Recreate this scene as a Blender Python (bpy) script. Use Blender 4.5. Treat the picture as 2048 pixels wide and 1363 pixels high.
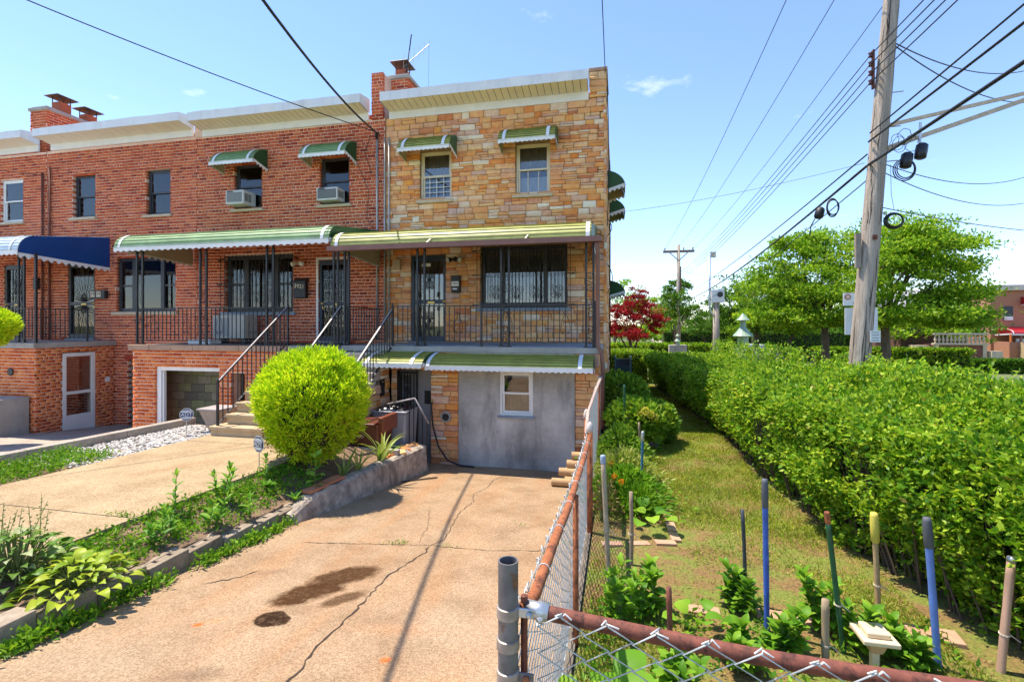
import bpy, math, random
import numpy as np
from mathutils import Vector, Matrix, noise

for _o in list(bpy.data.objects):
    bpy.data.objects.remove(_o, do_unlink=True)
scene = bpy.context.scene
COL = scene.collection
random.seed(11)
rng = np.random.default_rng(11)
R = math.radians

# ---------------------------------------------------------------- camera
CAM = Vector((0.0, 0.0, 2.15))
cd = bpy.data.cameras.new('camera')
cd.sensor_width = 36.0
cd.lens = 36.0 * 970.0 / 2048.0
cd.shift_y = -31.5 / 2048.0
cd.clip_start = 0.05
cd.clip_end = 2000.0
cam = bpy.data.objects.new('camera', cd)
cam.location = CAM
cam.rotation_euler = (R(90), 0, R(12.5))
COL.objects.link(cam)
scene.camera = cam

# ---------------------------------------------------------------- sky and sun
SUN_TO = Vector((-0.352, 0.08, 0.93)).normalized()      # towards the sun: high, from the left, a touch behind the fronts
world = bpy.data.worlds.new('World')
scene.world = world
world.use_nodes = True
_nt = world.node_tree
_nt.nodes.clear()
_sky = _nt.nodes.new('ShaderNodeTexSky')
_sky.sky_type = 'NISHITA'
_sky.sun_disc = False
_sky.sun_elevation = math.asin(SUN_TO.z)
_sky.sun_rotation = math.atan2(SUN_TO.x, SUN_TO.y)
_sky.altitude = 20.0
_sky.air_density = 1.0
_sky.dust_density = 0.0
_sky.ozone_density = 2.0
# a few small fair-weather clouds, spread evenly over the whole sky
_tc = _nt.nodes.new('ShaderNodeTexCoord')
_sep = _nt.nodes.new('ShaderNodeSeparateXYZ')
_nt.links.new(_tc.outputs['Generated'], _sep.inputs[0])
_mx = _nt.nodes.new('ShaderNodeMath'); _mx.operation = 'MAXIMUM'; _mx.inputs[1].default_value = 0.12
_nt.links.new(_sep.outputs['Z'], _mx.inputs[0])
_dv = _nt.nodes.new('ShaderNodeVectorMath'); _dv.operation = 'DIVIDE'
_nt.links.new(_tc.outputs['Generated'], _dv.inputs[0])
_cmb = _nt.nodes.new('ShaderNodeCombineXYZ')
for _k in range(3):
    _nt.links.new(_mx.outputs[0], _cmb.inputs[_k])
_nt.links.new(_cmb.outputs[0], _dv.inputs[1])
_n1 = _nt.nodes.new('ShaderNodeTexNoise'); _n1.inputs['Scale'].default_value = 2.1; _n1.inputs['Detail'].default_value = 7.0
_n1.inputs['Roughness'].default_value = 0.62
_nt.links.new(_dv.outputs[0], _n1.inputs['Vector'])
_cr = _nt.nodes.new('ShaderNodeValToRGB')
_cr.color_ramp.elements[0].position = 0.665; _cr.color_ramp.elements[0].color = (0, 0, 0, 1)
_cr.color_ramp.elements[1].position = 0.86; _cr.color_ramp.elements[1].color = (0.75, 0.75, 0.75, 1)
_nt.links.new(_n1.outputs['Fac'], _cr.inputs[0])
_mix = _nt.nodes.new('ShaderNodeMixRGB')
_nt.links.new(_cr.outputs[0], _mix.inputs[0])
_gam = _nt.nodes.new('ShaderNodeGamma'); _gam.inputs[1].default_value = 1.0
_nt.links.new(_sky.outputs[0], _gam.inputs[0])
_tint = _nt.nodes.new('ShaderNodeMixRGB'); _tint.blend_type = 'MULTIPLY'; _tint.inputs[0].default_value = 1.0
_tint.inputs[2].default_value = (0.93, 0.955, 1.06, 1)
_nt.links.new(_gam.outputs[0], _tint.inputs[1])
_nt.links.new(_tint.outputs[0], _mix.inputs[1])
_mix.inputs[2].default_value = (5.6, 5.8, 6.1, 1)
_bg = _nt.nodes.new('ShaderNodeBackground')
_bg.inputs['Strength'].default_value = 0.15
_nt.links.new(_mix.outputs[0], _bg.inputs[0])
_out = _nt.nodes.new('ShaderNodeOutputWorld')
_nt.links.new(_bg.outputs[0], _out.inputs[0])

_sl = bpy.data.lights.new('sun', 'SUN')
_sl.energy = 4.3
_sl.angle = R(0.5)
_sl.color = (1.0, 0.905, 0.76)
sun = bpy.data.objects.new('sun', _sl)
sun.rotation_euler = (-SUN_TO).to_track_quat('-Z', 'Y').to_euler()
sun.location = (-20, 4, 45)
COL.objects.link(sun)

scene.view_settings.view_transform = 'Standard'
scene.view_settings.look = 'None'
scene.view_settings.exposure = 0.95
scene.view_settings.gamma = 1.0
scene.view_settings.use_curve_mapping = False
scene.cycles.max_bounces = 6
scene.cycles.diffuse_bounces = 3
scene.cycles.glossy_bounces = 3
scene.cycles.transmission_bounces = 3
scene.cycles.transparent_max_bounces = 8
scene.cycles.caustics_reflective = False
scene.cycles.caustics_refractive = False
scene.cycles.use_adaptive_sampling = True
scene.cycles.adaptive_threshold = 0.03
scene.cycles.sample_clamp_indirect = 6.0
scene.cycles.use_denoising = True

# ---------------------------------------------------------------- helpers
WM = {}                                        # world translation of every parent


def _link(o, parent=None):
    COL.objects.link(o)
    if parent is not None:
        o.parent = parent
        o.matrix_parent_inverse = Matrix.Translation(-WM.get(parent.name, Vector((0, 0, 0))))
    return o


def tag(o, label, cat=None, group=None, kind=None):
    if label:
        o['label'] = label
    if cat:
        o['category'] = cat
    if group:
        o['group'] = group
    if kind:
        o['kind'] = kind
    return o


def thing(name, label, cat, loc=(0, 0, 0), group=None):
    o = bpy.data.objects.new(name, None)
    o.empty_display_size = 0.2
    o.location = loc
    COL.objects.link(o)
    WM[o.name] = Vector(loc)
    return tag(o, label, cat, group)


class MB:
    """Collects boxes, bars and tubes; build() links them as one mesh object."""

    def __init__(self):
        self.v, self.f, self.m = [], [], []

    def add(self, vs, fs, mi=0):
        b = len(self.v)
        self.v.extend([tuple(p) for p in vs])
        for f in fs:
            self.f.append(tuple(b + i for i in f))
            self.m.append(mi)
        return self

    def quad(self, a, b, c, d, mi=0):
        return self.add([a, b, c, d], [(0, 1, 2, 3)], mi)

    def box(self, x0, x1, y0, y1, z0, z1, mi=0):
        vs = [(x0, y0, z0), (x1, y0, z0), (x1, y1, z0), (x0, y1, z0), (x0, y0, z1), (x1, y0, z1), (x1, y1, z1), (x0, y1, z1)]
        return self.add(vs, [(0, 3, 2, 1), (4, 5, 6, 7), (0, 1, 5, 4), (1, 2, 6, 5), (2, 3, 7, 6), (3, 0, 4, 7)], mi)

    def bar(self, p0, p1, w, h, up=(0, 0, 1), mi=0):
        p0, p1 = Vector(p0), Vector(p1)
        d = (p1 - p0).normalized()
        u = Vector(up)
        if abs(d.dot(u)) > 0.98:
            u = Vector((0, 1, 0))
        s = d.cross(u).normalized() * (w / 2)
        t = s.cross(d).normalized() * (h / 2)
        vs = [p0 - s - t, p0 + s - t, p0 + s + t, p0 - s + t, p1 - s - t, p1 + s - t, p1 + s + t, p1 - s + t]
        return self.add(vs, [(3, 2, 1, 0), (4, 5, 6, 7), (0, 1, 5, 4), (1, 2, 6, 5), (2, 3, 7, 6), (3, 0, 4, 7)], mi)

    def tube(self, pts, r, n=6, caps=True, mi=0):
        pts = [Vector(p) for p in pts]
        k = len(pts)
        rs = r if isinstance(r, (list, tuple)) else [r] * k
        ref = None
        rings = []
        for i, p in enumerate(pts):
            d = (pts[min(i + 1, k - 1)] - pts[max(i - 1, 0)])
            if d.length < 1e-9:
                d = Vector((0, 0, 1))
            d.normalize()
            if ref is None:
                ref = Vector((0, 0, 1)) if abs(d.z) < 0.9 else Vector((1, 0, 0))
            s = d.cross(ref)
            if s.length < 1e-6:
                s = d.cross(Vector((0.3, 1, 0.2)))
            s.normalize()
            t = s.cross(d).normalized()
            ref = t
            rings.append([p + (s * math.cos(2 * math.pi * j / n) + t * math.sin(2 * math.pi * j / n)) * rs[i] for j in range(n)])
        vs = [q for ring in rings for q in ring]
        fs = []
        for i in range(k - 1):
            for j in range(n):
                a, b = i * n + j, i * n + (j + 1) % n
                fs.append((b, a, a + n, b + n))
        if caps:
            fs.append(tuple(range(n)))
            fs.append(tuple((k - 1) * n + j for j in reversed(range(n))))
        return self.add(vs, fs, mi)

    def lathe(self, c, prof, n=14, mi=0, axis=None):
        """prof: list of (radius, height) along axis (default +Z) from point c."""
        ax = Vector(axis or (0, 0, 1)).normalized()
        ref = Vector((1, 0, 0)) if abs(ax.x) < 0.9 else Vector((0, 1, 0))
        s = ax.cross(ref).normalized()
        t = ax.cross(s).normalized()
        c = Vector(c)
        vs, fs = [], []
        for (r, h) in prof:
            for j in range(n):
                a = 2 * math.pi * j / n
                vs.append(c + ax * h + (s * math.cos(a) + t * math.sin(a)) * max(r, 1e-4))
        for i in range(len(prof) - 1):
            for j in range(n):
                a, b = i * n + j, i * n + (j + 1) % n
                fs.append((a, b, b + n, a + n))
        fs.append(tuple(reversed(range(n))))
        fs.append(tuple((len(prof) - 1) * n + j for j in range(n)))
        return self.add(vs, fs, mi)

    def prism(self, poly, axis, a0, a1, mi=0):
        """poly: 2-D outline; axis 'x' -> (y,z) outline, 'y' -> (x,z), 'z' -> (x,y)."""
        def P(q, a):
            return {'x': (a, q[0], q[1]), 'y': (q[0], a, q[1]), 'z': (q[0], q[1], a)}[axis]
        n = len(poly)
        vs = [P(q, a0) for q in poly] + [P(q, a1) for q in poly]
        fs = [tuple(range(n)), tuple(n + i for i in reversed(range(n)))]
        for i in range(n):
            j = (i + 1) % n
            fs.append((j, i, i + n, j + n))
        return self.add(vs, fs, mi)

    def mesh(self, name, mats, smooth=False):
        me = bpy.data.meshes.new(name)
        me.from_pydata(self.v, [], self.f)
        ms = mats if isinstance(mats, (list, tuple)) else [mats]
        for m in ms:
            me.materials.append(m)
        if len(ms) > 1:
            me.polygons.foreach_set('material_index', self.m)
        if smooth:
            me.polygons.foreach_set('use_smooth', [True] * len(self.f))
        me.update()
        return me

    def build(self, name, mats, parent=None, label=None, cat=None, group=None, kind=None, smooth=False, bevel=0):
        o = bpy.data.objects.new(name, self.mesh(name, mats, smooth))
        _link(o, parent)
        if bevel:
            b = o.modifiers.new('edge', 'BEVEL')
            b.width = bevel
            b.segments = 2
            b.limit_method = 'ANGLE'
            b.angle_limit = R(40)
        return tag(o, label, cat, group, kind)


def np_mesh(name, verts, faces, mat, smooth=False):
    """verts (n,3) float, faces (m,k) int -- quick big meshes."""
    me = bpy.data.meshes.new(name)
    n, m, k = len(verts), len(faces), faces.shape[1]
    me.vertices.add(n)
    me.vertices.foreach_set('co', np.ascontiguousarray(verts, dtype=np.float32).ravel())
    me.loops.add(m * k)
    me.loops.foreach_set('vertex_index', np.ascontiguousarray(faces, dtype=np.int32).ravel())
    me.polygons.add(m)
    me.polygons.foreach_set('loop_start', np.arange(0, m * k, k, dtype=np.int32))
    me.polygons.foreach_set('loop_total', np.full(m, k, dtype=np.int32))
    if smooth:
        me.polygons.foreach_set('use_smooth', np.ones(m, dtype=bool))
    me.materials.append(mat)
    me.update(calc_edges=True)
    me.validate()
    return me


def np_obj(name, verts, faces, mat, parent=None, label=None, cat=None, group=None, kind=None, smooth=False):
    o = bpy.data.objects.new(name, np_mesh(name, verts, faces, mat, smooth))
    _link(o, parent)
    return tag(o, label, cat, group, kind)


def mesh_arrays(me):
    v = np.empty(len(me.vertices) * 3, dtype=np.float32)
    me.vertices.foreach_get('co', v)
    me.calc_loop_triangles()
    t = np.empty(len(me.loop_triangles) * 3, dtype=np.int32)
    me.loop_triangles.foreach_get('vertices', t)
    return v.reshape(-1, 3), t.reshape(-1, 3)


def pieces(parent, name, protos, items, mat, limit=300):
    """items: (proto index, location, scale[, euler]). The nearest `limit` are objects of their own, the rest one part."""
    items = sorted(items, key=lambda it: (Vector(it[1]) - CAM).length)
    for it in items[:limit]:
        o = bpy.data.objects.new(name, protos[it[0]])
        o.location = it[1]
        o.scale = it[2]
        if len(it) > 3:
            o.rotation_euler = it[3]
        _link(o, parent)
    rest = items[limit:]
    if rest:
        arr = [mesh_arrays(p) for p in protos]
        V, F, b = [], [], 0
        for it in rest:
            v, t = arr[it[0]]
            w = v * np.array(it[2], dtype=np.float32)
            if len(it) > 3:
                from mathutils import Euler
                w = w @ np.array(Euler(it[3]).to_matrix()).T
            w = w + np.array(it[1], dtype=np.float32)
            V.append(w)
            F.append(t + b)
            b += len(v)
        np_obj(name + '_field', np.concatenate(V), np.concatenate(F), mat, parent, kind='stuff')
# ---------------------------------------------------------------- materials
def _n(nt, t, **kw):
    n = nt.nodes.new(t)
    for k, v in kw.items():
        setattr(n, k, v)
    return n


def _new(name):
    m = bpy.data.materials.new(name)
    m.use_nodes = True
    nt = m.node_tree
    b = nt.nodes['Principled BSDF']
    return m, nt, b


def _pos(nt):
    return _n(nt, 'ShaderNodeNewGeometry').outputs['Position']


def _noise(nt, vec, scale, detail=4, rough=0.55, dist=0.0):
    t = _n(nt, 'ShaderNodeTexNoise')
    t.inputs['Scale'].default_value = scale
    t.inputs['Detail'].default_value = detail
    t.inputs['Roughness'].default_value = rough
    t.inputs['Distortion'].default_value = dist
    nt.links.new(vec, t.inputs['Vector'])
    return t.outputs['Fac']


def _ramp(nt, fac, stops, const=False):
    r = _n(nt, 'ShaderNodeValToRGB')
    if const:
        r.color_ramp.interpolation = 'CONSTANT'
    e = r.color_ramp.elements
    while len(e) < len(stops):
        e.new(0.5)
    for i, (p, c) in enumerate(stops):
        e[i].position = p
        e[i].color = tuple(c) + (1,) if len(c) == 3 else c
    nt.links.new(fac, r.inputs[0])
    return r.outputs[0]


def _mixc(nt, fac, a, b, mode='MIX'):
    m = _n(nt, 'ShaderNodeMixRGB', blend_type=mode)
    for i, x in ((0, fac), (1, a), (2, b)):
        if isinstance(x, (int, float)):
            m.inputs[i].default_value = x
        elif isinstance(x, (tuple, list)):
            m.inputs[i].default_value = tuple(x) + (1,) if len(x) == 3 else x
        else:
            nt.links.new(x, m.inputs[i])
    return m.outputs[0]


def _math(nt, op, a, b=0.0, clamp=False):
    m = _n(nt, 'ShaderNodeMath', operation=op, use_clamp=clamp)
    for i, x in ((0, a), (1, b)):
        if isinstance(x, (int, float)):
            m.inputs[i].default_value = x
        else:
            nt.links.new(x, m.inputs[i])
    return m.outputs[0]


def _bump(nt, b, h, strength=0.3, dist=0.01):
    n = _n(nt, 'ShaderNodeBump')
    n.inputs['Strength'].default_value = strength
    n.inputs['Distance'].default_value = dist
    nt.links.new(h, n.inputs['Height'])
    nt.links.new(n.outputs[0], b.inputs['Normal'])


def _scaled(nt, vec, s):
    m = _n(nt, 'ShaderNodeVectorMath', operation='MULTIPLY')
    nt.links.new(vec, m.inputs[0])
    m.inputs[1].default_value = s
    return m.outputs[0]


def mul(c, k):
    return tuple(min(1.0, x * k) for x in c)


def plain(name, col, rough=0.6, var=0.18, scale=5.0, bump=0.0, bscale=60, bdist=0.004, metal=0.0, spec=0.5, col2=None, stretch=None, grime=0.0):
    """paint, metal, concrete ...: base colour broken up by two sizes of noise."""
    m, nt, b = _new(name)
    p = _pos(nt)
    if stretch:
        p = _scaled(nt, p, stretch)
    f = _noise(nt, p, scale, 6, 0.6)
    c = _ramp(nt, f, [(0.3, mul(col, 1 - var)), (0.7, col2 or mul(col, 1 + var))])
    f2 = _noise(nt, p, scale * 9, 3)
    c = _mixc(nt, var * 0.8, c, _ramp(nt, f2, [(0.3, (0.35, 0.35, 0.35)), (0.7, (0.65, 0.65, 0.65))]), 'OVERLAY')
    if grime:
        f3 = _noise(nt, _scaled(nt, p, (2.2, 2.2, 0.5)), 1.3, 6, 0.65)
        c = _mixc(nt, _ramp(nt, f3, [(0.5, (0, 0, 0)), (0.72, (grime,) * 3)]), c, mul(col, 0.35))
    nt.links.new(c, b.inputs['Base Color'])
    b.inputs['Roughness'].default_value = rough
    b.inputs['Metallic'].default_value = metal
    b.inputs['Specular IOR Level'].default_value = spec
    if bump:
        _bump(nt, b, _noise(nt, p, bscale, 4, 0.6), bump, bdist)
    return m


def piece_mat(name, stops, rough=0.85, speck=0.35, bump=0.4, bscale=55, tint=None):
    """bricks and stones: one colour for each piece, mottled and rough."""
    m, nt, b = _new(name)
    g = _n(nt, 'ShaderNodeNewGeometry')
    oi = _n(nt, 'ShaderNodeObjectInfo')
    s = _math(nt, 'FRACT', _math(nt, 'ADD', g.outputs['Random Per Island'], oi.outputs['Random']))
    c = _ramp(nt, s, stops)
    p = g.outputs['Position']
    f = _noise(nt, p, 14, 6, 0.7)
    c = _mixc(nt, speck, c, _ramp(nt, f, [(0.32, (0.22, 0.22, 0.22)), (0.68, (0.78, 0.78, 0.78))]), 'OVERLAY')
    big = _noise(nt, p, 0.55, 4, 0.6)
    c = _mixc(nt, 0.30, c, _ramp(nt, big, [(0.35, (0.36, 0.36, 0.40)), (0.65, (0.64, 0.63, 0.60))]), 'OVERLAY')
    nt.links.new(c, b.inputs['Base Color'])
    b.inputs['Roughness'].default_value = rough
    b.inputs['Specular IOR Level'].default_value = 0.12
    _bump(nt, b, _noise(nt, p, bscale, 5, 0.7), bump, 0.006)
    return m


def leaf_mat(name, stops, trans=0.35, rough=0.45, spec=0.16):
    """leaves: colour by leaf, some light passing through."""
    m, nt, b = _new(name)
    g = _n(nt, 'ShaderNodeNewGeometry')
    oi = _n(nt, 'ShaderNodeObjectInfo')
    s = _math(nt, 'FRACT', _math(nt, 'ADD', g.outputs['Random Per Island'], oi.outputs['Random']))
    c = _ramp(nt, s, stops)
    f = _noise(nt, g.outputs['Position'], 1.6, 3)
    c = _mixc(nt, 0.5, c, _ramp(nt, f, [(0.35, (0.30, 0.34, 0.30)), (0.65, (0.68, 0.66, 0.6))]), 'OVERLAY')
    nt.links.new(c, b.inputs['Base Color'])
    b.inputs['Roughness'].default_value = rough
    b.inputs['Specular IOR Level'].default_value = spec
    t = _n(nt, 'ShaderNodeBsdfTranslucent')
    nt.links.new(_mixc(nt, 0.6, c, (1.0, 0.95, 0.25), 'MULTIPLY'), t.inputs['Color'])
    mx = _n(nt, 'ShaderNodeMixShader')
    mx.inputs[0].default_value = trans
    nt.links.new(b.outputs[0], mx.inputs[1])
    nt.links.new(t.outputs[0], mx.inputs[2])
    nt.links.new(mx.outputs[0], nt.nodes['Material Output'].inputs['Surface'])
    return m


def glass_mat(name, tint=(0.95, 0.97, 0.97), refl=1.0):
    m, nt, b = _new(name)
    nt.nodes.remove(b)
    tr = _n(nt, 'ShaderNodeBsdfTransparent')
    tr.inputs['Color'].default_value = tint + (1,)
    gl = _n(nt, 'ShaderNodeBsdfGlossy')
    gl.inputs['Roughness'].default_value = 0.02
    fr = _n(nt, 'ShaderNodeFresnel')
    fr.inputs['IOR'].default_value = 1.9
    mx = _n(nt, 'ShaderNodeMixShader')
    nt.links.new(_math(nt, 'MULTIPLY', fr.outputs[0], refl, True), mx.inputs[0])
    nt.links.new(tr.outputs[0], mx.inputs[1])
    nt.links.new(gl.outputs[0], mx.inputs[2])
    nt.links.new(mx.outputs[0], nt.nodes['Material Output'].inputs['Surface'])
    return m


M = {}
M['brick'] = piece_mat('red_brick', [(0.0, (0.32, 0.055, 0.032)), (0.2, (0.50, 0.095, 0.040)), (0.5, (0.58, 0.120, 0.046)), (0.8, (0.66, 0.170, 0.060)), (1.0, (0.52, 0.130, 0.075))])
M['brick_orange_bounce'] = piece_mat('bounce_orange_brick', [(0.0, (0.52, 0.095, 0.030)), (0.5, (0.70, 0.17, 0.045)), (1.0, (0.78, 0.25, 0.075))])  # orange copy of the red brick: light bounced off the ground is in its colour
M['mortar'] = plain('mortar', (0.80, 0.54, 0.40), 0.95, 0.14, 2.5, 0.3, 90)
M['stone'] = piece_mat('veneer_stone', [(0.0, (0.84, 0.33, 0.07)), (0.12, (0.84, 0.49, 0.24)), (0.24, (0.78, 0.25, 0.055)), (0.36, (0.85, 0.53, 0.28)), (0.47, (0.80, 0.40, 0.16)),
                                       (0.57, (0.62, 0.21, 0.09)), (0.68, (0.86, 0.74, 0.56)), (0.80, (0.80, 0.40, 0.19)), (0.9, (0.64, 0.43, 0.35)), (1.0, (0.84, 0.36, 0.10))], 0.85, 0.42, 0.7, 30)
M['stone_mortar'] = plain('stone_mortar', (0.30, 0.18, 0.09), 0.95, 0.2, 4, 0.3, 80)
M['concrete'] = plain('grey_concrete', (0.38, 0.35, 0.31), 0.9, 0.16, 2.0, 0.35, 70, grime=0.35)
M['stucco'] = plain('grey_stucco', (0.47, 0.44, 0.40), 0.92, 0.30, 1.4, 0.35, 30, 0.008, grime=0.75)
M['brownstone'] = plain('brown_coping', (0.42, 0.26, 0.17), 0.85, 0.16, 3, 0.3, 60)
M['limestone'] = plain('pale_sill_stone', (0.55, 0.44, 0.30), 0.85, 0.14, 4, 0.3, 60)
M['bluestone'] = plain('blue_grey_sill', (0.24, 0.29, 0.34), 0.75, 0.14, 4, 0.2, 60)
M['white_metal'] = plain('white_sheet_metal', (0.78, 0.78, 0.77), 0.45, 0.06, 1.5, 0.25, 3.0, 0.02, grime=0.25)
M['white_paint'] = plain('white_paint', (0.80, 0.79, 0.76), 0.5, 0.06, 3)
M['cream'] = plain('cream_vinyl', (0.74, 0.66, 0.52), 0.55, 0.06, 3)
M['dark_frame'] = plain('dark_bronze_frame', (0.045, 0.047, 0.055), 0.45, 0.15, 5)
M['navy'] = plain('navy_painted_steel', (0.028, 0.042, 0.072), 0.4, 0.15, 5)
M['iron'] = plain('black_iron', (0.020, 0.020, 0.022), 0.45, 0.25, 8)
M['bare_rail'] = plain('worn_grey_rail', (0.30, 0.28, 0.28), 0.5, 0.35, 14, metal=0.2)
M['galv'] = plain('galvanised_steel', (0.50, 0.51, 0.52), 0.42, 0.18, 18, metal=0.75)
M['galv_post'] = plain('weathered_steel_post', (0.22, 0.20, 0.19), 0.5, 0.35, 12, metal=0.45, stretch=(1, 1, 0.35), grime=0.5)
M['rust'] = plain('rusty_steel', (0.28, 0.085, 0.03), 0.8, 0.35, 16, 0.3, 80, col2=(0.40, 0.15, 0.06))
M['rust_dark'] = plain('dark_rusty_steel', (0.15, 0.045, 0.030), 0.7, 0.3, 20, 0.2, 80, col2=(0.24, 0.08, 0.05))
M['wire'] = plain('chain_link_wire', (0.60, 0.63, 0.62), 0.45, 0.2, 30, metal=0.15)
M['cable'] = plain('black_cable', (0.012, 0.012, 0.014), 0.55, 0.2, 10)
M['conduit'] = plain('grey_conduit', (0.40, 0.38, 0.36), 0.5, 0.2, 10, metal=0.3)
M['gutter'] = plain('brown_gutter', (0.22, 0.10, 0.075), 0.5, 0.15, 4)
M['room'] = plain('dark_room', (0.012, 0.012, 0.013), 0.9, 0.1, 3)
M['shade_fabric'] = plain('window_shade', (0.36, 0.32, 0.25), 0.9, 0.1, 6)
M['curtain'] = plain('pale_curtain', (0.62, 0.66, 0.74), 0.9, 0.2, 9, stretch=(6, 6, 0.4))
M['blind'] = plain('tan_blind', (0.66, 0.58, 0.36), 0.7, 0.06, 5)
M['glass'] = glass_mat('window_glass')
M['glass_low'] = glass_mat('storm_glass', (0.96, 0.97, 0.96), .35)
M['block'] = piece_mat('mossy_block', [(0.0, (0.16, 0.15, 0.11)), (0.4, (0.24, 0.22, 0.16)), (0.75, (0.20, 0.21, 0.10)), (1.0, (0.13, 0.12, 0.10))])
M['terracotta'] = plain('tan_clay_pipe', (0.47, 0.29, 0.14), 0.85, 0.14, 8, 0.2, 60)
M['flue'] = plain('red_clay_flue', (0.42, 0.11, 0.05), 0.85, 0.2, 6)
M['tar'] = plain('black_roof_metal', (0.05, 0.05, 0.055), 0.6, 0.3, 5)
M['soil'] = plain('garden_soil', (0.17, 0.105, 0.065), 0.98, 0.4, 3.5, 0.8, 25, 0.03, col2=(0.30, 0.19, 0.11))
M['bin_brown'] = plain('brown_plastic', (0.12, 0.035, 0.018), 0.35, 0.12, 5)
M['bin_grey'] = plain('grey_plastic', (0.33, 0.33, 0.35), 0.45, 0.1, 5)
M['bag'] = plain('black_bin_bag', (0.02, 0.02, 0.025), 0.22, 0.2, 9)
M['ac_grey'] = plain('grey_grille', (0.33, 0.33, 0.32), 0.6, 0.08, 20)
M['ac_dark'] = plain('dark_grille', (0.05, 0.055, 0.06), 0.5, 0.1, 20)
M['blue_paint'] = plain('blue_pole_paint', (0.045, 0.115, 0.42), 0.4, 0.12, 14)
M['grip'] = plain('grey_grip', (0.08, 0.085, 0.10), 0.6, 0.15, 14)
M['green_paint'] = plain('green_stake_paint', (0.012, 0.085, 0.035), 0.4, 0.15, 14)
M['wood_stake'] = plain('weathered_stick', (0.30, 0.22, 0.14), 0.85, 0.22, 20, 0.3, 90, stretch=(1, 1, 0.2))
M['wood_pink'] = plain('broom_handle', (0.44, 0.27, 0.19), 0.7, 0.18, 20, stretch=(1, 1, 0.2))
M['yellow_grip'] = plain('yellow_grip', (0.60, 0.50, 0.08), 0.55, 0.12, 14)
M['sign_blue'] = plain('sign_blue', (0.030, 0.055, 0.17), 0.5, 0.08, 8)
M['solar'] = plain('cream_plastic', (0.72, 0.56, 0.36), 0.45, 0.06, 8)
M['brass'] = plain('brass', (0.55, 0.36, 0.10), 0.3, 0.1, 10, metal=0.8)


def rust_patch_mat(name, base, rust, thr=0.52, rough=0.55, metal=0.3, scale=14):
    """bare or painted metal with rust breaking through"""
    m, nt, b = _new(name)
    p = _pos(nt)
    c = _ramp(nt, _noise(nt, p, scale, 6, 0.65), [(0.3, mul(base, .65)), (0.7, mul(base, 1.3))])
    f = _noise(nt, _scaled(nt, p, (1, 1, .45)), scale * .9, 8, 0.72)
    k = _ramp(nt, f, [(thr, (0, 0, 0)), (thr + .08, (1, 1, 1))])
    c = _mixc(nt, k, c, _ramp(nt, _noise(nt, p, 60, 3), [(0.3, mul(rust, .5)), (0.7, mul(rust, 1.3))]))
    nt.links.new(c, b.inputs['Base Color'])
    b.inputs['Roughness'].default_value = rough
    b.inputs['Metallic'].default_value = metal
    _bump(nt, b, _noise(nt, p, 90, 4, .7), .35, .003)
    return m


M['galv_post'] = rust_patch_mat('weathered_steel_post', (0.17, 0.16, 0.16), (0.20, 0.09, 0.04), .55)
M['blue_paint'] = rust_patch_mat('blue_pole_paint', (0.040, 0.105, 0.42), (0.25, 0.25, 0.26), .66, .45, 0.0, 18)
M['green_paint'] = rust_patch_mat('green_stake_paint', (0.012, 0.085, 0.035), (0.16, 0.06, 0.03), .60, .45, 0.0, 18)
M['rust'] = rust_patch_mat('rusty_steel', (0.34, 0.105, 0.035), (0.16, 0.05, 0.02), .50, .85, 0.0, 20)
M['rust_dark'] = rust_patch_mat('dark_rusty_steel', (0.19, 0.055, 0.032), (0.10, 0.03, 0.018), .50, .75, 0.0, 26)
# ---------------------------------------------------------------- setting: ground, driveway, walk, road
def drive_z(y):
    return 0.25 - 0.10 * y


def walk_z(y):
    return 0.29 - 0.02 * y


def apron_z(y):
    return 0.20 - 0.085 * y


def bed_z(x, y):
    """soil of the strip between the walk and the block kerb"""
    t = min(1.0, max(0.0, (x + 4.75) / 0.75))
    hi = walk_z(y) - 0.05
    lo = drive_z(y) + 0.13 if y < 5.2 else max(-0.12, drive_z(y) + 0.13)
    return hi * (1 - t) + lo * t


def sheet(name, x0, x1, y0, y1, zf, mat, nx=8, ny=24, thick=0.12, rough=0.0, parent=None, kind='structure', label=None):
    xs = np.linspace(x0, x1, nx + 1)
    ys = np.linspace(y0, y1, ny + 1)
    V = []
    for y in ys:
        for x in xs:
            z = zf(x, y) + (rough * noise.noise(Vector((x * 1.7, y * 1.7, 3.1))) if rough else 0)
            V.append((x, y, z))
    F = []
    w = nx + 1
    for j in range(ny):
        for i in range(nx):
            a = j * w + i
            F.append((a, a + 1, a + w + 1, a + w))
    mb = MB()
    mb.add(V, F)
    if thick:                                     # skirt
        edge = [i for i in range(w)] + [j * w + nx for j in range(1, ny + 1)] + [ny * w + i for i in range(nx - 1, -1, -1)] + [j * w for j in range(ny - 1, 0, -1)]
        b = len(mb.v)
        for e in edge:
            p = V[e]
            mb.v.append((p[0], p[1], p[2] - thick))
        n = len(edge)
        for k in range(n):
            k2 = (k + 1) % n
            mb.f.append((edge[k2], edge[k], b + k, b + k2))
            mb.m.append(0)
    return mb.build(name, mat, parent, label=label, kind=kind, smooth=False)


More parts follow.
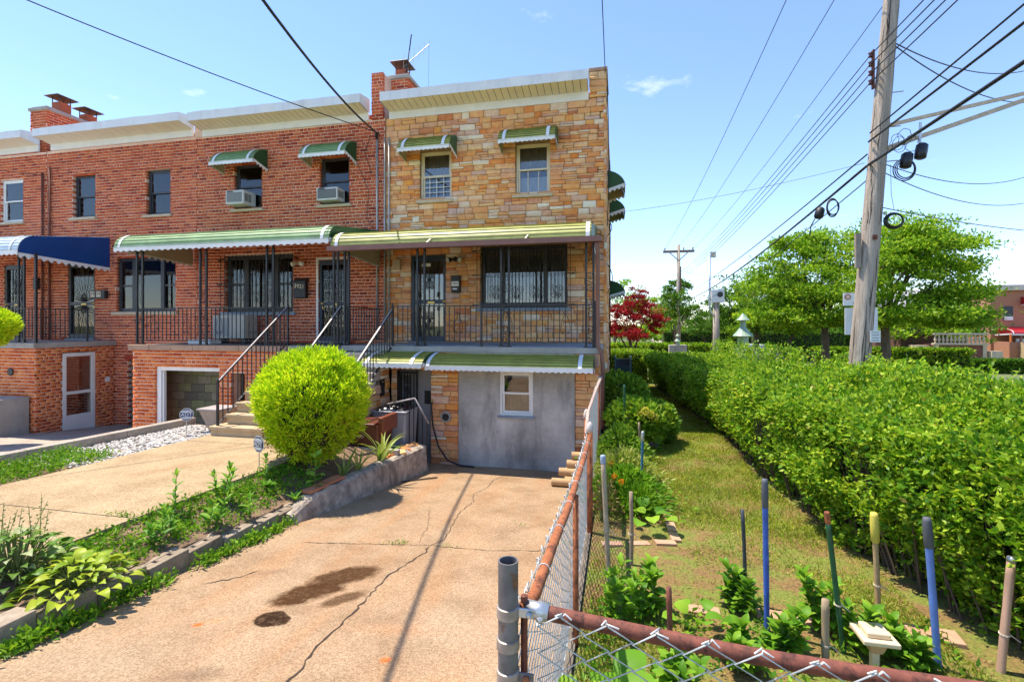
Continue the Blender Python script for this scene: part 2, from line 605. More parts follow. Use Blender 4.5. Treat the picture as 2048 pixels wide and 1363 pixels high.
def paving_mat(name, base, dark, speck, stains=(), scale=2.2, streaks=0.0, patch=None):
    """exposed-aggregate concrete: fine speckle, broad weathering, stains with their own outlines."""
    m, nt, b = _new(name)
    p = _pos(nt)
    c = _ramp(nt, _noise(nt, p, scale, 8, 0.62, 0.3), [(0.3, dark), (0.5, base), (0.72, mul(base, 1.14))])
    if streaks:
        f = _noise(nt, _scaled(nt, p, (2.6, 0.35, 1)), 1.2, 6, 0.6)
        c = _mixc(nt, _ramp(nt, f, [(0.48, (0, 0, 0)), (0.7, (streaks,) * 3)]), c, (0.40, 0.20, 0.09))
    if patch:
        f = _noise(nt, p, 0.8, 5, 0.6)
        c = _mixc(nt, _ramp(nt, f, [(0.5, (0, 0, 0)), (0.66, (0.55,) * 3)]), c, patch)
    sx = _n(nt, 'ShaderNodeSeparateXYZ')
    nt.links.new(p, sx.inputs[0])
    wob = _noise(nt, p, 5, 5, 0.65)
    for (x, y, rx, ry, rot, col, dens, soft) in stains:
        dx = _math(nt, 'SUBTRACT', sx.outputs[0], x)
        dy = _math(nt, 'SUBTRACT', sx.outputs[1], y)
        ca, sa = math.cos(rot), math.sin(rot)
        u = _math(nt, 'ADD', _math(nt, 'MULTIPLY', dx, ca / rx), _math(nt, 'MULTIPLY', dy, sa / rx))
        w = _math(nt, 'ADD', _math(nt, 'MULTIPLY', dx, -sa / ry), _math(nt, 'MULTIPLY', dy, ca / ry))
        d = _math(nt, 'SQRT', _math(nt, 'ADD', _math(nt, 'MULTIPLY', u, u), _math(nt, 'MULTIPLY', w, w)))
        d = _math(nt, 'ADD', d, _math(nt, 'MULTIPLY', _math(nt, 'SUBTRACT', wob, 0.5), 1.0))
        f = _ramp(nt, d, [(1.0 - soft, (dens,) * 3), (1.0, (0, 0, 0))])
        if soft < .5:
            f = _mixc(nt, 1.0, f, _ramp(nt, _noise(nt, p, 26, 5, .7), [(.30, (.72, .72, .72)), (.5, (1, 1, 1))]), 'MULTIPLY')
        c = _mixc(nt, f, c, col)
    v = _n(nt, 'ShaderNodeTexVoronoi')
    v.inputs['Scale'].default_value = 120
    nt.links.new(p, v.inputs['Vector'])
    sp = _ramp(nt, v.outputs['Color'], [(0.25, (0.24, 0.22, 0.2)), (0.6, (0.5, 0.5, 0.5)), (0.9, (0.72, 0.72, 0.72))])
    c = _mixc(nt, speck, c, sp, 'OVERLAY')
    c = _mixc(nt, speck * 0.7, c, _ramp(nt, _noise(nt, p, 38, 3, 0.7), [(0.36, (0.25, 0.22, 0.2)), (0.5, (0.5, 0.5, 0.5))]), 'OVERLAY')
    nt.links.new(c, b.inputs['Base Color'])
    b.inputs['Roughness'].default_value = 0.9
    b.inputs['Specular IOR Level'].default_value = 0.1
    _bump(nt, b, _noise(nt, p, 130, 3, 0.7), 0.5, 0.004)
    return m


OIL = (0.062, 0.026, 0.008)
M['drive'] = paving_mat('driveway_concrete', (0.375, 0.26, 0.16), (0.285, 0.19, 0.112), 0.48, [
    (-2.58, 3.64, 0.34, 0.20, 0.9, OIL, 0.96, 0.3), (-2.46, 4.02, 0.40, 0.20, 0.9, OIL, 0.94, 0.35), (-2.22, 3.62, 0.24, 0.10, 1.0, OIL, 0.8, 0.4),
    (-2.56, 3.18, 0.145, 0.125, 0.3, (0.030, 0.013, 0.005), 0.98, 0.15), (-3.02, 2.98, 0.05, 0.035, 0.6, (0.62, 0.13, 0.02), 0.9, 0.6), (-2.95, 3.06, 0.12, 0.05, 0.7, (0.60, 0.24, 0.08), 0.4, 0.9),
    (-1.50, 2.93, 0.05, 0.04, 0.6, (0.62, 0.13, 0.02), 0.9, 0.7), (-2.55, 2.48, 0.30, 0.09, 0.4, (0.14, 0.08, 0.05), 0.5, 0.8), (-0.95, 2.75, 0.5, 0.12, 0.1, (0.55, 0.24, 0.09), 0.5, 0.9),
    (-1.55, 3.30, 0.5, 0.12, 0.2, (0.50, 0.22, 0.09), 0.4, 0.9), (-3.2, 3.9, 0.35, 0.07, 0.8, (0.20, 0.12, 0.08), 0.45, 0.9), (-1.1, 3.4, 0.9, 0.5, 0.2, (0.42, 0.32, 0.22), 0.5, 0.9), (-3.3, 2.4, 0.9, 0.5, 0.2, (0.43, 0.33, 0.23), 0.5, 0.9)], streaks=0.45, patch=(0.27, 0.165, 0.09))
M['walk'] = paving_mat('walk_aggregate', (0.42, 0.31, 0.185), (0.34, 0.24, 0.135), 0.55, [(-6.0, 5.6, 0.9, 0.16, 1.15, (0.36, 0.22, 0.12), 0.6, 0.8)])
M['apron'] = paving_mat('apron_concrete', (0.42, 0.36, 0.30), (0.33, 0.27, 0.22), 0.4)
M['asphalt'] = paving_mat('asphalt', (0.06, 0.06, 0.062), (0.045, 0.045, 0.046), 0.4)
M['ground'] = plain('bare_ground', (0.16, 0.15, 0.08), 0.98, 0.3, 0.6, 0.5, 12, 0.03, col2=(0.12, 0.16, 0.05))

# the lie of the land: one sheet to the horizon, sunk where the front yards slope down to the basements
mb = MB()
HX0, HX1, HY0, HY1 = -40.0, -0.34, 0.8, 11.7
E_ = 900.0
zg, zl = -0.02, -1.1
mb.quad((-E_, -E_, zg), (E_, -E_, zg), (E_, HY0, zg), (-E_, HY0, zg))
mb.quad((-E_, HY1, zg), (4.6, HY1, zg), (4.6, E_, zg), (-E_, E_, zg))
mb.quad((4.6, HY1, zg), (6.0, HY1, -.75), (6.0, E_, -.75), (4.6, E_, zg))
mb.quad((6.0, HY1, -.75), (E_, HY1, -.75), (E_, E_, -.75), (6.0, E_, -.75))
mb.quad((-E_, HY0, zg), (HX0, HY0, zg), (HX0, HY1, zg), (-E_, HY1, zg))
mb.quad((HX1, HY0, zg), (4.6, HY0, zg), (4.6, HY1, zg), (HX1, HY1, zg))
mb.quad((4.6, HY0, zg), (6.0, HY0, -.75), (6.0, HY1, -.75), (4.6, HY1, zg))
mb.quad((6.0, HY0, -.75), (E_, HY0, -.75), (E_, HY1, -.75), (6.0, HY1, -.75))
mb.add([(4.6, HY0, zg), (E_, HY0, zg), (E_, HY0, -.75), (6.0, HY0, -.75)], [(0, 1, 2, 3)])
mb.quad((HX0, HY0, zl), (HX1, HY0, zl), (HX1, HY1, zl), (HX0, HY1, zl))
mb.quad((HX0, HY0, zg), (HX1, HY0, zg), (HX1, HY0, zl), (HX0, HY0, zl))
mb.quad((HX1, HY0, zg), (HX1, HY1, zg), (HX1, HY1, zl), (HX1, HY0, zl))
mb.quad((HX0, HY1, zl), (HX1, HY1, zl), (HX1, HY1, zg), (HX0, HY1, zg))
mb.quad((HX0, HY0, zl), (HX0, HY1, zl), (HX0, HY1, zg), (HX0, HY0, zg))
mb.build('ground', M['ground'], kind='structure', label='bare ground under and around the yards')

driveway = sheet('driveway', -4.72, -0.36, 0.82, 9.5, lambda x, y: drive_z(y) + 0.012 * noise.noise(Vector((x * 0.8, y * 0.5, 0))), M['drive'], 24, 60, 0.3,
                 label='tan stained concrete driveway sloping down to the grey stucco wall')
# cracks: thin dark grooves, each with a jagged course
M['crack'] = plain('crack', (0.05, 0.032, 0.022), 1.0, 0.3, 30)


def crack(pts, w, name='crack'):
    V, out = [], MB()
    P = []
    for (a, b_) in zip(pts[:-1], pts[1:]):
        n = max(2, int(math.dist(a, b_) / 0.045))
        for k in range(n):
            t = k / n
            P.append((a[0] + (b_[0] - a[0]) * t + random.uniform(-0.012, 0.012), a[1] + (b_[1] - a[1]) * t + random.uniform(-0.012, 0.012)))
    P.append(pts[-1])
    for i, (x, y) in enumerate(P):
        i0, i1 = max(i - 1, 0), min(i + 1, len(P) - 1)
        dx, dy = P[i1][0] - P[i0][0], P[i1][1] - P[i0][1]
        L = math.hypot(dx, dy) or 1
        ww = w * random.uniform(0.35, 1.25) * (0.3 if i in (0, len(P) - 1) else 1)
        z = drive_z(y) + 0.012 * noise.noise(Vector((x * 0.8, y * 0.5, 0))) + 0.004
        V += [(x - dy / L * ww, y + dx / L * ww, z), (x + dy / L * ww, y - dx / L * ww, z)]
    out.add(V, [(2 * i, 2 * i + 1, 2 * i + 3, 2 * i + 2) for i in range(len(P) - 1)])
    out.build(name, M['crack'], driveway)


crack([(-1.93, 2.3), (-1.97, 2.7), (-2.02, 3.0), (-2.03, 3.4), (-2.08, 4.14), (-1.98, 4.75), (-2.02, 4.94)], 0.008)
crack([(-2.02, 4.94), (-1.93, 5.15), (-1.98, 5.5), (-2.10, 6.2), (-2.08, 6.8), (-2.22, 7.2), (-2.13, 7.7), (-2.17, 8.3), (-2.0, 8.9)], 0.0045)
crack([(-3.4, 4.66), (-2.7, 4.83), (-2.02, 4.95), (-1.4, 4.98), (-0.8, 5.15), (-0.4, 5.2)], 0.004)
crack([(-3.55, 3.55), (-3.35, 3.75), (-3.28, 3.95)], 0.006)
crack([(-2.16, 5.0), (-2.3, 5.6), (-2.6, 6.4)], 0.002)
crack([(-3.0, 5.6), (-2.6, 6.0), (-1.9, 6.1)], 0.0015)

walkway = MB()
walk_panels = [(0.82, 3.93), (3.945, 7.0), (7.015, 7.62)]
w0 = thing('walkway', 'tan aggregate walk leading to the shared front steps', None, (-6, 4, 0.2))
w0['kind'] = 'structure'
for (a, b_) in walk_panels:
    sheet('paving_panel', -7.35, -4.76, a, b_, lambda x, y: walk_z(y) + 0.006 * noise.noise(Vector((x, y, 5))), M['walk'], 10, 14, 0.25, parent=w0, kind=None)

sheet('front_pavement', -30, -0.36, -2.6, 0.81, lambda x, y: 0.166, M['apron'], 12, 4, 0.25, label='pavement along the street before the driveways')
sheet('garden_strip', -4.76, -4.10, 0.82, 5.30, lambda x, y: bed_z(x, y), M['soil'], 10, 40, 0.1, 0.05,
      label='bare soil strip between the walk and the block kerb')
planter = sheet('planter_soil', -4.76, -3.66, 5.30, 7.72, lambda x, y: bed_z(x, y), M['soil'], 14, 24, 0.5, 0.05,
      label='dark soil of the raised planter around the round bush')
for v_ in planter.data.vertices:                 # its edge follows the planter wall
    edge = -4.00 + .084 * (v_.co.y - 5.16)
    v_.co.x = -4.76 + (v_.co.x + 4.76) / 1.10 * (edge + 4.76)
sheet('verge', -8.62, -7.36, 0.82, 8.4, lambda x, y: walk_z(y) - 0.03, M['soil'], 8, 40, 0.2, 0.03, label='soil verge between the tan walk and the pale kerb')
k0 = thing('kerb', 'pale concrete kerb along the neighbouring drive', None, (-8.7, 5, 0.1))
k0['kind'] = 'structure'
for (a, b_) in [(1.0, 2.5), (2.512, 4.0), (4.012, 5.5), (5.512, 7.0), (7.012, 8.45)]:
    za, zb = walk_z(a) + 0.11, walk_z(b_) + 0.11
    mb = MB()
    mb.add([(-8.8, a, za - 0.9), (-8.62, a, za - 0.9), (-8.62, b_, zb - 0.9), (-8.8, b_, zb - 0.9), (-8.8, a, za), (-8.62, a, za), (-8.62, b_, zb), (-8.8, b_, zb)],
           [(0, 3, 2, 1), (4, 5, 6, 7), (0, 1, 5, 4), (1, 2, 6, 5), (2, 3, 7, 6), (3, 0, 4, 7)])
    mb.build('kerb_stone', M['apron'], k0, bevel=0.012)
sheet('concrete_apron', -30, -8.8, 0.82, 11.45, lambda x, y: apron_z(y), M['apron'], 20, 20, 0.2, label='pale concrete apron before the brick houses')

# low concrete edge that holds up the garden along the driveway
mb = MB()
mb.box(-0.40, -0.29, 1.3, 9.36, -0.95, 0.012)
mb.build('garden_edge', plain('earthy_concrete', (.17, .135, .10), .95, .3, 6, .5, 40, grime=.6), kind='structure', label='low concrete edge under the side fence')

# garden soil and lawn
def lawn_z(x, y):
    return 0.012 * noise.noise(Vector((x * 1.3, y * 1.3, 9)))


def lawn_mat():
    m, nt, b = _new('patchy_lawn')
    p = _pos(nt)
    c = _ramp(nt, _noise(nt, p, 2.2, 8, 0.7), [(0.34, (0.20, 0.105, 0.045)), (0.46, (0.23, 0.15, 0.05)), (0.56, (0.17, 0.20, 0.03))])
    c = _mixc(nt, 0.6, c, _ramp(nt, _noise(nt, p, 45, 4, 0.7), [(0.35, (0.22, 0.22, 0.2)), (0.65, (0.74, 0.74, 0.7))]), 'OVERLAY')
    nt.links.new(c, b.inputs['Base Color'])
    b.inputs['Roughness'].default_value = 1.0
    _bump(nt, b, _noise(nt, p, 40, 5, 0.7), 0.9, 0.02)
    return m


M['lawn'] = lawn_mat()
sheet('lawn', -0.27, 4.5, 0.2, 24.0, lambda x, y: lawn_z(x, y), M['lawn'], 40, 140, 0.0, 0.02, label='patchy dry lawn running along the hedge')
# street side beyond the hedge
sheet('pavement', 6.0, 7.4, 0.9, 160, lambda x, y: -.735, M['apron'], 1, 40, 0.0, label='pavement beyond the clipped hedge')
sheet('road', 7.4, 10.2, 0.9, 200, lambda x, y: -.742, M['asphalt'], 1, 40, 0.0, label='asphalt side road beyond the hedge')
# ---------------------------------------------------------------- houses: shared builders
FY, PY = 11.4, 9.4          # plane of the house fronts, plane of the porch fronts
unit_box = MB().box(-.5, .5, -.5, .5, -.5, .5).mesh('unit_box', M['brick'])
unit_bounce = MB().box(-.5, .5, -.5, .5, -.5, .5).mesh('unit_bounce', M['brick_orange_bounce'])
unit_block = MB().box(-.5, .5, -.5, .5, -.5, .5).mesh('unit_block', M['block'])


def stone_proto(seed, mat):
    r = random.Random(seed)
    j = lambda a: r.uniform(-a, a)
    mb = MB()
    fr = [(-.5 + j(.02), -.5 + j(.05)), (.5 + j(.02), -.5 + j(.05)), (.5 + j(.02), .5 + j(.05)), (-.5 + j(.02), .5 + j(.05))]
    ins = [(x * (0.93 + j(.02)), z * (0.84 + j(.03))) for x, z in fr]
    V = [(x, .5, z) for x, z in fr] + [(x, -.30 + j(.1), z) for x, z in fr] + [(x, -.5 + j(.12), z) for x, z in ins]
    F = [(0, 3, 2, 1)]
    for a in range(4):
        b = (a + 1) % 4
        F.append((b, a, 4 + a, 4 + b)[::-1])
        F.append((4 + b, 4 + a, 8 + a, 8 + b)[::-1])
    F.append((8, 9, 10, 11))
    mb.add(V, F)
    return mb.mesh('stone_%d' % seed, mat)


stone_protos = [stone_proto(i, M['stone']) for i in range(8)]


def intervals(u0, u1, za, zb, ops):
    iv = [(u0, u1)]
    for (a, b, c, d) in ops:
        if min(zb, d) - max(za, c) > 0.4 * (zb - za):
            nv = []
            for (p, q) in iv:
                if b <= p or a >= q:
                    nv.append((p, q))
                else:
                    if a > p:
                        nv.append((p, a))
                    if b < q:
                        nv.append((b, q))
            iv = nv
    return iv


def brick_items(u0, u1, z0, z1, ops, pos, face='F', depth=0.1, proud=0.010, course=0.084, L=0.23, mort=0.020, proto=0):
    out = []
    k0, k1 = math.floor(z0 / course), math.ceil(z1 / course)
    for k in range(k0, k1):
        za, zb = max(k * course, z0), min((k + 1) * course - mort, z1)
        if zb - za < 0.03:
            continue
        header = (k % 6 == 3)
        l = L / 2 if header else L
        off = (0.06 if header else (k % 2) * L / 2) + 0.013 * ((k * 37) % 7 - 3) * 0.3
        for (p, q) in intervals(u0, u1, za, zb, ops):
            n0 = math.floor((p - off) / l)
            u = n0 * l + off
            while u < q:
                a, b = max(u, p), min(u + l - mort, q)
                if b - a > 0.03:
                    jz = random.uniform(-.0015, .0015)
                    pr = proud + random.uniform(-.003, .003)
                    cz = (za + zb) / 2 + jz
                    if face == 'F':
                        out.append((proto, ((a + b) / 2, pos - pr + depth / 2, cz), (b - a, depth, zb - za)))
                    else:
                        out.append((proto, (pos + pr - depth / 2, (a + b) / 2, cz), (depth, b - a, zb - za)))
                u += l
    return out


def stone_items(u0, u1, z0, z1, ops, pos, face='F', seed=5, hmin=0.105, hmax=0.165):
    r = random.Random(seed)
    out = []
    z = z0
    g = 0.009
    while z < z1 - 0.04:
        h = min(r.uniform(hmin, hmax), z1 - z)
        if z1 - z - h < 0.07:
            h = z1 - z
        for (p, q) in intervals(u0, u1, z, z + h, ops):
            u = p
            while u < q - 0.01:
                w = r.uniform(0.17, 0.42)
                if q - (u + w) < 0.13:
                    w = q - u
                if r.random() < 0.36:
                    t = r.uniform(0.42, 0.58)
                    parts_ = [(u, w, z, h * t), (u, w, z + h * t, h * (1 - t))]
                    if r.random() < 0.25 and w > 0.3:
                        s = r.uniform(.35, .65)
                        parts_ = [parts_[0], (u, w * s, z + h * t, h * (1 - t)), (u + w * s, w * (1 - s), z + h * t, h * (1 - t))]
                else:
                    parts_ = [(u, w, z, h)]
                for (a, ww, zz, hh) in parts_:
                    pr = r.uniform(0.008, 0.028)
                    cc = (a + ww / 2, zz + hh / 2)
                    if face == 'F':
                        out.append((r.randrange(8), (cc[0], pos - pr + 0.03, cc[1]), (ww - g, 0.06, hh - g), (0, r.uniform(-.012, .012), 0)))
                    else:
                        out.append((r.randrange(8), (pos + pr - 0.03, cc[0], cc[1]), (ww - g, 0.06, hh - g), (0, 0, math.pi / 2)))
                u += w
        z += h
    return out


def wall_panel(mb, u0, u1, z0, z1, ops, pos, depth, face='F', grow=0.010, mi=0):
    ops = [(a - grow, b + grow, c - grow, d + grow) for (a, b, c, d) in ops]
    us = sorted({u0, u1} | {x for o in ops for x in o[:2] if u0 < x < u1})
    zs = sorted({z0, z1} | {x for o in ops for x in o[2:] if z0 < x < z1})

    def P(u, d, z):
        return (u, pos + d, z) if face == 'F' else (pos - d, u, z)
    for i in range(len(us) - 1):
        for j in range(len(zs) - 1):
            cu, cz = (us[i] + us[i + 1]) / 2, (zs[j] + zs[j + 1]) / 2
            if any(a < cu < b and c < cz < d for (a, b, c, d) in ops):
                continue
            mb.quad(P(us[i], 0, zs[j]), P(us[i + 1], 0, zs[j]), P(us[i + 1], 0, zs[j + 1]), P(us[i], 0, zs[j + 1]), mi)
    for (a, b, c, d) in ops:
        mb.quad(P(a, 0, c), P(a, 0, d), P(a, depth, d), P(a, depth, c), mi)
        mb.quad(P(b, 0, d), P(b, 0, c), P(b, depth, c), P(b, depth, d), mi)
        mb.quad(P(a, 0, d), P(b, 0, d), P(b, depth, d), P(a, depth, d), mi)
        mb.quad(P(b, 0, c), P(a, 0, c), P(a, depth, c), P(b, depth, c), mi)


def house(name, label, X0, X1, side_mat):
    t = thing(name, label, 'house', ((X0 + X1) / 2, FY + 4, 0))
    mb = MB()
    mb.box(X0 + 0.01, X1 - 0.012, FY + 0.42, FY + 6.4, -1.05, 7.75)
    mb.build('rear_wall', side_mat, t)
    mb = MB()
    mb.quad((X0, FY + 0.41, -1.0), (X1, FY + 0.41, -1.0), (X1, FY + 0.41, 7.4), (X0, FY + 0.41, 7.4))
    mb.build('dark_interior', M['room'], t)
    return t


def window(par, x0, x1, z0, z1, fm, y=FY, sill=None, rec=0.10, curtain=None, curtain_z=None, lower=None, double=True, grille=False):
    """double-hung window: frame, two sashes with panes, sill, blind or curtain behind."""
    yf = y + rec
    fr = MB()
    w = 0.045
    fr.box(x0, x0 + w, yf, yf + 0.09, z0, z1)
    fr.box(x1 - w, x1, yf, yf + 0.09, z0, z1)
    fr.box(x0 + w, x1 - w, yf, yf + 0.09, z1 - w, z1)
    fr.box(x0 + w, x1 - w, yf, yf + 0.09, z0, z0 + w)
    fo = fr.build('window', fm, par, bevel=0.004)
    zm = (z0 + z1) / 2

    def sash(za, zb, yo):
        s = MB()
        t = 0.04
        a, b = x0 + w + 0.002, x1 - w - 0.002
        s.box(a, a + t, yo, yo + 0.03, za, zb)
        s.box(b - t, b, yo, yo + 0.03, za, zb)
        s.box(a + t, b - t, yo, yo + 0.03, zb - t, zb)
        s.box(a + t, b - t, yo, yo + 0.03, za, za + t)
        s.build('sash', fm, fo)
        MB().box(a + t, b - t, yo + 0.012, yo + 0.018, za + t, zb - t).build('pane', M['glass'], fo)
    if double:
        sash(zm - 0.02, z1 - w - 0.002, yf + 0.012)
        lz = (lower or 0)
        sash(z0 + w + 0.002 + lz, zm + 0.02 + lz, yf + 0.048)
    else:
        sash(z0 + w + 0.002, z1 - w - 0.002, yf + 0.02)
    if sill:
        MB().box(x0 - 0.07, x1 + 0.07, y - 0.07, y + rec - 0.003, z0 - 0.085, z0 - 0.012).build('sill', sill, fo, bevel=0.006)
    if curtain:
        ca, cb = curtain_z or (z0, z1)
        c = MB()
        n = 26
        P = [(x0 + 0.02 + (x1 - x0 - 0.04) * i / n, yf + 0.16 + 0.012 * math.sin(i * 1.9) + 0.006 * math.sin(i * 4.1)) for i in range(n + 1)]
        c.add([(p[0], p[1], ca) for p in P] + [(p[0], p[1], cb) for p in P], [(i, i + 1, n + 2 + i, n + 1 + i) for i in range(n)])
        c.build('curtain', curtain, fo)
    if grille:
        g = MB()
        yy = yf + 0.003
        for i in range(1, 4):
            xx = x0 + w + (x1 - x0 - 2 * w) * i / 4
            g.tube([(xx, yy, z0 + w), (xx, yy, zm)], 0.008, 4)
        for i in range(5):
            zz = z0 + w + 0.03 + (zm - z0 - w - 0.06) * i / 4
            g.tube([(x0 + w, yy - 0.006, zz), (x1 - w, yy - 0.006, zz)], 0.008, 4)
        g.build('window_guard', M['white_paint'], fo)
    return fo


def spiral(cx, cz, r0, r1, a0, a1, n=18):
    return [(cx + (r0 + (r1 - r0) * i / n) * math.cos(a0 + (a1 - a0) * i / n), cz + (r0 + (r1 - r0) * i / n) * math.sin(a0 + (a1 - a0) * i / n)) for i in range(n + 1)]


def s_scroll(mb, c, h, r=0.006, flip=1, face='F', n=14):
    """S-shaped wrought-iron scroll standing upright at c, height h."""
    U = spiral(0, h / 4, h * 0.05, h * 0.25, -math.pi / 2 + flip * 3 * math.pi, -math.pi / 2, n)
    pts = U + [(-x, -z) for (x, z) in reversed(U[:-1])]
    if face == 'F':
        P = [(c[0] + x, c[1], c[2] + z) for x, z in pts]
    else:
        P = [(c[0], c[1] + x, c[2] + z) for x, z in pts]
    mb.tube(P, r, 4)


def lyre(mb, c, h, w, r=0.005):
    """the tall teardrop with two curls at its foot that repeats along the porch railings"""
    x, y, z = c
    for s in (-1, 1):
        P = [(x + s * 0.01, y, z + h)]
        for i in range(1, 9):
            t = i / 8
            P.append((x + s * (0.01 + w * 0.5 * math.sin(t * math.pi * 0.62)), y, z + h * (1 - 0.86 * t)))
        lx, lz = P[-1][0], P[-1][2]
        P += [(q[0], y, q[1]) for q in spiral(lx - s * w * 0.2, lz, w * 0.2, w * 0.05, 0 if s > 0 else math.pi, (-2.6 * math.pi if s > 0 else 3.6 * math.pi), 14)]
        mb.tube(P, r, 4)
        mb.tube([(q[0], y, q[1]) for q in spiral(x + s * 0.03, z + h + 0.015, 0.026, 0.008, math.pi if s > 0 else 0, -math.pi if s > 0 else 2 * math.pi, 10)], r, 4)


picket_mesh = MB().box(-.0075, .0075, -.0075, .0075, 0, 1).mesh('picket', M['iron'])


def railing(par, name, pts, h, mat_top=None, gap=0.115, foot=0.10, label=None, lyres=0, posts=True, post_r=0.018, mesh=None):
    """pts: foot line of the railing; top and bottom rail are one mesh, every upright an object of its own."""
    mt = mat_top or M['iron']
    mb = MB()
    pts = [Vector(p) for p in pts]
    for a, b in zip(pts[:-1], pts[1:]):
        mb.bar(a + Vector((0, 0, h)), b + Vector((0, 0, h)), 0.04, 0.022)
        mb.bar(a + Vector((0, 0, foot)), b + Vector((0, 0, foot)), 0.03, 0.014)
    if posts:
        for p in pts:
            mb.box(p.x - post_r, p.x + post_r, p.y - post_r, p.y + post_r, p.z - 0.01, p.z + h + 0.02)
            mb.lathe((p.x, p.y, p.z + h + 0.02), [(0.014, 0), (0.024, 0.02), (0.018, 0.045), (0.004, 0.06)], 8)
    o = mb.build(name, M['iron'], par, label=label)
    if mat_top:
        tr_ = MB()
        for a, b in zip(pts[:-1], pts[1:]):
            tr_.bar(a + Vector((0, 0, h + .016)), b + Vector((0, 0, h + .015)), 0.030, 0.010)
        tr_.build('hand_rail', mt, o)
    for a, b in zip(pts[:-1], pts[1:]):
        d = b - a
        n = max(2, round(d.length / gap))
        for i in range(1, n):
            q = a + d * (i / n)
            k = bpy.data.objects.new('picket', mesh or picket_mesh)
            k.location = (q.x, q.y, q.z + foot)
            k.scale = (1, 1, h - foot - 0.01)
            _link(k, o)
    if lyres:
        s = MB()
        for a, b in zip(pts[:-1], pts[1:]):
            d = b - a
            if d.length < 0.8:
                continue
            for i in range(lyres):
                q = a + d * ((i + 0.5) / lyres)
                lyre(s, (q.x, q.y - 0.012, q.z + foot + 0.14), h * 0.5, 0.16)
        s.build('scrollwork', M['iron'], o)
    return o


def iron_column(par, x, y, z0, z1, w=0.13, face='F'):
    mb = MB()
    for s in (-1, 1):
        if face == 'F':
            mb.box(x + s * w / 2 - .02, x + s * w / 2 + .02, y - .02, y + .02, z0, z1)
        else:
            mb.box(x - .02, x + .02, y + s * w / 2 - .02, y + s * w / 2 + .02, z0, z1)
    mb.box(x - w / 2 - .05, x + w / 2 + .05, y - .05, y + .05, z0, z0 + .015)
    o = mb.build('porch_column', M['iron'], par)
    s = MB()
    n = max(3, int((z1 - z0) / 0.42))
    for i in range(n):
        s_scroll(s, (x, y, z0 + (i + .5) * (z1 - z0) / n), (z1 - z0) / n * 0.8, 0.007, 1 if i % 2 else -1, face, 10)
    s.build('scrollwork', M['iron'], o)
    return o


def awning_stripe(name, a, b):
    return plain(name, a, 0.38, 0.08, 3, col2=b)


AW = {
    'green': [plain('awning_green', (0.13, 0.26, 0.09), 0.5, 0.22, 3, grime=.4), plain('awning_green_light', (0.34, 0.45, 0.22), 0.5, 0.2, 3, grime=.4), plain('awning_dark_green', (0.012, 0.085, 0.030), 0.4, 0.1, 2)],
    'lime': [plain('awning_olive', (0.20, 0.21, 0.035), 0.5, 0.22, 3, grime=.4), plain('awning_lime', (0.52, 0.50, 0.13), 0.5, 0.2, 3, grime=.35), plain('awning_dark_olive', (0.022, 0.10, 0.035), 0.4, 0.1, 2)],
    'blue': [plain('awning_blue_white', (0.42, 0.55, 0.66), 0.4, 0.08, 2), plain('awning_pale', (0.70, 0.74, 0.76), 0.4, 0.06, 2), plain('awning_navy', (0.006, 0.062, 0.26), 0.45, 0.15, 2)],
    'red': [plain('awning_red', (0.45, 0.02, 0.03), 0.4, 0.1, 2), plain('awning_red_light', (0.55, 0.05, 0.05), 0.4, 0.1, 2), plain('awning_red_dark', (0.35, 0.015, 0.02), 0.4, 0.1, 2)],
}
M['tan_under'] = plain('awning_underside', (0.50, 0.42, 0.29), 0.6, 0.08, 3)


def arc_profile(y_wall, z_wall, y_front, z_front, flat=0.72, drop=None, n=14):
    """gently falling roof that turns down at the front lip; list of (y,z) from wall to lip."""
    P = []
    yk = y_wall + (y_front - y_wall) * flat
    zk = z_wall + (z_front - z_wall) * (0.42 if drop is None else drop)
    for i in range(4):
        t = i / 4
        P.append((y_wall + (yk - y_wall) * t, z_wall + (zk - z_wall) * t))
    for i in range(n + 1):
        a = math.pi / 2 * i / n
        P.append((yk + (y_front - yk) * math.sin(a), z_front + (zk - z_front) * math.cos(a)))
    return P


def quarter_profile(y_wall, z_wall, y_front, z_front, n=16):
    return [(y_wall + (y_front - y_wall) * (.8 * math.sin(math.pi / 2 * i / n) + .2 * i / n), z_front + (z_wall - z_front) * (.8 * math.cos(math.pi / 2 * i / n) + .2 * (1 - i / n))) for i in range(n + 1)]


def resample(P, step):
    out = [P[0]]
    acc = 0
    for a, b in zip(P[:-1], P[1:]):
        L = math.dist(a, b)
        if L < 1e-9:
            continue
        d = step - acc
        while d <= L:
            out.append((a[0] + (b[0] - a[0]) * d / L, a[1] + (b[1] - a[1]) * d / L))
            d += step
        acc = (acc + L) % step
    if math.dist(out[-1], P[-1]) > step * 0.3:
        out.append(P[-1])
    return out


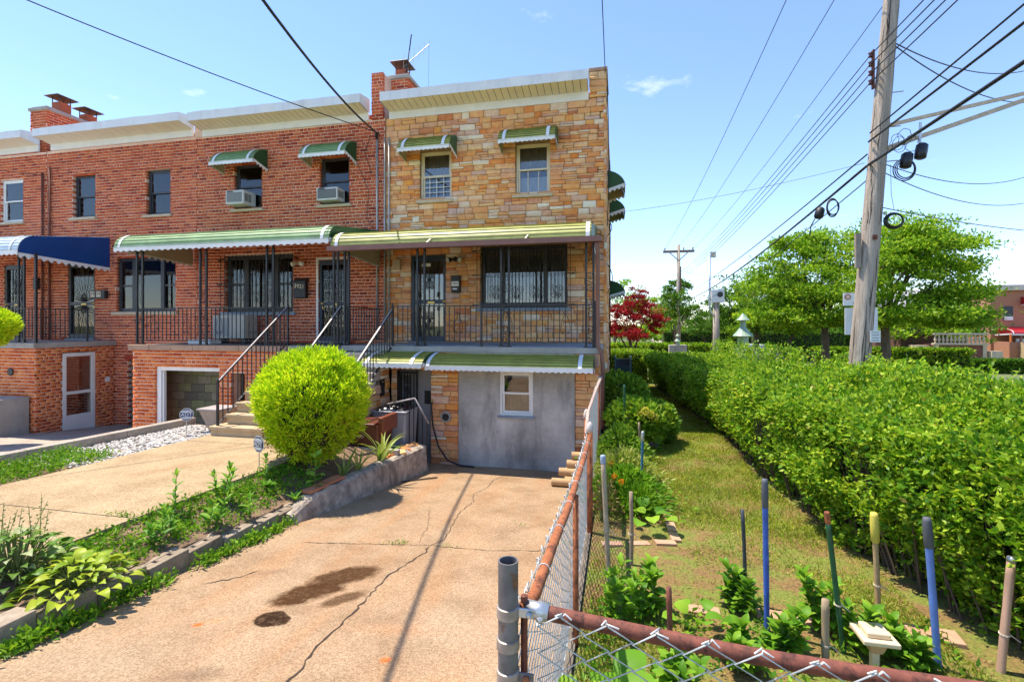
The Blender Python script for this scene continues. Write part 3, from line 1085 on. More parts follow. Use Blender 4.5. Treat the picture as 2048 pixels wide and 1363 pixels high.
def awning(par, x0, x1, prof, colour, valance=0.11, bands=((0.06, 0.13),), sides=(True, True), step=0.075, gap_front=True, side_bottom=None, label=None, wave=0.11, axis='x', vmat=None, bandmat=None, side_drop=0.13):
    """sheet-metal awning: overlapping slats along its length, white straps, scalloped lip, end panels."""
    mats = AW[colour] + [M['tan_under']]
    flip = (lambda p: p) if axis == 'x' else (lambda p: (p[1], p[0], p[2]))
    Q = resample(prof, step)
    mb = MB()
    n = len(Q)

    def nrm(i):
        a, b = Q[max(i - 1, 0)], Q[min(i + 1, n - 1)]
        dy, dz = b[0] - a[0], b[1] - a[1]
        L = math.hypot(dy, dz) or 1
        s = 1 if (dy < 0 or axis == 'y') else -1
        ny, nz = (dz / L, -dy / L)
        if nz < 0 or (abs(nz) < 1e-3 and False):
            ny, nz = -ny, -nz
        return ny, nz
    for i in range(n - 1):
        (ya, za), (yb, zb) = Q[i], Q[i + 1]
        na, nb = nrm(i), nrm(i + 1)
        k = 0.62
        ym, zm = ya + (yb - ya) * k, za + (zb - za) * k
        up = 0.014
        A = (ya, za)
        B = (ym + na[0] * up * 0.8, zm + na[1] * up * 0.8)
        C = (yb + nb[0] * up, zb + nb[1] * up)
        mb.quad(flip((x0, *A)), flip((x1, *A)), flip((x1, *B)), flip((x0, *B)), 1)
        mb.quad(flip((x0, *B)), flip((x1, *B)), flip((x1, *C)), flip((x0, *C)), 0)
        mb.quad(flip((x0, *C)), flip((x1, *C)), flip((x1, yb, zb)), flip((x0, yb, zb)), 0)
        t = 0.012
        mb.quad(flip((x0, ya - na[0] * t, za - na[1] * t)), flip((x1, ya - na[0] * t, za - na[1] * t)), flip((x1, yb - nb[0] * t * 2, zb - nb[1] * t * 2)), flip((x0, yb - nb[0] * t * 2, zb - nb[1] * t * 2)), 3)
    o = mb.build('awning', mats, par, label=label)
    # white straps near the ends
    for (a, b) in bands:
        for xa in ((x0 + a, x1 - b) if len(bands) == 1 else (x0 + a,)):
            s = MB()
            P = [(q[0] + nrm(i)[0] * 0.022, q[1] + nrm(i)[1] * 0.022) for i, q in enumerate(Q)]
            for i in range(n - 1):
                s.quad(flip((xa, *P[i])), flip((xa + 0.075, *P[i])), flip((xa + 0.075, *P[i + 1])), flip((xa, *P[i + 1])))
            s.build('strap', bandmat or M['white_paint'], o)
    # scalloped lip
    if valance:
        y, z = Q[-1]
        y -= 0.012 * (1 if axis == 'x' else -1)
        v = MB()
        m_ = max(8, int((x1 - x0) / 0.0185))
        top, bot = [], []
        for i in range(m_ + 1):
            x = x0 + (x1 - x0) * i / m_
            top.append(flip((x, y, z + 0.02)))
            bot.append(flip((x, y, z - valance * (0.86 + 0.14 * math.sin(2 * math.pi * (x - x0) / wave)))))
        back = 0.006 * (1 if axis == 'x' else -1)
        off = Vector(flip((0, back, 0)))
        V = top + bot + [tuple(Vector(p) + off) for p in top] + [tuple(Vector(p) + off) for p in bot]
        w = m_ + 1
        F = []
        for i in range(m_):
            F += [(i, w + i, w + i + 1, i + 1), (2 * w + i, 2 * w + i + 1, 3 * w + i + 1, 3 * w + i), (w + i, 3 * w + i, 3 * w + i + 1, w + i + 1)]
        v.add(V, F)
        v.build('valance', vmat or M['white_paint'], o)
    # end panels with horizontal ribs and their own scalloped foot
    zb = side_bottom if side_bottom is not None else Q[-1][1] - 0.02
    yw = Q[0][0]
    for k, x in ((0, x0), (1, x1)):
        if not sides[k]:
            continue
        e = MB()
        sgn = -1 if k == 0 else 1
        zt = max(q[1] for q in Q)
        zw = zb - side_drop
        rows = max(4, int((zt - zw) / 0.045))

        def yat(zz):
            if zz < zb:
                return Q[-1][0] + (yw - Q[-1][0]) * (zb - zz) / max(side_drop, 1e-6)
            best = None
            for a, b in zip(Q[:-1], Q[1:]):
                lo, hi = min(a[1], b[1]), max(a[1], b[1])
                if lo - 1e-6 <= zz <= hi + 1e-6 and hi > lo:
                    t = (zz - a[1]) / (b[1] - a[1])
                    yy = a[0] + (b[0] - a[0]) * t
                    best = yy
            return best if best is not None else (Q[-1][0] if zz < Q[-1][1] else yw)
        for r_ in range(rows):
            za, zc = zw + (zt - zw) * r_ / rows, zw + (zt - zw) * (r_ + 1) / rows
            ya, yc = yat(za), yat(zc - 1e-4)
            xo = x + sgn * 0.010
            e.quad(flip((x, yw, za)), flip((x, ya, za)), flip((xo, yc, zc)), flip((xo, yw, zc)))
            e.quad(flip((xo, yw, zc)), flip((xo, yc, zc)), flip((x, yc, zc)), flip((x, yw, zc)))
            e.quad(flip((x - sgn * .006, yw, za)), flip((x - sgn * .006, ya, za)), flip((x - sgn * .006, yc, zc)), flip((x - sgn * .006, yw, zc)), 1)
        e.build('end_panel', [mats[2], M['tan_under']], o)
        v = MB()
        L = abs(yw - Q[-1][0])
        m_ = max(6, int(L / 0.0185))
        top, bot = [], []
        for i in range(m_ + 1):
            yy = Q[-1][0] + (yw - Q[-1][0]) * i / m_
            zl_ = zb - side_drop * i / m_
            top.append(flip((x + sgn * 0.013, yy, zl_ + 0.03)))
            bot.append(flip((x + sgn * 0.013, yy, zl_ - max(valance, .06) * (0.6 + 0.3 * math.sin(2 * math.pi * i * L / m_ / wave)))))
        v.add(top + bot, [(i, m_ + 1 + i, m_ + 2 + i, i + 1) for i in range(m_)])
        v.build('valance', M['white_paint'], o)
    return o


def cornice(par, x0, x1, ends=(True, True), boards=24, lift=0.0, droop=0.0):
    z = lift
    fr = MB()
    fr.box(x0, x1, FY - 0.035, FY + 0.02, 7.38 + z, 7.57 + z)
    co = fr.build('cornice', M['cream'] if False else M['white_paint'], par)
    # bent sheet-metal fascia, its top edge slightly wavy
    f = MB()
    n = 46
    top, bot, back = [], [], []
    for i in range(n + 1):
        x = x0 - 0.02 + (x1 - x0 + 0.04) * i / n
        wv = 0.018 * noise.noise(Vector((x * 1.7, z + x0, 0))) + 0.01 * noise.noise(Vector((x * 6.0, 2, x0)))
        yv = 0.02 * noise.noise(Vector((x * 2.3, 7, x0)))
        top.append((x, FY - 0.50 + yv, 7.86 + z + wv))
        bot.append((x, FY - 0.50, 7.635 + z))
        back.append((x, FY - 0.12, 7.92 + z + wv * 0.5))
    V = top + bot + back
    w = n + 1
    F = [(i, w + i, w + i + 1, i + 1) for i in range(n)] + [(2 * w + i, i, i + 1, 2 * w + i + 1) for i in range(n)]
    f.add(V, F)
    for (xe, s) in ((x0 - 0.02, -1), (x1 + 0.02, 1)):
        f.add([(xe, FY - 0.50, 7.635 + z), (xe, FY, 7.56 + z), (xe, FY, 7.92 + z), (xe, FY - 0.12, 7.92 + z), (xe, FY - 0.50, 7.86 + z)], [(0, 1, 2, 3, 4)])
    f.build('fascia', M['white_metal'], co)
    # soffit of narrow boards
    bw = (x1 - x0) / boards
    bm = MB().add([(0.006, -0.485, 0.092), (bw - 0.008, -0.485, 0.092), (bw - 0.008, -0.034, 0.012), (0.006, -0.034, 0.012), (0.006, -0.485, 0.105), (bw - 0.008, -0.485, 0.105), (bw - 0.008, -0.034, 0.025), (0.006, -0.034, 0.025)],
                  [(0, 1, 2, 3)[::-1], (4, 5, 6, 7), (0, 1, 5, 4), (1, 2, 6, 5), (2, 3, 7, 6), (3, 0, 4, 7)]).mesh('soffit_board', M['cream'])
    for i in range(boards):
        o = bpy.data.objects.new('soffit_board', bm)
        o.location = (x0 + i * bw, FY, 7.55 + z)
        _link(o, co)
    MB().add([(x0, FY - .48, 7.68 + z), (x1, FY - .48, 7.68 + z), (x1, FY - .02, 7.595 + z), (x0, FY - .02, 7.595 + z)], [(0, 1, 2, 3)]).build('soffit_deck', M['tar'], co)
    return co


def chimney(par, x0, x1, y0, y1, z0, z1, flues, mat='brick', cap=True):
    b = MB()
    b.box(x0 + .01, x1 - .01, y0 + .01, y1 - .01, z0, z1 - 0.14)
    o = b.build('chimney', M['mortar'], par)
    it = brick_items(x0, x1, z0, z1 - 0.16, [], y0 + .01, 'F') + brick_items(y0, y1, z0, z1 - 0.16, [], x1 - .01, 'R')
    pieces(o, 'brick', [unit_box], it, M['brick'], 120)
    c = MB()
    c.box(x0 - .04, x1 + .04, y0 - .04, y1 + .04, z1 - 0.14, z1 - .05)
    c.box(x0 + .02, x1 - .02, y0 + .02, y1 - .02, z1 - .05, z1)
    c.build('chimney_crown', M['concrete'], o, bevel=.01)
    for (fx, fy, s, h) in flues:
        f = MB()
        f.box(fx - s, fx + s, fy - s, fy + s, z1 - .02, z1 + h)
        fo = f.build('flue', M['flue'], o, bevel=.012)
        k = MB()
        k.add([(fx - s * 1.7, fy - s * 1.9, z1 + h + .16), (fx + s * 1.7, fy - s * 1.9, z1 + h + .16), (fx + s * 1.7, fy + s * 1.9, z1 + h + .16), (fx - s * 1.7, fy + s * 1.9, z1 + h + .16),
               (fx - s * 1.5, fy - s * 1.7, z1 + h + .19), (fx + s * 1.5, fy - s * 1.7, z1 + h + .19), (fx + s * 1.5, fy + s * 1.7, z1 + h + .19), (fx - s * 1.5, fy + s * 1.7, z1 + h + .19)],
              [(0, 3, 2, 1), (4, 5, 6, 7), (0, 1, 5, 4), (1, 2, 6, 5), (2, 3, 7, 6), (3, 0, 4, 7)])
        for sx in (-1, 1):
            for sy in (-1, 1):
                k.box(fx + sx * s * .9 - .01, fx + sx * s * .9 + .01, fy + sy * s * .9 - .01, fy + sy * s * .9 + .01, z1 + h, z1 + h + .165)
        k.build('flue_cap', M['tar'], fo)
    return o


def iron_door(par, x0, x1, z0, z1, y, frame_mat, leaf_mat_, style, surround=None, knob_left=True):
    """front door behind an iron security door"""
    d = MB()
    d.box(x0, x0 + .07, y + .03, y + .10, z0, z1)
    d.box(x1 - .07, x1, y + .03, y + .10, z0, z1)
    d.box(x0 + .07, x1 - .07, y + .03, y + .10, z1 - .13, z1)
    d.box(x0 + .07, x1 - .07, y + .03, y + .10, z0, z0 + .12)
    zm = z0 + (z1 - z0) * 0.46
    d.box(x0 + .07, x1 - .07, y + .035, y + .095, zm - .05, zm + .05)
    do = d.build('security_door', frame_mat, par, bevel=.004)
    MB().box(x0 + .05, x1 - .05, y + .22, y + .27, z0, z1 - .05).build('door_leaf', leaf_mat_, do)
    MB().box(x0 + .07, x1 - .07, y + .085, y + .09, z0 + .12, z1 - .13).build('pane', M['glass'], do)
    g = MB()
    xc = (x0 + x1) / 2
    yb = y + .06
    if style == 'bars':
        for i in range(1, 6):
            xx = x0 + .07 + (x1 - x0 - .14) * i / 6
            g.tube([(xx, yb, z0 + .12), (xx, yb, z1 - .13)], .009, 5)
        for zc in (zm + .55, zm - .48):
            for s in (-1, 1):
                for k in (-1, 1):
                    s_scroll(g, (xc + s * .07, yb - .012, zc + k * .13), .22, .009, s * k, 'F', 12)
            g.lathe((xc, yb - .03, zc), [(.03, 0), (.045, .012), (.03, .024)], 8, axis=(0, 1, 0))
        for zc in (zm + .82, zm + .18, zm - .16, zm - .80):
            for s in (-1, 1):
                s_scroll(g, (xc + s * (x1 - x0) * .27, yb - .012, zc), .13, .011, s, 'F', 10)
    elif style == 'scrolls':
        for i in range(1, 4):
            xx = x0 + .07 + (x1 - x0 - .14) * i / 4
            g.tube([(xx, yb, z0 + .12), (xx, yb, z1 - .13)], .010, 5)
        for i in range(4):
            xx = x0 + .07 + (x1 - x0 - .14) * (i + .5) / 4
            for j in range(3):
                s_scroll(g, (xx, yb - .01, zm + .20 + j * .29), .27, .009, 1 if i < 2 else -1, 'F', 12)
                s_scroll(g, (xx, yb - .01, z0 + .27 + j * .25), .23, .009, -1 if i < 2 else 1, 'F', 12)
    else:                                          # sunburst
        for (zc, up) in ((zm + .06, 1), (zm - .06, -1)):
            H = (z1 - .13 - zc) if up > 0 else (zc - z0 - .12)
            for i in range(1, 14):
                a = math.pi * i / 14
                dx, dz = math.cos(a), math.sin(a)
                L = min(H / max(dz, .02), (x1 - x0 - .14) / 2 / max(abs(dx), .02))
                g.tube([(xc, yb, zc), (xc + dx * L, yb, zc + up * dz * L)], .008, 4)
            g.tube([(q[0], yb, q[1]) for q in spiral(xc, zc, .07, .07, 0, math.pi * up, 10)], .012, 4)
    g.build('ironwork', M['iron'], do)
    k = MB()
    kx = x0 + .11 if knob_left else x1 - .035
    k.lathe((kx, y + .03, zm), [(.03, 0), (.03, .008), (.012, .012), (.012, .04), (.028, .05), (.028, .065), (.01, .075)], 10, axis=(0, -1, 0))
    k.box(kx - .012, kx + .012, y + .015, y + .03, zm - .14, zm - .08)
    k.build('door_handle', M['brass'], do)
    MB().box(xc - .02, xc + .16, y + .018, y + .034, zm - .04, zm).build('letter_plate', M['brass'], do)
    MB().box(x0 - .04, x1 + .04, y - .06, y + .03, z0 - .05, z0 - .002).build('door_sill', M['bluestone'], do)
    if surround:
        s = MB()
        s.box(x0 - .06, x0 - .002, y - .02, y + .08, z0, z1 + .06)
        s.box(x0 - .002, x1 + .002, y - .02, y + .08, z1 + .002, z1 + .06)
        s.build('door_casing', surround, do)
    return do


def conduit(par, pts, r, mat='conduit', name='conduit'):
    return MB().tube(pts, r, 8).build(name, M[mat], par, smooth=True)


def text_part(par, s, loc, size, mat, rot=(math.pi / 2, 0, 0), name='lettering', align='CENTER', ext=0.002):
    c = bpy.data.curves.new(name, 'FONT')
    c.body = s
    c.size = size
    c.align_x = align
    c.align_y = 'CENTER'
    c.extrude = ext
    c.materials.append(mat)
    tmp = bpy.data.objects.new('tmp_text', c)
    COL.objects.link(tmp)
    me = bpy.data.meshes.new_from_object(tmp.evaluated_get(bpy.context.evaluated_depsgraph_get()))
    bpy.data.objects.remove(tmp, do_unlink=True)
    me.name = name
    o = bpy.data.objects.new(name, me)
    o.location = loc
    o.rotation_euler = rot
    _link(o, par)
    return o
# ---------------------------------------------------------------- the stone-faced end house
H1 = house('stone_house', 'end row house faced in orange stone with lime awnings and grey stucco basement', -5.85, -0.30, M['stone_mortar'])
ops = [(-4.90, -4.07, 5.28, 6.50), (-2.44, -1.61, 5.28, 6.50), (-5.14, -4.22, 1.74, 3.89), (-3.30, -1.20, 2.58, 4.05)]
mb = MB()
wall_panel(mb, -5.85, -0.30, 1.0, 7.45, ops, FY + 0.012, 0.4)
mb.box(-0.66, -0.30, FY - 0.02, FY + 1.2, 7.45, 8.06)
wall1 = mb.build('front_wall', M['stone_mortar'], H1)
it = stone_items(-5.82, -0.30, 1.70, 7.42, ops, FY + 0.012, 'F', 5)
it += stone_items(-0.68, -0.29, 7.42, 8.02, [], FY - 0.02, 'F', 8)
mb = MB()
mb.box(-0.70, -0.27, FY - 0.05, FY + 1.25, 8.02, 8.10)
mb.build('coping', M['brownstone'], H1, bevel=.01)
# stone-faced flank (seen edge-on along the garden)
fl = MB()
fl.box(-0.50, -0.312, FY + 0.012, FY + 6.3, -0.9, 7.5)
flank = fl.build('flank_wall', M['stone_mortar'], H1)
its = stone_items(FY - 0.02, FY + 3.2, 0.0, 7.4, [], -0.312, 'R', 21, .16, .24)
pieces(flank, 'stone', stone_protos, its, M['stone'], 40)

# basement storey under the porch: grey stucco infill between stone piers
opb = [(-4.56, -3.80, -0.9, 1.22), (-2.33, -1.66, 0.36, 1.24)]
mb = MB()
wall_panel(mb, -4.68, -0.40, -0.9, 1.60, opb, PY + 0.012, 0.3)
mb.box(-0.42, -0.398, PY + .013, FY, -0.9, 1.60)
base1 = mb.build('basement_wall', M['stone_mortar'], H1)
it2 = stone_items(-3.80, -3.20, -0.85, 1.60, [], PY + 0.012, 'F', 12) + stone_items(-0.84, -0.39, -0.85, 1.60, [], PY + 0.012, 'F', 13)
it2 += stone_items(-4.68, -4.56, -0.85, 1.60, [], PY + 0.012, 'F', 14) + stone_items(-4.56, -3.80, 1.22, 1.60, [], PY + 0.012, 'F', 15)
it2 += stone_items(PY, FY, 0.0, 1.62, [], -0.402, 'R', 17)
al = it + it2
# the nearest three hundred stones are pieces of their own
al.sort(key=lambda i_: (Vector(i_[1]) - CAM).length)
near = al[:300]
pieces(wall1, 'stone', stone_protos, [i_ for i_ in al if i_ in near and i_[1][1] > 10.5], M['stone'], 300)
pieces(base1, 'stone', stone_protos, [i_ for i_ in near if i_[1][1] <= 10.5], M['stone'], 300)
pieces(wall1, 'stone', stone_protos, al[300:], M['stone'], 0)
# stucco panel, a little uneven, with a trowelled edge
st = MB()
so = [(-2.33, -1.66, 0.36, 1.24)]
wall_panel(st, -3.19, -0.84, -0.9, 1.60, so, PY - 0.022, 0.12, grow=0.0)
st.quad((-3.19, PY - .022, -.9), (-3.19, PY - .022, 1.6), (-3.19, PY + .02, 1.6), (-3.19, PY + .02, -.9))
st.build('stucco_panel', M['stucco'], H1)
# plain basement window: white vinyl double hung
window(H1, -2.33, -1.66, 0.36, 1.24, M['white_paint'], PY - 0.022, None, 0.02, M['shade_fabric'], (0.36, 0.80))
MB().box(-2.37, -1.62, PY - 0.07, PY - 0.025, 0.315, 0.357).build('window_ledge', M['bluestone'], H1)
# vent pipe and hose bib in the stone pier
v = MB()
v.lathe((-3.46, PY - .015, 0.28), [(.115, 0), (.115, .03), (.075, .035), (.07, -.0)], 20, axis=(0, -1, 0))
v.build('vent_ring', M['concrete'], H1)
MB().lathe((-3.46, PY - .054, 0.28), [(.06, 0), (.06, .012)], 16, axis=(0, -1, 0)).build('vent_mouth', M['iron'], H1)
# basement security gate standing in front of a steel door
g = MB()
g.box(-4.54, -3.80, PY + .16, PY + .20, -0.80, 1.20)
gd = g.build('basement_door', plain('grey_steel_door', (0.30, 0.29, 0.29), .5, .1, 3), H1)
MB().box(-4.0, -3.84, PY + .148, PY + .16, 0.50, 0.78).build('door_window', M['iron'], gd)
gt = MB()
for x in (-4.54, -4.12):
    gt.box(x - .018, x + .018, PY + .02, PY + .055, -0.72, 1.2)
gt.box(-4.54, -4.12, PY + .02, PY + .055, 1.14, 1.18)
gt.box(-4.54, -4.12, PY + .02, PY + .055, 0.16, 0.20)
gt.box(-4.54, -4.12, PY + .02, PY + .055, -0.70, -0.64)
go = gt.build('security_gate', M['iron'], H1)
for i in range(1, 6):
    k = bpy.data.objects.new('gate_bar', picket_mesh)
    k.location = (-4.54 + .42 * i / 6, PY + .038, -0.66)
    k.scale = (1.2, 1.2, 1.8)
    _link(k, go)
for j in range(4):
    sc_ = MB()
    for s in (-1, 1):
        s_scroll(sc_, (-4.33 + s * .035, PY + .02, 0.35 + j * .22), .19, .008, s, 'F', 10)
    sc_.build('scroll', M['iron'], go)

# porch slab with its edge, landing and steps side
sl = MB()
sl.box(-5.84, -0.36, PY - 0.05, FY, 1.60, 1.715)
sl.build('porch_slab', M['concrete'], H1, bevel=.012)
MB().box(-4.66, -0.42, PY + .10, FY, 1.716, 1.735).build('porch_floor', M['bluestone'], H1)

# upper windows
window(H1, -4.90, -4.07, 5.28, 6.50, M['cream'], FY, M['limestone'], 0.09, M['shade_fabric'], (5.9, 6.5), grille=True)
w_ = window(H1, -2.44, -1.61, 5.28, 6.50, M['cream'], FY, M['limestone'], 0.09, M['shade_fabric'], (5.9, 6.5))
c_ = MB()
for x in (-2.16, -1.90):
    c_.box(x - .008, x + .008, FY + .142, FY + .15, 5.36, 5.87)
c_.build('muntin', M['cream'], w_)
MB().box(-2.40, -1.65, FY + .27, FY + .275, 5.3, 5.75).build('curtain', M['curtain'], w_)
for (a, b) in ((-5.25, -3.92), (-2.74, -1.42)):
    awning(H1, a, b, quarter_profile(FY - .02, 6.80, FY - .56, 6.40), 'lime', .08, ((.10, .20),), (True, True), .06, side_bottom=6.41)
# porch window: three-part dark window behind an iron guard
wf = MB()
x0, x1, z0, z1 = -3.30, -1.20, 2.58, 4.05
for (a, b) in ((x0, x0 + .07), (-2.83, -2.74), (-1.78, -1.69), (x1 - .07, x1)):
    wf.box(a, b, FY + .10, FY + .18, z0, z1)
wf.box(x0 + .07, x1 - .07, FY + .105, FY + .175, z1 - .09, z1)
wf.box(x0 + .07, x1 - .07, FY + .105, FY + .175, z0, z0 + .12)
wp = wf.build('window', M['dark_frame'], H1)
for (a, b) in ((x0 + .07, -2.83), (-2.74, -1.78), (-1.69, x1 - .07)):
    MB().box(a, b, FY + .14, FY + .146, z0 + .12, z1 - .09).build('pane', M['glass'], wp)
MB().box(x0, x1, FY + .30, FY + .31, z0, z1).build('curtain', plain('grey_sheer', (0.13, 0.12, 0.11), .9, .08, 3), wp)
MB().box(x0 - .1, x1 + .08, FY - .07, FY + .09, z0 - .09, z0 - .01).build('sill', M['bluestone'], wp, bevel=.006)
gu = MB()
for zz in (z0 + .06, z0 + .78, z1 - .1):
    gu.bar((x0 - .18, FY - .09, zz), (x1 + .16, FY - .09, zz), .02, .012)
    for xx in (x0 - .17, x1 + .15):
        gu.box(xx - .03, xx + .03, FY - .10, FY, zz - .012, zz + .012)
gs = gu.build('window_guard', M['iron'], wp)
for i in range(27):
    k = bpy.data.objects.new('guard_bar', picket_mesh)
    k.location = (x0 - .08 + (x1 - x0 + .16) * i / 26, FY - .09, z0 - .02)
    k.scale = (.8, .8, z1 - z0 + .02)
    _link(k, gs)
for xc in (-2.95, -2.45, -1.95, -1.45):
    for (zc, hh, fl_) in ((2.95, .34, 1), (3.65, .30, -1)):
        sc_ = MB()
        for s in (-1, 1):
            s_scroll(sc_, (xc + s * .06, FY - .10, zc), hh, .006, s * fl_)
        sc_.build('scroll', M['iron'], gs)
# front door
iron_door(H1, -5.14, -4.22, 1.76, 3.89, FY, M['navy'], plain('brown_door', (0.20, 0.105, 0.062), .6, .2, 5, stretch=(1, 1, .2)), 'bars', None, False)
# porch awning with gutter and downpipe
pr = arc_profile(FY - .02, 4.42, PY - .20, 3.78, .86, .45)
aw1 = awning(H1, -5.98, -0.52, pr, 'lime', 0, ((.10, .10),), (True, True), .085, side_bottom=3.80)
gt = MB()
for (za, ya, zb, yb) in ():
    pass
gt.box(-5.98, -0.33, PY - .34, PY - .21, 3.70, 3.715)
gt.box(-5.98, -0.33, PY - .345, PY - .335, 3.70, 3.80)
gt.box(-5.98, -0.33, PY - .215, PY - .205, 3.70, 3.82)
gt.box(-5.985, -5.975, PY - .34, PY - .21, 3.70, 3.80)
gt.box(-0.335, -0.325, PY - .34, PY - .21, 3.70, 3.80)
gt.build('gutter', M['gutter'], H1)
for x in (-3.75, -1.75):
    MB().bar((x, PY - .34, 3.80), (x + .06, PY + .05, 4.05), .03, .008).build('gutter_strap', M['cream'], H1)
MB().tube([(-0.42, PY - .27, 3.70), (-0.40, PY - .2, 3.55), (-0.40, PY - .12, 3.40), (-0.40, PY - .12, 1.78), (-0.33, PY - .10, 1.62), (-0.31, PY - .08, 1.40), (-0.31, PY - .08, 0.2)], .04, 8).build('downpipe', M['gutter'], H1, smooth=True)
iron_column(H1, -4.04, PY + .06, 1.715, 3.75, .16)
iron_column(H1, -2.24, PY + .06, 1.715, 3.75, .16)
iron_column(H1, -0.56, PY + .06, 1.715, 3.75, .14)
railing(H1, 'porch_railing', [(-4.66, PY + .02, 1.715), (-2.72, PY + .02, 1.715), (-0.46, PY + .02, 1.715)], .83, lyres=2, foot=.10)
# the two lime awnings over the basement door and window
lp = quarter_profile(PY - .01, 1.57, PY - .55, 1.35)
awning(H1, -5.02, -3.72, quarter_profile(PY - .01, 1.60, PY - .66, 1.38), 'lime', .08, ((.10, .26),), (True, True), .07, side_bottom=1.40)
awning(H1, -3.70, -0.47, lp, 'lime', .08, ((.02, .27),), (False, True), .07, side_bottom=1.37)
cornice(H1, -5.72, -0.70, boards=30)
# side awnings on the flank, seen end-on
for (ya, yb, zt, pj) in ((12.4, 13.4, 6.02, .44), (14.8, 15.8, 5.95, .46), (16.2, 17.3, 3.60, .48)):
    awning(H1, ya, yb, quarter_profile(-.31, zt, -.31 + pj, zt - .36), 'green', .10, ((.1, .2),), (True, True), .06, side_bottom=zt - .36, axis='y')
# cables clipped to the corner
for (yy, za, zb, bulge) in ((FY + .3, 4.5, 7.8, .03), (FY + .2, 2.9, 3.6, .12), (FY + .5, 4.3, 4.7, .10)):
    P = [(-.30 + .02 + bulge * math.sin(math.pi * i / 10), yy, zb + (za - zb) * i / 10) for i in range(11)]
    MB().tube(P, .010, 5).build('clipped_cable', M['cable'], H1)
# conduits and meter box at the party line
conduit(H1, [(-5.72, FY - .05, 6.9), (-5.72, FY - .05, 1.8)], .026)
conduit(H1, [(-5.84, FY - .05, 6.9), (-5.84, FY - .05, 1.8)], .022)
bx_ = MB().box(-5.60, -5.40, FY - .10, FY - .02, 3.55, 3.80)
bx_.build('meter_box', plain('tan_box', (0.52, 0.40, 0.26), .6, .08, 4), H1, bevel=.008)

# steps shared by the two middle doors (each house keeps its own flight)
def flight(par, x0, x1, stone_mat, side=None):
    n = 8
    zb, zt = 0.14, 1.60
    y0, y1 = 7.46, PY - .06
    for i in range(n):
        z1_ = zb + (zt - zb) * (i + 1) / (n + 0.0) - 0.0
        ya = y0 + (y1 - y0) * i / n
        s = MB()
        xa, xb = (x0, x1) if i else (x0 - (.14 if par is not H1 else 0), x1)
        s.box(xa, xb, ya, ya + (y1 - y0) / n + .10 if i < n - 1 else y1, z1_ - .19 if i else zb - .3, z1_ - .075)
        s.box(xa - .012, xb + .012, ya - .03, ya + (y1 - y0) / n + .12 if i < n - 1 else y1 + .005, z1_ - .075, z1_ - .012)
        s.build('step', stone_mat, par, bevel=.01)
    s = MB()
    s.add([(x0 + .02, y0 + .1, -.9), (x0 + .02, y1, -.9), (x0 + .02, y1, zt - .25), (x0 + .02, y0 + .25, zb), (x1 - .004, y0 + .1, -.9), (x1 - .004, y1, -.9), (x1 - .004, y1, zt - .25), (x1 - .004, y0 + .25, zb)],
          [(0, 1, 2, 3), (4, 7, 6, 5), (0, 3, 7, 4), (3, 2, 6, 7), (2, 1, 5, 6)])
    return s


pale_step = plain('pale_step_stone', (0.52, 0.44, 0.36), .9, .16, 3, .3, 60, grime=.3)
tan_step = plain('tan_step_stone', (0.52, 0.38, 0.22), .9, .18, 3, .3, 60, grime=.35)
f1 = flight(H1, -5.84, -4.70, pale_step)
fo1 = f1.build('stair_side', M['stone_mortar'], H1)
its = []
for (ya, yb, zt) in ((7.55, 8.0, .12), (8.0, 8.45, .55), (8.45, 8.95, .95), (8.95, 9.34, 1.28)):
    its += stone_items(ya, yb, -.85, zt, [], -4.702, 'R', int(ya * 10))
pieces(fo1, 'stone', stone_protos, its, M['stone'], 60)
MB().box(-4.69, -4.675, 8.92, 9.10, .72, 1.06).build('stair_vent', M['iron'], H1)
railing(H1, 'stair_railing', [(-4.72, 7.55, .18), (-4.66, PY, 1.60)], .88, M['bare_rail'], .14, .12, posts=True)
# ---------------------------------------------------------------- the brick house in the middle (green awnings)
def brick_house_shell(H, X0, X1, ops, extra=None, zlow=1.0, lim=300):
    mb = MB()
    wall_panel(mb, X0, X1, zlow, 7.45, ops, FY + .012, .4)
    w = mb.build('front_wall', M['mortar'], H)
    it = brick_items(X0, X1, zlow, 7.42, ops, FY + .012)
    return w, it


H2 = house('brick_house', 'red brick row house with green awnings and an open garage below', -11.60, -5.86, M['brick'])
ops2 = [(-10.38, -9.50, 5.34, 6.57), (-7.72, -6.87, 5.32, 6.57), (-10.67, -8.54, 2.52, 4.06), (-7.76, -6.91, 1.74, 3.87)]
w2, it_a = brick_house_shell(H2, -11.60, -5.86, ops2)
# porch front with the garage opening, a brick pier either side
opg = [(-10.76, -8.95, -1.0, 1.20), (-8.93 + .28, -8.28, -1.0, 1.05)]
mb = MB()
wall_panel(mb, -11.42, -7.16, -1.0, 1.56, opg, PY + .012, .3)
pb = mb.build('porch_wall', M['mortar'], H2)
it_b = brick_items(-11.42, -7.16, -1.0, 1.56, opg, PY + .012)
alln = sorted(it_a + it_b, key=lambda i_: (Vector(i_[1]) - CAM).length)
ids = set(id(i_) for i_ in alln[:300])
pieces(pb, 'brick', [unit_bounce], [i_ for i_ in it_b if id(i_) in ids], M['brick_orange_bounce'], 300)
pieces(pb, 'brick', [unit_bounce], [i_ for i_ in it_b if id(i_) not in ids], M['brick_orange_bounce'], 0)
pieces(w2, 'brick', [unit_box], [i_ for i_ in it_a if id(i_) in ids], M['brick'], 300)
pieces(w2, 'brick', [unit_box], [i_ for i_ in it_a if id(i_) not in ids], M['brick'], 0)
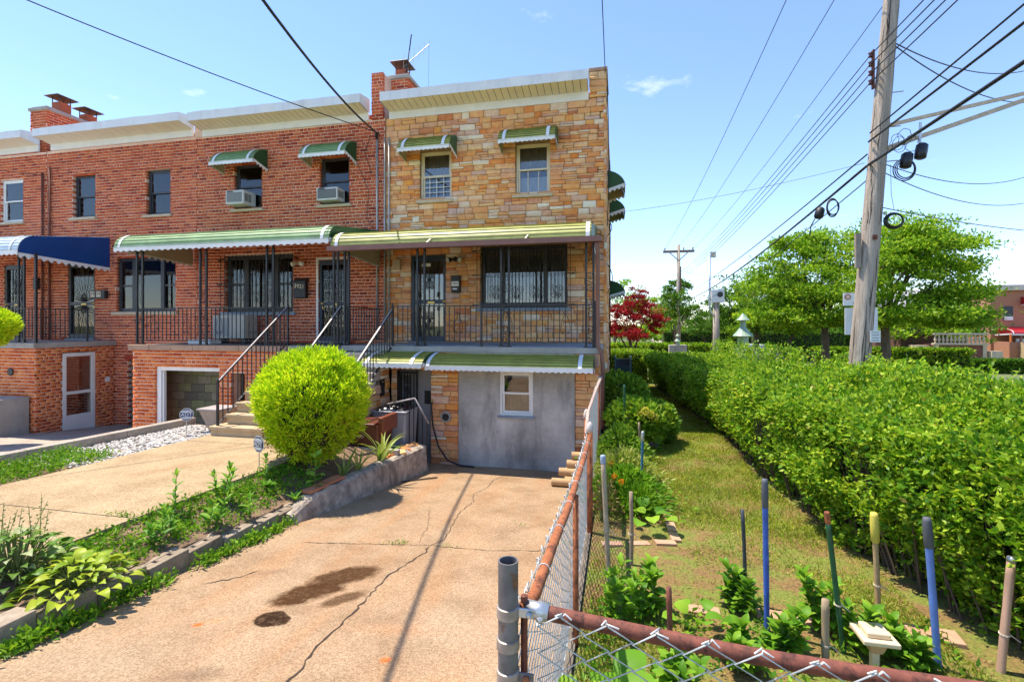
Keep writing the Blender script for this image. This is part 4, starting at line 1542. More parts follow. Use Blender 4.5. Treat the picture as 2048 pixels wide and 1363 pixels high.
# inside the garage: block walls, white timber jamb
gb = MB()
gb.box(-11.3, -8.3, PY + .80, PY + .90, -1.0, 1.5)
gb.box(-11.4, -8.2, PY + .32, PY + .80, 1.45, 1.5)
gb.box(-11.35, -11.3, PY + .32, PY + .80, -1.0, 1.5)
gw = gb.build('garage_wall', M['tar'], H2)
its = []
for r_ in range(12):
    z = -0.95 + r_ * .205
    off = (r_ % 2) * .2
    x = -11.3 + off - .2
    while x < -8.7:
        a, b = max(x, -11.28), min(x + .39, -8.72)
        if b - a > .08:
            its.append((0, ((a + b) / 2, PY + .78, z + .1), (b - a, .06, .195)))
        x += .4
pieces(gw, 'block', [unit_block], its, M['block'])
pm = MB()
pm.box(-9.36, -9.00, PY + .42, PY + .79, -1.0, 1.45)
pi_ = pm.build('garage_pier', M['mortar'], H2)
pieces(pi_, 'brick', [unit_bounce], brick_items(-9.37, -8.99, -1.0, 1.45, [], PY + .42), M['brick_orange_bounce'], 60)
j = MB()
j.box(-10.76, -10.64, PY + .05, PY + .16, -1.0, 1.19)
j.box(-10.64, -8.95, PY + .05, PY + .16, 1.08, 1.19)
j.box(-10.64, -10.60, PY + .09, PY + .16, -1.0, 1.08)
j.build('garage_frame', M['white_paint'], H2, bevel=.006)
# slab, coping of brown stone, floor
cp = MB()
for i in range(7):
    a = -11.48 + i * .62
    MB().box(a, min(a + .612, -7.12), PY - .07, PY + .28, 1.56, 1.69).build('coping_stone', M['brownstone'], H2, bevel=.01)
MB().box(-11.40, -5.862, PY + .28, FY, 1.52, 1.685).build('porch_slab', M['tar'], H2)
MB().box(-7.14, -5.862, PY - .05, PY + .28, 1.56, 1.70).build('landing', M['concrete'], H2, bevel=.01)
# windows with air conditioners are top-level things further down
for (a, b, z0_, z1_) in ((-10.38, -9.50, 5.34, 6.57), (-7.72, -6.87, 5.32, 6.57)):
    window(H2, a, b, z0_, z1_, M['dark_frame'], FY, M['limestone'], .10, M['shade_fabric'], (6.1, 6.57), lower=.0)
for (a, b) in ((-10.66, -9.30), (-7.95, -6.65)):
    awning(H2, a, b, quarter_profile(FY - .02, 6.87, FY - .56, 6.45), 'green', .08, ((.10, .20),), (True, True), .06, side_bottom=6.46)
# porch window of three lights behind iron bars, slatted blinds inside
x0, x1, z0, z1 = -10.67, -8.54, 2.52, 4.06
wf = MB()
for (a, b) in ((x0, x0 + .09), (-10.13, -9.99), (-9.20, -9.06), (x1 - .09, x1)):
    wf.box(a, b, FY + .10, FY + .18, z0, z1)
wf.box(x0 + .09, x1 - .09, FY + .105, FY + .175, z1 - .10, z1)
wf.box(x0 + .09, x1 - .09, FY + .105, FY + .175, z0, z0 + .12)
wp = wf.build('window', M['dark_frame'], H2)
for (a, b) in ((x0 + .09, -10.13), (-9.99, -9.20), (-9.06, x1 - .09)):
    MB().box(a, b, FY + .14, FY + .146, z0 + .12, z1 - .10).build('pane', M['glass'], wp)
for (a, b) in ((x0 + .09, -10.13), (-9.06, x1 - .09)):
    MB().box(a, b, FY + .12, FY + .15, 3.26, 3.31).build('meeting_rail', M['dark_frame'], wp)
bl = MB()
k = 0
zz = z0 + .06
while zz < z1 - .05:
    for (a, b) in ((x0 + .05, -10.10), (-10.02, -9.17), (-9.09, x1 - .05)):
        bl.add([(a, FY + .184, zz + .037), (b, FY + .184, zz + .037), (b, FY + .194, zz), (a, FY + .194, zz)], [(0, 1, 2, 3)])
    zz += .040
bl.build('blind', M['blind'], wp, kind='stuff')
MB().box(x0 - .1, x1 + .1, FY - .07, FY + .09, z0 - .10, z0 - .012).build('sill', M['bluestone'], wp, bevel=.006)
gu = MB()
for zz in (z0 + .10, z0 + .75, z1 - .12):
    gu.bar((x0 - .16, FY - .09, zz), (x1 + .16, FY - .09, zz), .02, .012)
    for xx in (x0 - .15, x1 + .15):
        gu.box(xx - .03, xx + .03, FY - .10, FY, zz - .012, zz + .012)
gs = gu.build('window_guard', M['iron'], wp)
for i in range(19):
    k = bpy.data.objects.new('guard_bar', picket_mesh)
    k.location = (x0 - .06 + (x1 - x0 + .12) * i / 18, FY - .09, z0 + .02)
    k.scale = (.9, .9, z1 - z0 - .02)
    _link(k, gs)
for (xc, zc) in ((-10.40, 3.62), (-9.62, 3.62), (-8.80, 3.62), (-9.95, 2.95), (-9.2, 2.95)):
    sc_ = MB()
    for s in (-1, 1):
        s_scroll(sc_, (xc + s * .065, FY - .105, zc), .36, .007, s)
    sc_.build('scroll', M['iron'], gs)
iron_door(H2, -7.76, -6.91, 1.74, 3.87, FY, M['navy'], M['dark_frame'], 'scrolls', M['white_paint'], True)
# porch awning
pr2 = arc_profile(FY - .02, 4.56, PY - .20, 3.97, .84, .42)
awning(H2, -11.72, -6.02, pr2, 'green', .10, ((.12, .20),), (True, True), .085, side_bottom=3.99, wave=.17)
for x in (-11.27, -9.45, -7.66):
    iron_column(H2, x, PY + .06, 1.69, 3.93, .17)
iron_column(H2, -6.04, PY + .10, 1.70, 3.93, .10)
iron_column(H2, -5.80, PY + .14, 1.70, 3.75, .10)
railing(H2, 'porch_railing', [(-11.30, PY + .06, 1.69), (-9.45, PY + .06, 1.69), (-7.66, PY + .06, 1.69), (-7.18, PY + .06, 1.69)], .86, None, .115, .10, lyres=2, posts=False)
railing(H2, 'side_railing', [(-5.90, PY + .2, 1.70), (-5.90, FY - .1, 1.70)], .86, None, .12, .10, posts=False)
f2 = flight(H2, -7.16, -5.86, tan_step)
fo2 = f2.build('stair_side', M['mortar'], H2)
railing(H2, 'stair_railing', [(-7.20, 7.52, .18), (-7.16, PY, 1.64)], .92, M['bare_rail'], .15, .14)
railing(H2, 'middle_railing', [(-5.85, 7.60, .18), (-5.85, PY, 1.64)], .92, M['bare_rail'], .15, .14)
cornice(H2, -11.40, -6.30, boards=30, lift=.03)
# brick pier and chimney on the party line
mb = MB()
mb.box(-6.20, -5.90, FY - .03, FY + 1.0, 7.42, 8.60)
pp = mb.build('party_pier', M['mortar'], H2)
pieces(pp, 'brick', [unit_box], brick_items(-6.21, -5.89, 7.42, 8.60, [], FY - .03), M['brick'], 60)
chimney(H2, -6.02, -5.42, FY + .45, FY + 2.1, 7.4, 8.78, [(-5.76, FY + .85, .15, .26)])
# thin stains of cable on the wall
for P in ([(-7.2, FY - .02, 6.9), (-6.6, FY - .03, 6.3), (-6.3, FY - .02, 5.6), (-6.35, FY - .02, 4.9), (-6.15, FY - .02, 4.6)], [(-6.25, FY - .03, 7.0), (-6.4, FY - .03, 6.6), (-6.2, FY - .02, 6.0)]):
    MB().tube(P, .007, 4).build('wall_cable', M['cable'], H2)
conduit(H2, [(-6.05, FY - .05, 6.9), (-6.05, FY - .05, 1.8)], .028)
for z in (6.2, 5.2, 3.3, 2.5):
    MB().box(-6.10, -6.0, FY - .06, FY - .01, z, z + .02).build('pipe_clip', M['conduit'], H2)
wh = MB()
wh.tube([(-6.05, FY - .05, 6.9), (-6.05, FY - .08, 7.0), (-6.02, FY - .16, 6.98), (-6.0, FY - .18, 6.9)], .035, 8)
wh.build('weatherhead', M['iron'], H2, smooth=True)

# ---------------------------------------------------------------- third house along: blue awning, plain upper windows
H3 = house('brick_house', 'red brick row house with a blue awning and a white storm door below', -17.10, -11.62, M['brick'])
ops3 = [(-16.09, -15.23, 5.38, 6.66), (-13.37, -12.52, 5.33, 6.62), (-16.28, -15.25, 1.76, 4.02), (-14.45, -12.34, 2.55, 4.12), (-14.02, -13.2, -.9, 1.15)]
w3, it_a = brick_house_shell(H3, -17.10, -11.62, ops3, zlow=-.9)
ops = [(10.02, 10.86, -.9, 1.42)]
mb = MB()
wall_panel(mb, PY + .012, FY, -1.0, 1.56, ops, -14.50, .3, 'R')
wall_panel(mb, -20.0, -14.50, -1.0, 1.56, [], PY + .012, .3)
pb = mb.build('porch_wall', M['mortar'], H3)
it_b = brick_items(PY, FY, -1.0, 1.56, ops, -14.50, 'R') + brick_items(-20.0, -14.5, -1.0, 1.56, [], PY + .012)
alln = sorted(it_a + it_b, key=lambda i_: (Vector(i_[1]) - CAM).length)
# the lower right of the front hides behind the neighbour's porch: keep singles for what shows
vis = [i_ for i_ in alln if not (i_[1][1] > 11 and i_[1][2] < 1.5 and i_[1][0] > -13.6)]
ids = set(id(i_) for i_ in vis[:300])
pieces(pb, 'brick', [unit_bounce], [i_ for i_ in it_b if id(i_) in ids], M['brick_orange_bounce'], 300)
pieces(pb, 'brick', [unit_bounce], [i_ for i_ in it_b if id(i_) not in ids], M['brick_orange_bounce'], 0)
pieces(w3, 'brick', [unit_box], [i_ for i_ in it_a if id(i_) in ids], M['brick'], 300)
pieces(w3, 'brick', [unit_box], [i_ for i_ in it_a if id(i_) not in ids], M['brick'], 0)
# storm door in the porch flank
sd = MB()
xd = -14.50
sd.box(xd - .06, xd + .015, 10.03, 10.12, -.85, 1.40)
sd.box(xd - .06, xd + .015, 10.76, 10.85, -.85, 1.40)
sd.box(xd - .06, xd + .015, 10.12, 10.76, 1.30, 1.40)
sd.box(xd - .06, xd + .015, 10.12, 10.76, .28, .36)
sd.box(xd - .05, xd + .010, 10.12, 10.76, -.85, -.28)
so_ = sd.build('storm_door', M['white_paint'], H3, bevel=.006)
MB().box(xd - .075, xd - .065, 10.12, 10.76, .36, 1.30).build('inner_door', plain('red_brown_door', (0.42, 0.11, 0.05), .6, .15, 4), so_)
MB().box(xd - .03, xd - .024, 10.12, 10.76, -.28, 1.30).build('pane', M['glass_low'], so_)
MB().box(xd + .0, xd + .05, 9.95, 10.95, -.95, -.86).build('door_step', M['concrete'], H3)
MB().box(xd - .01, xd + .03, 11.12, 11.24, .52, .66).build('bell_box', M['white_paint'], H3)
# basement side door of the recess
MB().box(-14.0, -13.2, FY + .10, FY + .14, -.9, 1.13).build('recess_door', plain('brown_grey_door', (0.09, 0.075, 0.065), .6, .1, 4), H3)
MB().box(-14.1, -13.1, FY - .03, FY + .05, 1.15, 1.27).build('lintel', plain('red_lintel', (0.40, 0.05, 0.025), .6, .1, 4), H3)
MB().box(-20.0, -14.42, PY - .07, FY, 1.56, 1.70).build('porch_slab', M['concrete'], H3, bevel=.01)
for (a, b, z0_, z1_) in ((-16.09, -15.23, 5.38, 6.66), (-13.37, -12.52, 5.33, 6.62)):
    window(H3, a, b, z0_, z1_, M['dark_frame'], FY, M['limestone'], .10, M['curtain'], (z0_, z1_))
x0, x1, z0, z1 = -14.45, -12.34, 2.55, 4.12
wf = MB()
for (a, b) in ((x0, x0 + .07), (-13.98, -13.85), (-12.96, -12.84), (x1 - .07, x1)):
    wf.box(a, b, FY + .10, FY + .18, z0, z1)
wf.box(x0 + .07, x1 - .07, FY + .105, FY + .175, z1 - .09, z1)
wf.box(x0 + .07, x1 - .07, FY + .105, FY + .175, z0, z0 + .10)
wp = wf.build('window', M['dark_frame'], H3)
for (a, b) in ((x0 + .07, -13.98), (-13.85, -12.96), (-12.84, x1 - .07)):
    MB().box(a, b, FY + .14, FY + .146, z0 + .10, z1 - .09).build('pane', M['glass'], wp)
for (a, b) in ((x0 + .07, -13.98), (-12.84, x1 - .07)):
    MB().box(a, b, FY + .12, FY + .15, 3.28, 3.33).build('meeting_rail', M['dark_frame'], wp)
MB().box(x0, x1, FY + .3, FY + .31, z0, z1).build('curtain', plain('mauve_sheer', (0.16, 0.13, 0.17), .9, .08, 3), wp)
MB().box(x0 - .1, x1 + .1, FY - .07, FY + .09, z0 - .10, z0 - .012).build('sill', M['limestone'], wp, bevel=.006)
iron_door(H3, -16.28, -15.25, 1.76, 4.02, FY, M['dark_frame'], M['dark_frame'], 'sun', None, False)
pr3 = arc_profile(FY - .02, 4.72, PY - .25, 4.02, .82, .40)
awning(H3, -20.5, -14.66, pr3, 'blue', .12, ((.12, .30),), (False, True), .085, side_bottom=3.94, wave=.17)
iron_column(H3, -15.0, PY + .04, 1.70, 3.98, .19)
MB().box(-14.52, -14.47, PY + .0, PY + .05, 1.70, 3.98).build('corner_post', M['iron'], H3)
railing(H3, 'porch_railing', [(-17.0, PY + .02, 1.70), (-14.50, PY + .02, 1.70), (-14.50, FY - .75, 1.70)], .88, None, .115, .10)
cornice(H3, -16.90, -11.72, boards=18, lift=.08)
mb = MB()
mb.box(-11.66, -11.42, FY - .02, FY + .8, 7.42, 7.95)
mb.build('party_pier', M['mortar'], H3)
MB().box(-11.70, -11.38, FY - .05, FY + .85, 7.95, 8.05).build('pier_coping', M['concrete'], H3)
chimney(H3, -17.95, -17.30, FY + .12, FY + 2.3, 7.4, 8.95, [(-17.6, FY + .75, .17, .34), (-17.6, FY + 1.55, .17, .28)])
for x in (-17.20, -16.92):
    conduit(H3, [(x, FY - .05, 6.8 if x < -17 else 6.95), (x, FY - .05, 1.7)], .03, 'rust_dark')

# ---------------------------------------------------------------- fourth house, cut by the picture's edge
H4 = house('brick_house', 'red brick row house at the edge with a white framed window', -22.7, -17.12, M['brick'])
ops4 = [(-18.97, -18.06, 5.37, 6.68), (-18.85, -17.98, 1.76, 4.02)]
w4, it_a = brick_house_shell(H4, -22.7, -17.12, ops4)
it_a.sort(key=lambda i_: (Vector(i_[1]) - CAM).length)
pieces(w4, 'brick', [unit_box], it_a, M['brick'], 300)
window(H4, -18.97, -18.06, 5.37, 6.68, M['white_paint'], FY, M['limestone'], .06, M['curtain'], (5.37, 6.68))
iron_door(H4, -18.85, -17.98, 1.76, 4.02, FY, M['dark_frame'], M['dark_frame'], 'bars', None, True)
cornice(H4, -22.5, -17.40, boards=18, lift=.10)
# square concrete cheek beside the basement stair of the third house
ck = MB()
ck.box(-16.2, -14.62, 8.75, PY - .03, -.9, .34)
cko = ck.build('stair_cheek', M['concrete'], H3, bevel=.02)
MB().lathe((-14.78, 8.752, -.28), [(.05, 0), (.05, .006)], 14, axis=(0, -1, 0)).build('drain_hole', M['iron'], H3)
MB().lathe((-15.3, PY + .0, .95), [(.10, 0), (.10, .02), (.085, .03)], 16, axis=(0, -1, 0)).build('vent_hole', M['iron'], H3)
# ---------------------------------------------------------------- chain-link fences
def chain_link(P, zbot, ztop, r=0.0030, p=0.066, v=0.036, off=(0, 0), seed=1, knuckle=0.02):
    """P: plan polyline; zbot/ztop: functions of distance along it. One zigzag wire after the other."""
    rr = random.Random(seed)
    segs = []
    L = 0
    for a, b in zip(P[:-1], P[1:]):
        d = math.dist(a, b)
        segs.append((L, L + d, a, b))
        L += d

    def at(s):
        for (s0, s1, a, b) in segs:
            if s <= s1 or (s0, s1, a, b) == segs[-1]:
                t = (s - s0) / (s1 - s0)
                return a[0] + (b[0] - a[0]) * t + off[0], a[1] + (b[1] - a[1]) * t + off[1]
    V, F = [], []
    nb = 0
    for k in range(1, int(L / p)):
        pts = []
        s0 = k * p
        zb, zt = zbot(s0), ztop(s0)
        n = int((zt - zb) / v)
        for j in range(n + 1):
            side = 1 if (j + k) % 2 else -1
            s = s0 + side * p / 2 * 0.96 + rr.uniform(-.0015, .0015)
            x, y = at(min(max(s, 0), L))
            w = 0.0022 * side
            pts.append(Vector((x + w, y + w, zt - j * (zt - zb) / n + rr.uniform(-.001, .001))))
        hook = pts[0] + Vector((rr.uniform(-.008, .012), rr.uniform(-.014, .012), knuckle))
        pts = [pts[0] + (pts[1] - pts[0]) * 0.35 + Vector((.006, .008, knuckle * .5)), hook] + pts
        for i, q in enumerate(pts):
            d = (pts[min(i + 1, len(pts) - 1)] - pts[max(i - 1, 0)]).normalized()
            s_ = d.cross(Vector((0.31, 0.9, 0.2))).normalized()
            t_ = s_.cross(d).normalized()
            for c_ in range(4):
                a_ = math.pi / 2 * c_
                V.append(tuple(q + (s_ * math.cos(a_) + t_ * math.sin(a_)) * r))
        for i in range(len(pts) - 1):
            for c_ in range(4):
                a_, b_ = nb + i * 4 + c_, nb + i * 4 + (c_ + 1) % 4
                F.append((a_, b_, b_ + 4, a_ + 4))
        nb += len(pts) * 4
    return np.array(V), np.array(F)


SF = thing('chain_link_fence', 'side chain-link fence with a rusty orange top rail between driveway and garden', 'fence', (-0.3, 5, 0))
rail_pts = [(-0.30, 1.52, 1.24), (-0.30, 1.75, 1.17), (-0.30, 2.3, 1.13), (-0.30, 2.9, 1.06), (-0.30, 4.05, 1.01), (-0.30, 5.05, 1.00)]
MB().tube(rail_pts, .022, 12).build('top_rail', M['rust'], SF, smooth=True)
MB().tube([(-0.34, 5.15, 1.02), (-0.37, 5.9, 1.10), (-0.34, 7.2, 1.19), (-0.33, 9.28, 1.18)], .021, 10).build('top_rail', plain('faded_rail', (0.46, 0.31, 0.25), .8, .25, 14, .3, 60), SF, label='faded pinkish top rail', smooth=True)


def rz(s):
    y = 1.5 + s
    for a, b in zip(rail_pts[:-1], rail_pts[1:]):
        if y <= b[1]:
            t = max(0, (y - a[1]) / (b[1] - a[1]))
            return a[2] + (b[2] - a[2]) * t
    return 1.02 + min(1, (y - 5.05) / 2) * .16


V, F = chain_link([(-0.335, 1.5), (-0.335, 5.1), (-0.365, 6.0), (-0.35, 9.3)], lambda s: 0.045, lambda s: rz(s) + .012, seed=3)
np_obj('wire_mesh', V, F, M['wire'], SF, kind='stuff')
for (x, y, zt, r, capped) in ((-0.30, 5.08, 1.10, .030, True), (-0.40, 6.02, 1.07, .026, True), (-0.29, 3.30, 1.0, .020, False), (-0.34, 8.28, 1.16, .024, False)):
    o = MB().tube([(x, y, -.5), (x, y, zt)], r, 14).build('post', M['rust'], SF, smooth=True)
    if capped:
        MB().lathe((x, y, zt - .06), [(r + .006, 0), (r + .008, .03), (r + .007, .055), (r * .9, .085), (r * .5, .105), (.004, .112)], 16).build('post_cap', plain('pale_cap', (0.56, 0.48, 0.42), .6, .15, 9), o, smooth=True)
tw = MB()
for y in (1.95, 2.45, 2.95, 3.4, 3.85, 4.3, 4.7):
    z = rz(y - 1.5)
    tw.tube([(-0.30 + .026 * math.cos(a), y + .01 * math.sin(a * .5), z + .026 * math.sin(a)) for a in np.linspace(0.3, 6.6, 12)], .0022, 4)
tw.build('wire_tie', M['wire'], SF, kind='stuff')
MB().lathe((-0.30, 1.535, 0.0), [(.004, 0), (.012, .02), (.012, 1.28), (.004, 1.285)], 6).build('tension_bar', M['rust_dark'], SF)

CP = thing('fence_post', 'weathered grey steel corner post with an open top', 'post', (-0.345, 1.50, 0))
prof = [(.032, -.3), (.032, 1.405), (.028, 1.405), (.028, 1.30)]
MB().lathe((-0.345, 1.50, 0), prof, 24).build('post', M['galv_post'], CP, smooth=False)
for z in (1.245, 1.145, 1.045):
    MB().lathe((-0.345, 1.50, z), [(.0325, -.018), (.0365, -.016), (.0365, .016), (.0325, .018)], 24).build('clamp_band', plain('band_%d' % int(z * 1000), (0.36, 0.30, 0.26), .5, .3, 22, metal=.4), CP)
MB().box(-0.318, -0.262, 1.492, 1.500, 1.232, 1.262).build('clamp_tab', M['galv'], CP, bevel=.003)
MB().lathe((-0.275, 1.488, 1.247), [(.010, 0), (.010, .006), (.006, .010)], 6, axis=(0, -1, 0)).build('bolt', M['galv'], CP)
MB().lathe((-0.285, 1.490, 1.045), [(.011, 0), (.011, .007), (.006, .012)], 6, axis=(0, -1, 0)).build('bolt', M['rust'], CP)
MB().box(-0.318, -0.262, 1.492, 1.500, 1.030, 1.060).build('clamp_tab', M['galv_post'], CP, bevel=.003)

FF = thing('chain_link_fence', 'front chain-link fence with a dark rusty top rail close to the viewer', 'fence', (1.2, 1.54, 0))
MB().tube([(-0.285, 1.54, 1.236), (-0.2, 1.54, 1.228), (0.09, 1.54, 1.204), (0.374, 1.54, 1.183), (0.634, 1.54, 1.175), (0.924, 1.54, 1.172), (2.6, 1.54, 1.16)], .0225, 18).build('top_rail', M['rust_dark'], FF, smooth=True)
MB().tube([(-0.295, 1.54, 1.237), (-0.222, 1.54, 1.230)], .027, 18).build('rail_cup', M['galv'], FF, smooth=True)
MB().lathe((-0.245, 1.512, 1.222), [(.011, 0), (.011, .006), (.005, .010)], 6, axis=(0, -1, 0)).build('bolt', M['galv'], FF)
V, F = chain_link([(-0.285, 1.508), (2.6, 1.508)], lambda s: 0.05, lambda s: 1.250 - .070 * s + .018 * s * s, r=.0033, p=.072, v=.040, seed=9, knuckle=.012)
np_obj('wire_mesh', V, F, M['wire'], FF, kind='stuff')

M['twine'] = plain('twine', (.55, .48, .36), .9, .2, 20)


# ---------------------------------------------------------------- stakes in the garden, each its own
def stake(name, label, base, top, r, mat, tip=None, tiplen=0.2, tipmat=None, tipr=None, cat='stake', sections=8, bend=0.0):
    t = thing(name, label, cat, (base[0], base[1], 0), 'stakes in the garden')
    b, q = Vector((base[0], base[1], -0.12)), Vector(top)
    n = 8
    side = Vector((1, .3, 0)).normalized()
    P = [b + (q - b) * (i / n) + side * bend * math.sin(math.pi * i / n) for i in range(n + 1)]
    MB().tube(P, [r * (1.0 + .05 * math.sin(i * 2.1)) for i in range(n + 1)], 10).build('shaft', mat, t, smooth=True)
    if tip:
        d = (q - b).normalized()
        rr = tipr or r * 1.25
        MB().lathe(q - d * tiplen, [(r * 1.02, -.004), (rr, .006), (rr * 1.04, tiplen * .5), (rr, tiplen * .92), (rr * .8, tiplen + .006), (rr * .45, tiplen + .008)], 12, axis=d).build(tip, tipmat, t, smooth=True)
    if len(label) % 3:                                 # a twist of garden twine
        c = b + (q - b) * (.42 + .05 * (len(label) % 4))
        for k in range(2):
            MB().tube([(c.x + (r + .003) * math.cos(a), c.y + (r + .003) * math.sin(a), c.z + .006 * k + .004 * math.sin(a)) for a in np.linspace(0, 6.4, 12)] + [(c.x + r + .05, c.y - .02, c.z - .03)], .0022, 4).build('twine', M['twine'], t)
    return t


stake('garden_stake', 'tan pole with a pale blue cap beside the wire mesh', (-0.07, 3.94), (-0.13, 3.93, 1.11), .020, plain('tan_pole', (0.36, 0.29, 0.20), .8, .2, 16), 'cap', .06, plain('pale_blue_cap', (0.30, 0.36, 0.48), .5, .1, 9), .021)
stake('garden_stake', 'short weathered wooden stick at the corner of the brick edging', (0.10, 4.47), (0.10, 4.47, .66), .018, M['wood_stake'], bend=.006)
stake('garden_stake', 'weathered grey stick standing in front of the hydrangea', (0.30, 7.9), (0.30, 7.9, .62), .017, M['wood_stake'], bend=.01)
stake('garden_stake', 'blue metal pole with a silver tip beside the hydrangea', (0.28, 6.64), (0.30, 6.64, .74), .018, plain('slate_blue', (0.05, 0.17, 0.28), .4, .15, 12), 'tip', .12, M['galv'], .022)
stake('garden_stake', 'thin brown pole with a green sleeve against the house corner shrubs', (0.09, 8.56), (0.08, 8.56, 1.12), .016, M['wood_stake'], 'sleeve', .55, M['green_paint'], .020)
stake('garden_stake', 'short rusty red rod behind the green sleeved pole', (0.16, 8.75), (0.16, 8.75, .80), .016, M['rust_dark'])
stake('garden_stake', 'dark thin metal rod standing in the bare lawn', (0.95, 4.06), (0.93, 4.06, .72), .014, plain('dark_rod', (0.035, 0.045, 0.055), .5, .3, 20), bend=.008)
stake('garden_stake', 'upright bright blue pole with a black grip', (1.01, 3.70), (0.99, 3.69, 1.07), .0185, M['blue_paint'], 'grip', .19, M['grip'], .022, 'pole')
stake('garden_stake', 'rusty pipe stub close to the front rail', (0.31, 3.07), (0.29, 3.06, .57), .0165, M['rust_dark'])
stake('garden_stake', 'leaning dark green pole with a rusty tip', (1.45, 3.58), (1.33, 3.56, .92), .0165, M['green_paint'], 'tip', .07, M['rust'], .0175, 'pole')
stake('garden_stake', 'wooden pole with a yellow grip in front of the hedge', (1.85, 4.03), (1.81, 4.02, .78), .0185, plain('tan_wood', (0.40, 0.27, 0.13), .7, .15, 18), 'grip', .21, M['yellow_grip'], .027, 'pole')
stake('garden_stake', 'short grey wooden post in front of the green pole', (1.27, 3.42), (1.27, 3.42, .42), .022, M['wood_stake'])
stake('garden_stake', 'leaning light blue pole with a ribbed black grip', (1.96, 3.55), (1.88, 3.53, .94), .0205, plain('light_blue_paint', (0.11, 0.20, 0.52), .4, .12, 14), 'grip', .18, M['grip'], .025, 'pole')
stake('garden_stake', 'pinkish wooden broom handle leaning at the edge beside the hedge', (2.31, 3.61), (2.39, 3.63, .70), .023, M['wood_pink'], 'ferrule', .02, M['galv'], .0245, 'pole')

SO = thing('solar_light', 'cream square garden lamp on a short post by the front rail', 'garden lamp', (1.57, 3.45, 0))
MB().box(1.535, 1.575, 3.43, 3.47, -.1, .20).build('post', M['solar'], SO)
MB().add([(1.50, 3.39, .20), (1.61, 3.39, .20), (1.61, 3.51, .20), (1.50, 3.51, .20), (1.525, 3.415, .12), (1.585, 3.415, .12), (1.585, 3.485, .12), (1.525, 3.485, .12)],
         [(0, 1, 2, 3), (7, 6, 5, 4), (4, 5, 1, 0), (5, 6, 2, 1), (6, 7, 3, 2), (7, 4, 0, 3)]).build('lantern', plain('amber_plastic', (0.62, 0.36, 0.20), .4, .08, 9), SO)
MB().box(1.455, 1.655, 3.35, 3.55, .20, .228).build('cap', M['solar'], SO, bevel=.006)
MB().box(1.49, 1.62, 3.385, 3.515, .229, .262).build('cap_top', M['solar'], SO, bevel=.008)

# ---------------------------------------------------------------- brick edging and pavers
paver = plain('pink_paver', (0.47, 0.27, 0.17), .9, .18, 6, .4, 60)
BE = thing('brick_edging', 'line of pinkish bricks edging the planting bed', 'edging', (0.5, 6, 0))
pm_ = MB().box(-.1, .1, -.045, .045, -.05, .018).mesh('edging_brick', paver)
path = [(-0.2, 4.82), (0.56, 5.03), (0.50, 6.0), (0.42, 7.0), (0.42, 7.9)]
for a, b in zip(path[:-1], path[1:]):
    n = max(2, int(math.dist(a, b) / .215))
    for i in range(n):
        t = (i + .5) / n
        o = bpy.data.objects.new('brick', pm_)
        o.location = (a[0] + (b[0] - a[0]) * t + random.uniform(-.012, .012), a[1] + (b[1] - a[1]) * t + random.uniform(-.012, .012), random.uniform(-.004, .008))
        o.rotation_euler = (random.uniform(-.06, .06), random.uniform(-.06, .06), math.atan2(b[1] - a[1], b[0] - a[0]) + random.uniform(-.06, .06))
        _link(o, BE)
for (x, y, w, d, rot, lab) in ((0.60, 3.86, .26, .10, -.05, 'small pinkish paver nearest the squash leaves'), (1.20, 3.90, .42, .11, -.08, 'long pinkish paver between the blue and green poles'),
                               (1.72, 3.92, .24, .10, .1, 'pinkish paver behind the cream garden lamp'), (2.12, 3.90, .30, .16, -.12, 'broad pinkish paver at the foot of the hedge')):
    o = MB().box(-w / 2, w / 2, -d / 2, d / 2, -.03, .022).build('paver', paver, None, lab, 'paver', 'pavers across the bare lawn', bevel=.006)
    o.location = (x, y, .004)
    o.rotation_euler = (0.02, -.02, rot)

# clay pipes piled against the fence on the driveway
pl_ = [(8.20, .068, -1.10, -.26, 'lowest clay pipe sticking out farthest onto the driveway'), (8.34, .066, -0.86, -.26, None), (8.48, .066, -0.9, -.26, None), (8.62, .066, -.80, -.26, None)]


def pipe(y, z, xl, r, lab):
    t = MB()
    n = 20
    V = []
    for (x, rr) in ((xl, r), (-.46, r), (-.46, r * .8), (xl, r * .8)):
        V += [(x, y + rr * math.cos(2 * math.pi * i / n), z + rr * math.sin(2 * math.pi * i / n)) for i in range(n)]
    F = []
    for k in range(4):
        for i in range(n):
            a, b = k * n + i, k * n + (i + 1) % n
            F.append((a, b, (b + n) % (4 * n), (a + n) % (4 * n)))
    t.add(V, F)
    t.build('clay_pipe', M['terracotta'], None, lab, 'pipe', 'clay pipes piled by the fence', smooth=False)


zd = drive_z(8.3)
pipe(8.16, drive_z(8.16) + .072, -1.12, .066, 'lowest clay pipe, lying on the driveway nearest the viewer')
pipe(8.36, drive_z(8.36) + .072, -0.92, .066, 'clay pipe on the driveway behind the lowest one')
pipe(8.50, drive_z(8.5) + .072, -0.90, .066, 'clay pipe on the driveway nearest the stucco wall')
pipe(8.43, drive_z(8.43) + .195, -1.03, .070, 'second row clay pipe poking out under the top ones')
pipe(8.57, drive_z(8.57) + .195, -0.92, .066, 'second row clay pipe close to the stucco wall')
pipe(8.50, drive_z(8.5) + .325, -0.90, .072, 'clay pipe just under the topmost one')
pipe(8.56, drive_z(8.56) + .465, -0.82, .068, 'topmost clay pipe of the pile')
# ---------------------------------------------------------------- leaves
def vnoise(P, f, seed=0):
    """cheap smooth noise for arrays, about -1..1"""
    r = np.random.default_rng(seed)
    out = np.zeros(len(P))
    for k in range(6):
        d = r.normal(size=3)
        d /= np.linalg.norm(d)
        out += np.sin(P @ d * f * r.uniform(.7, 1.6) + r.uniform(0, 6.28))
    return out / 3.2


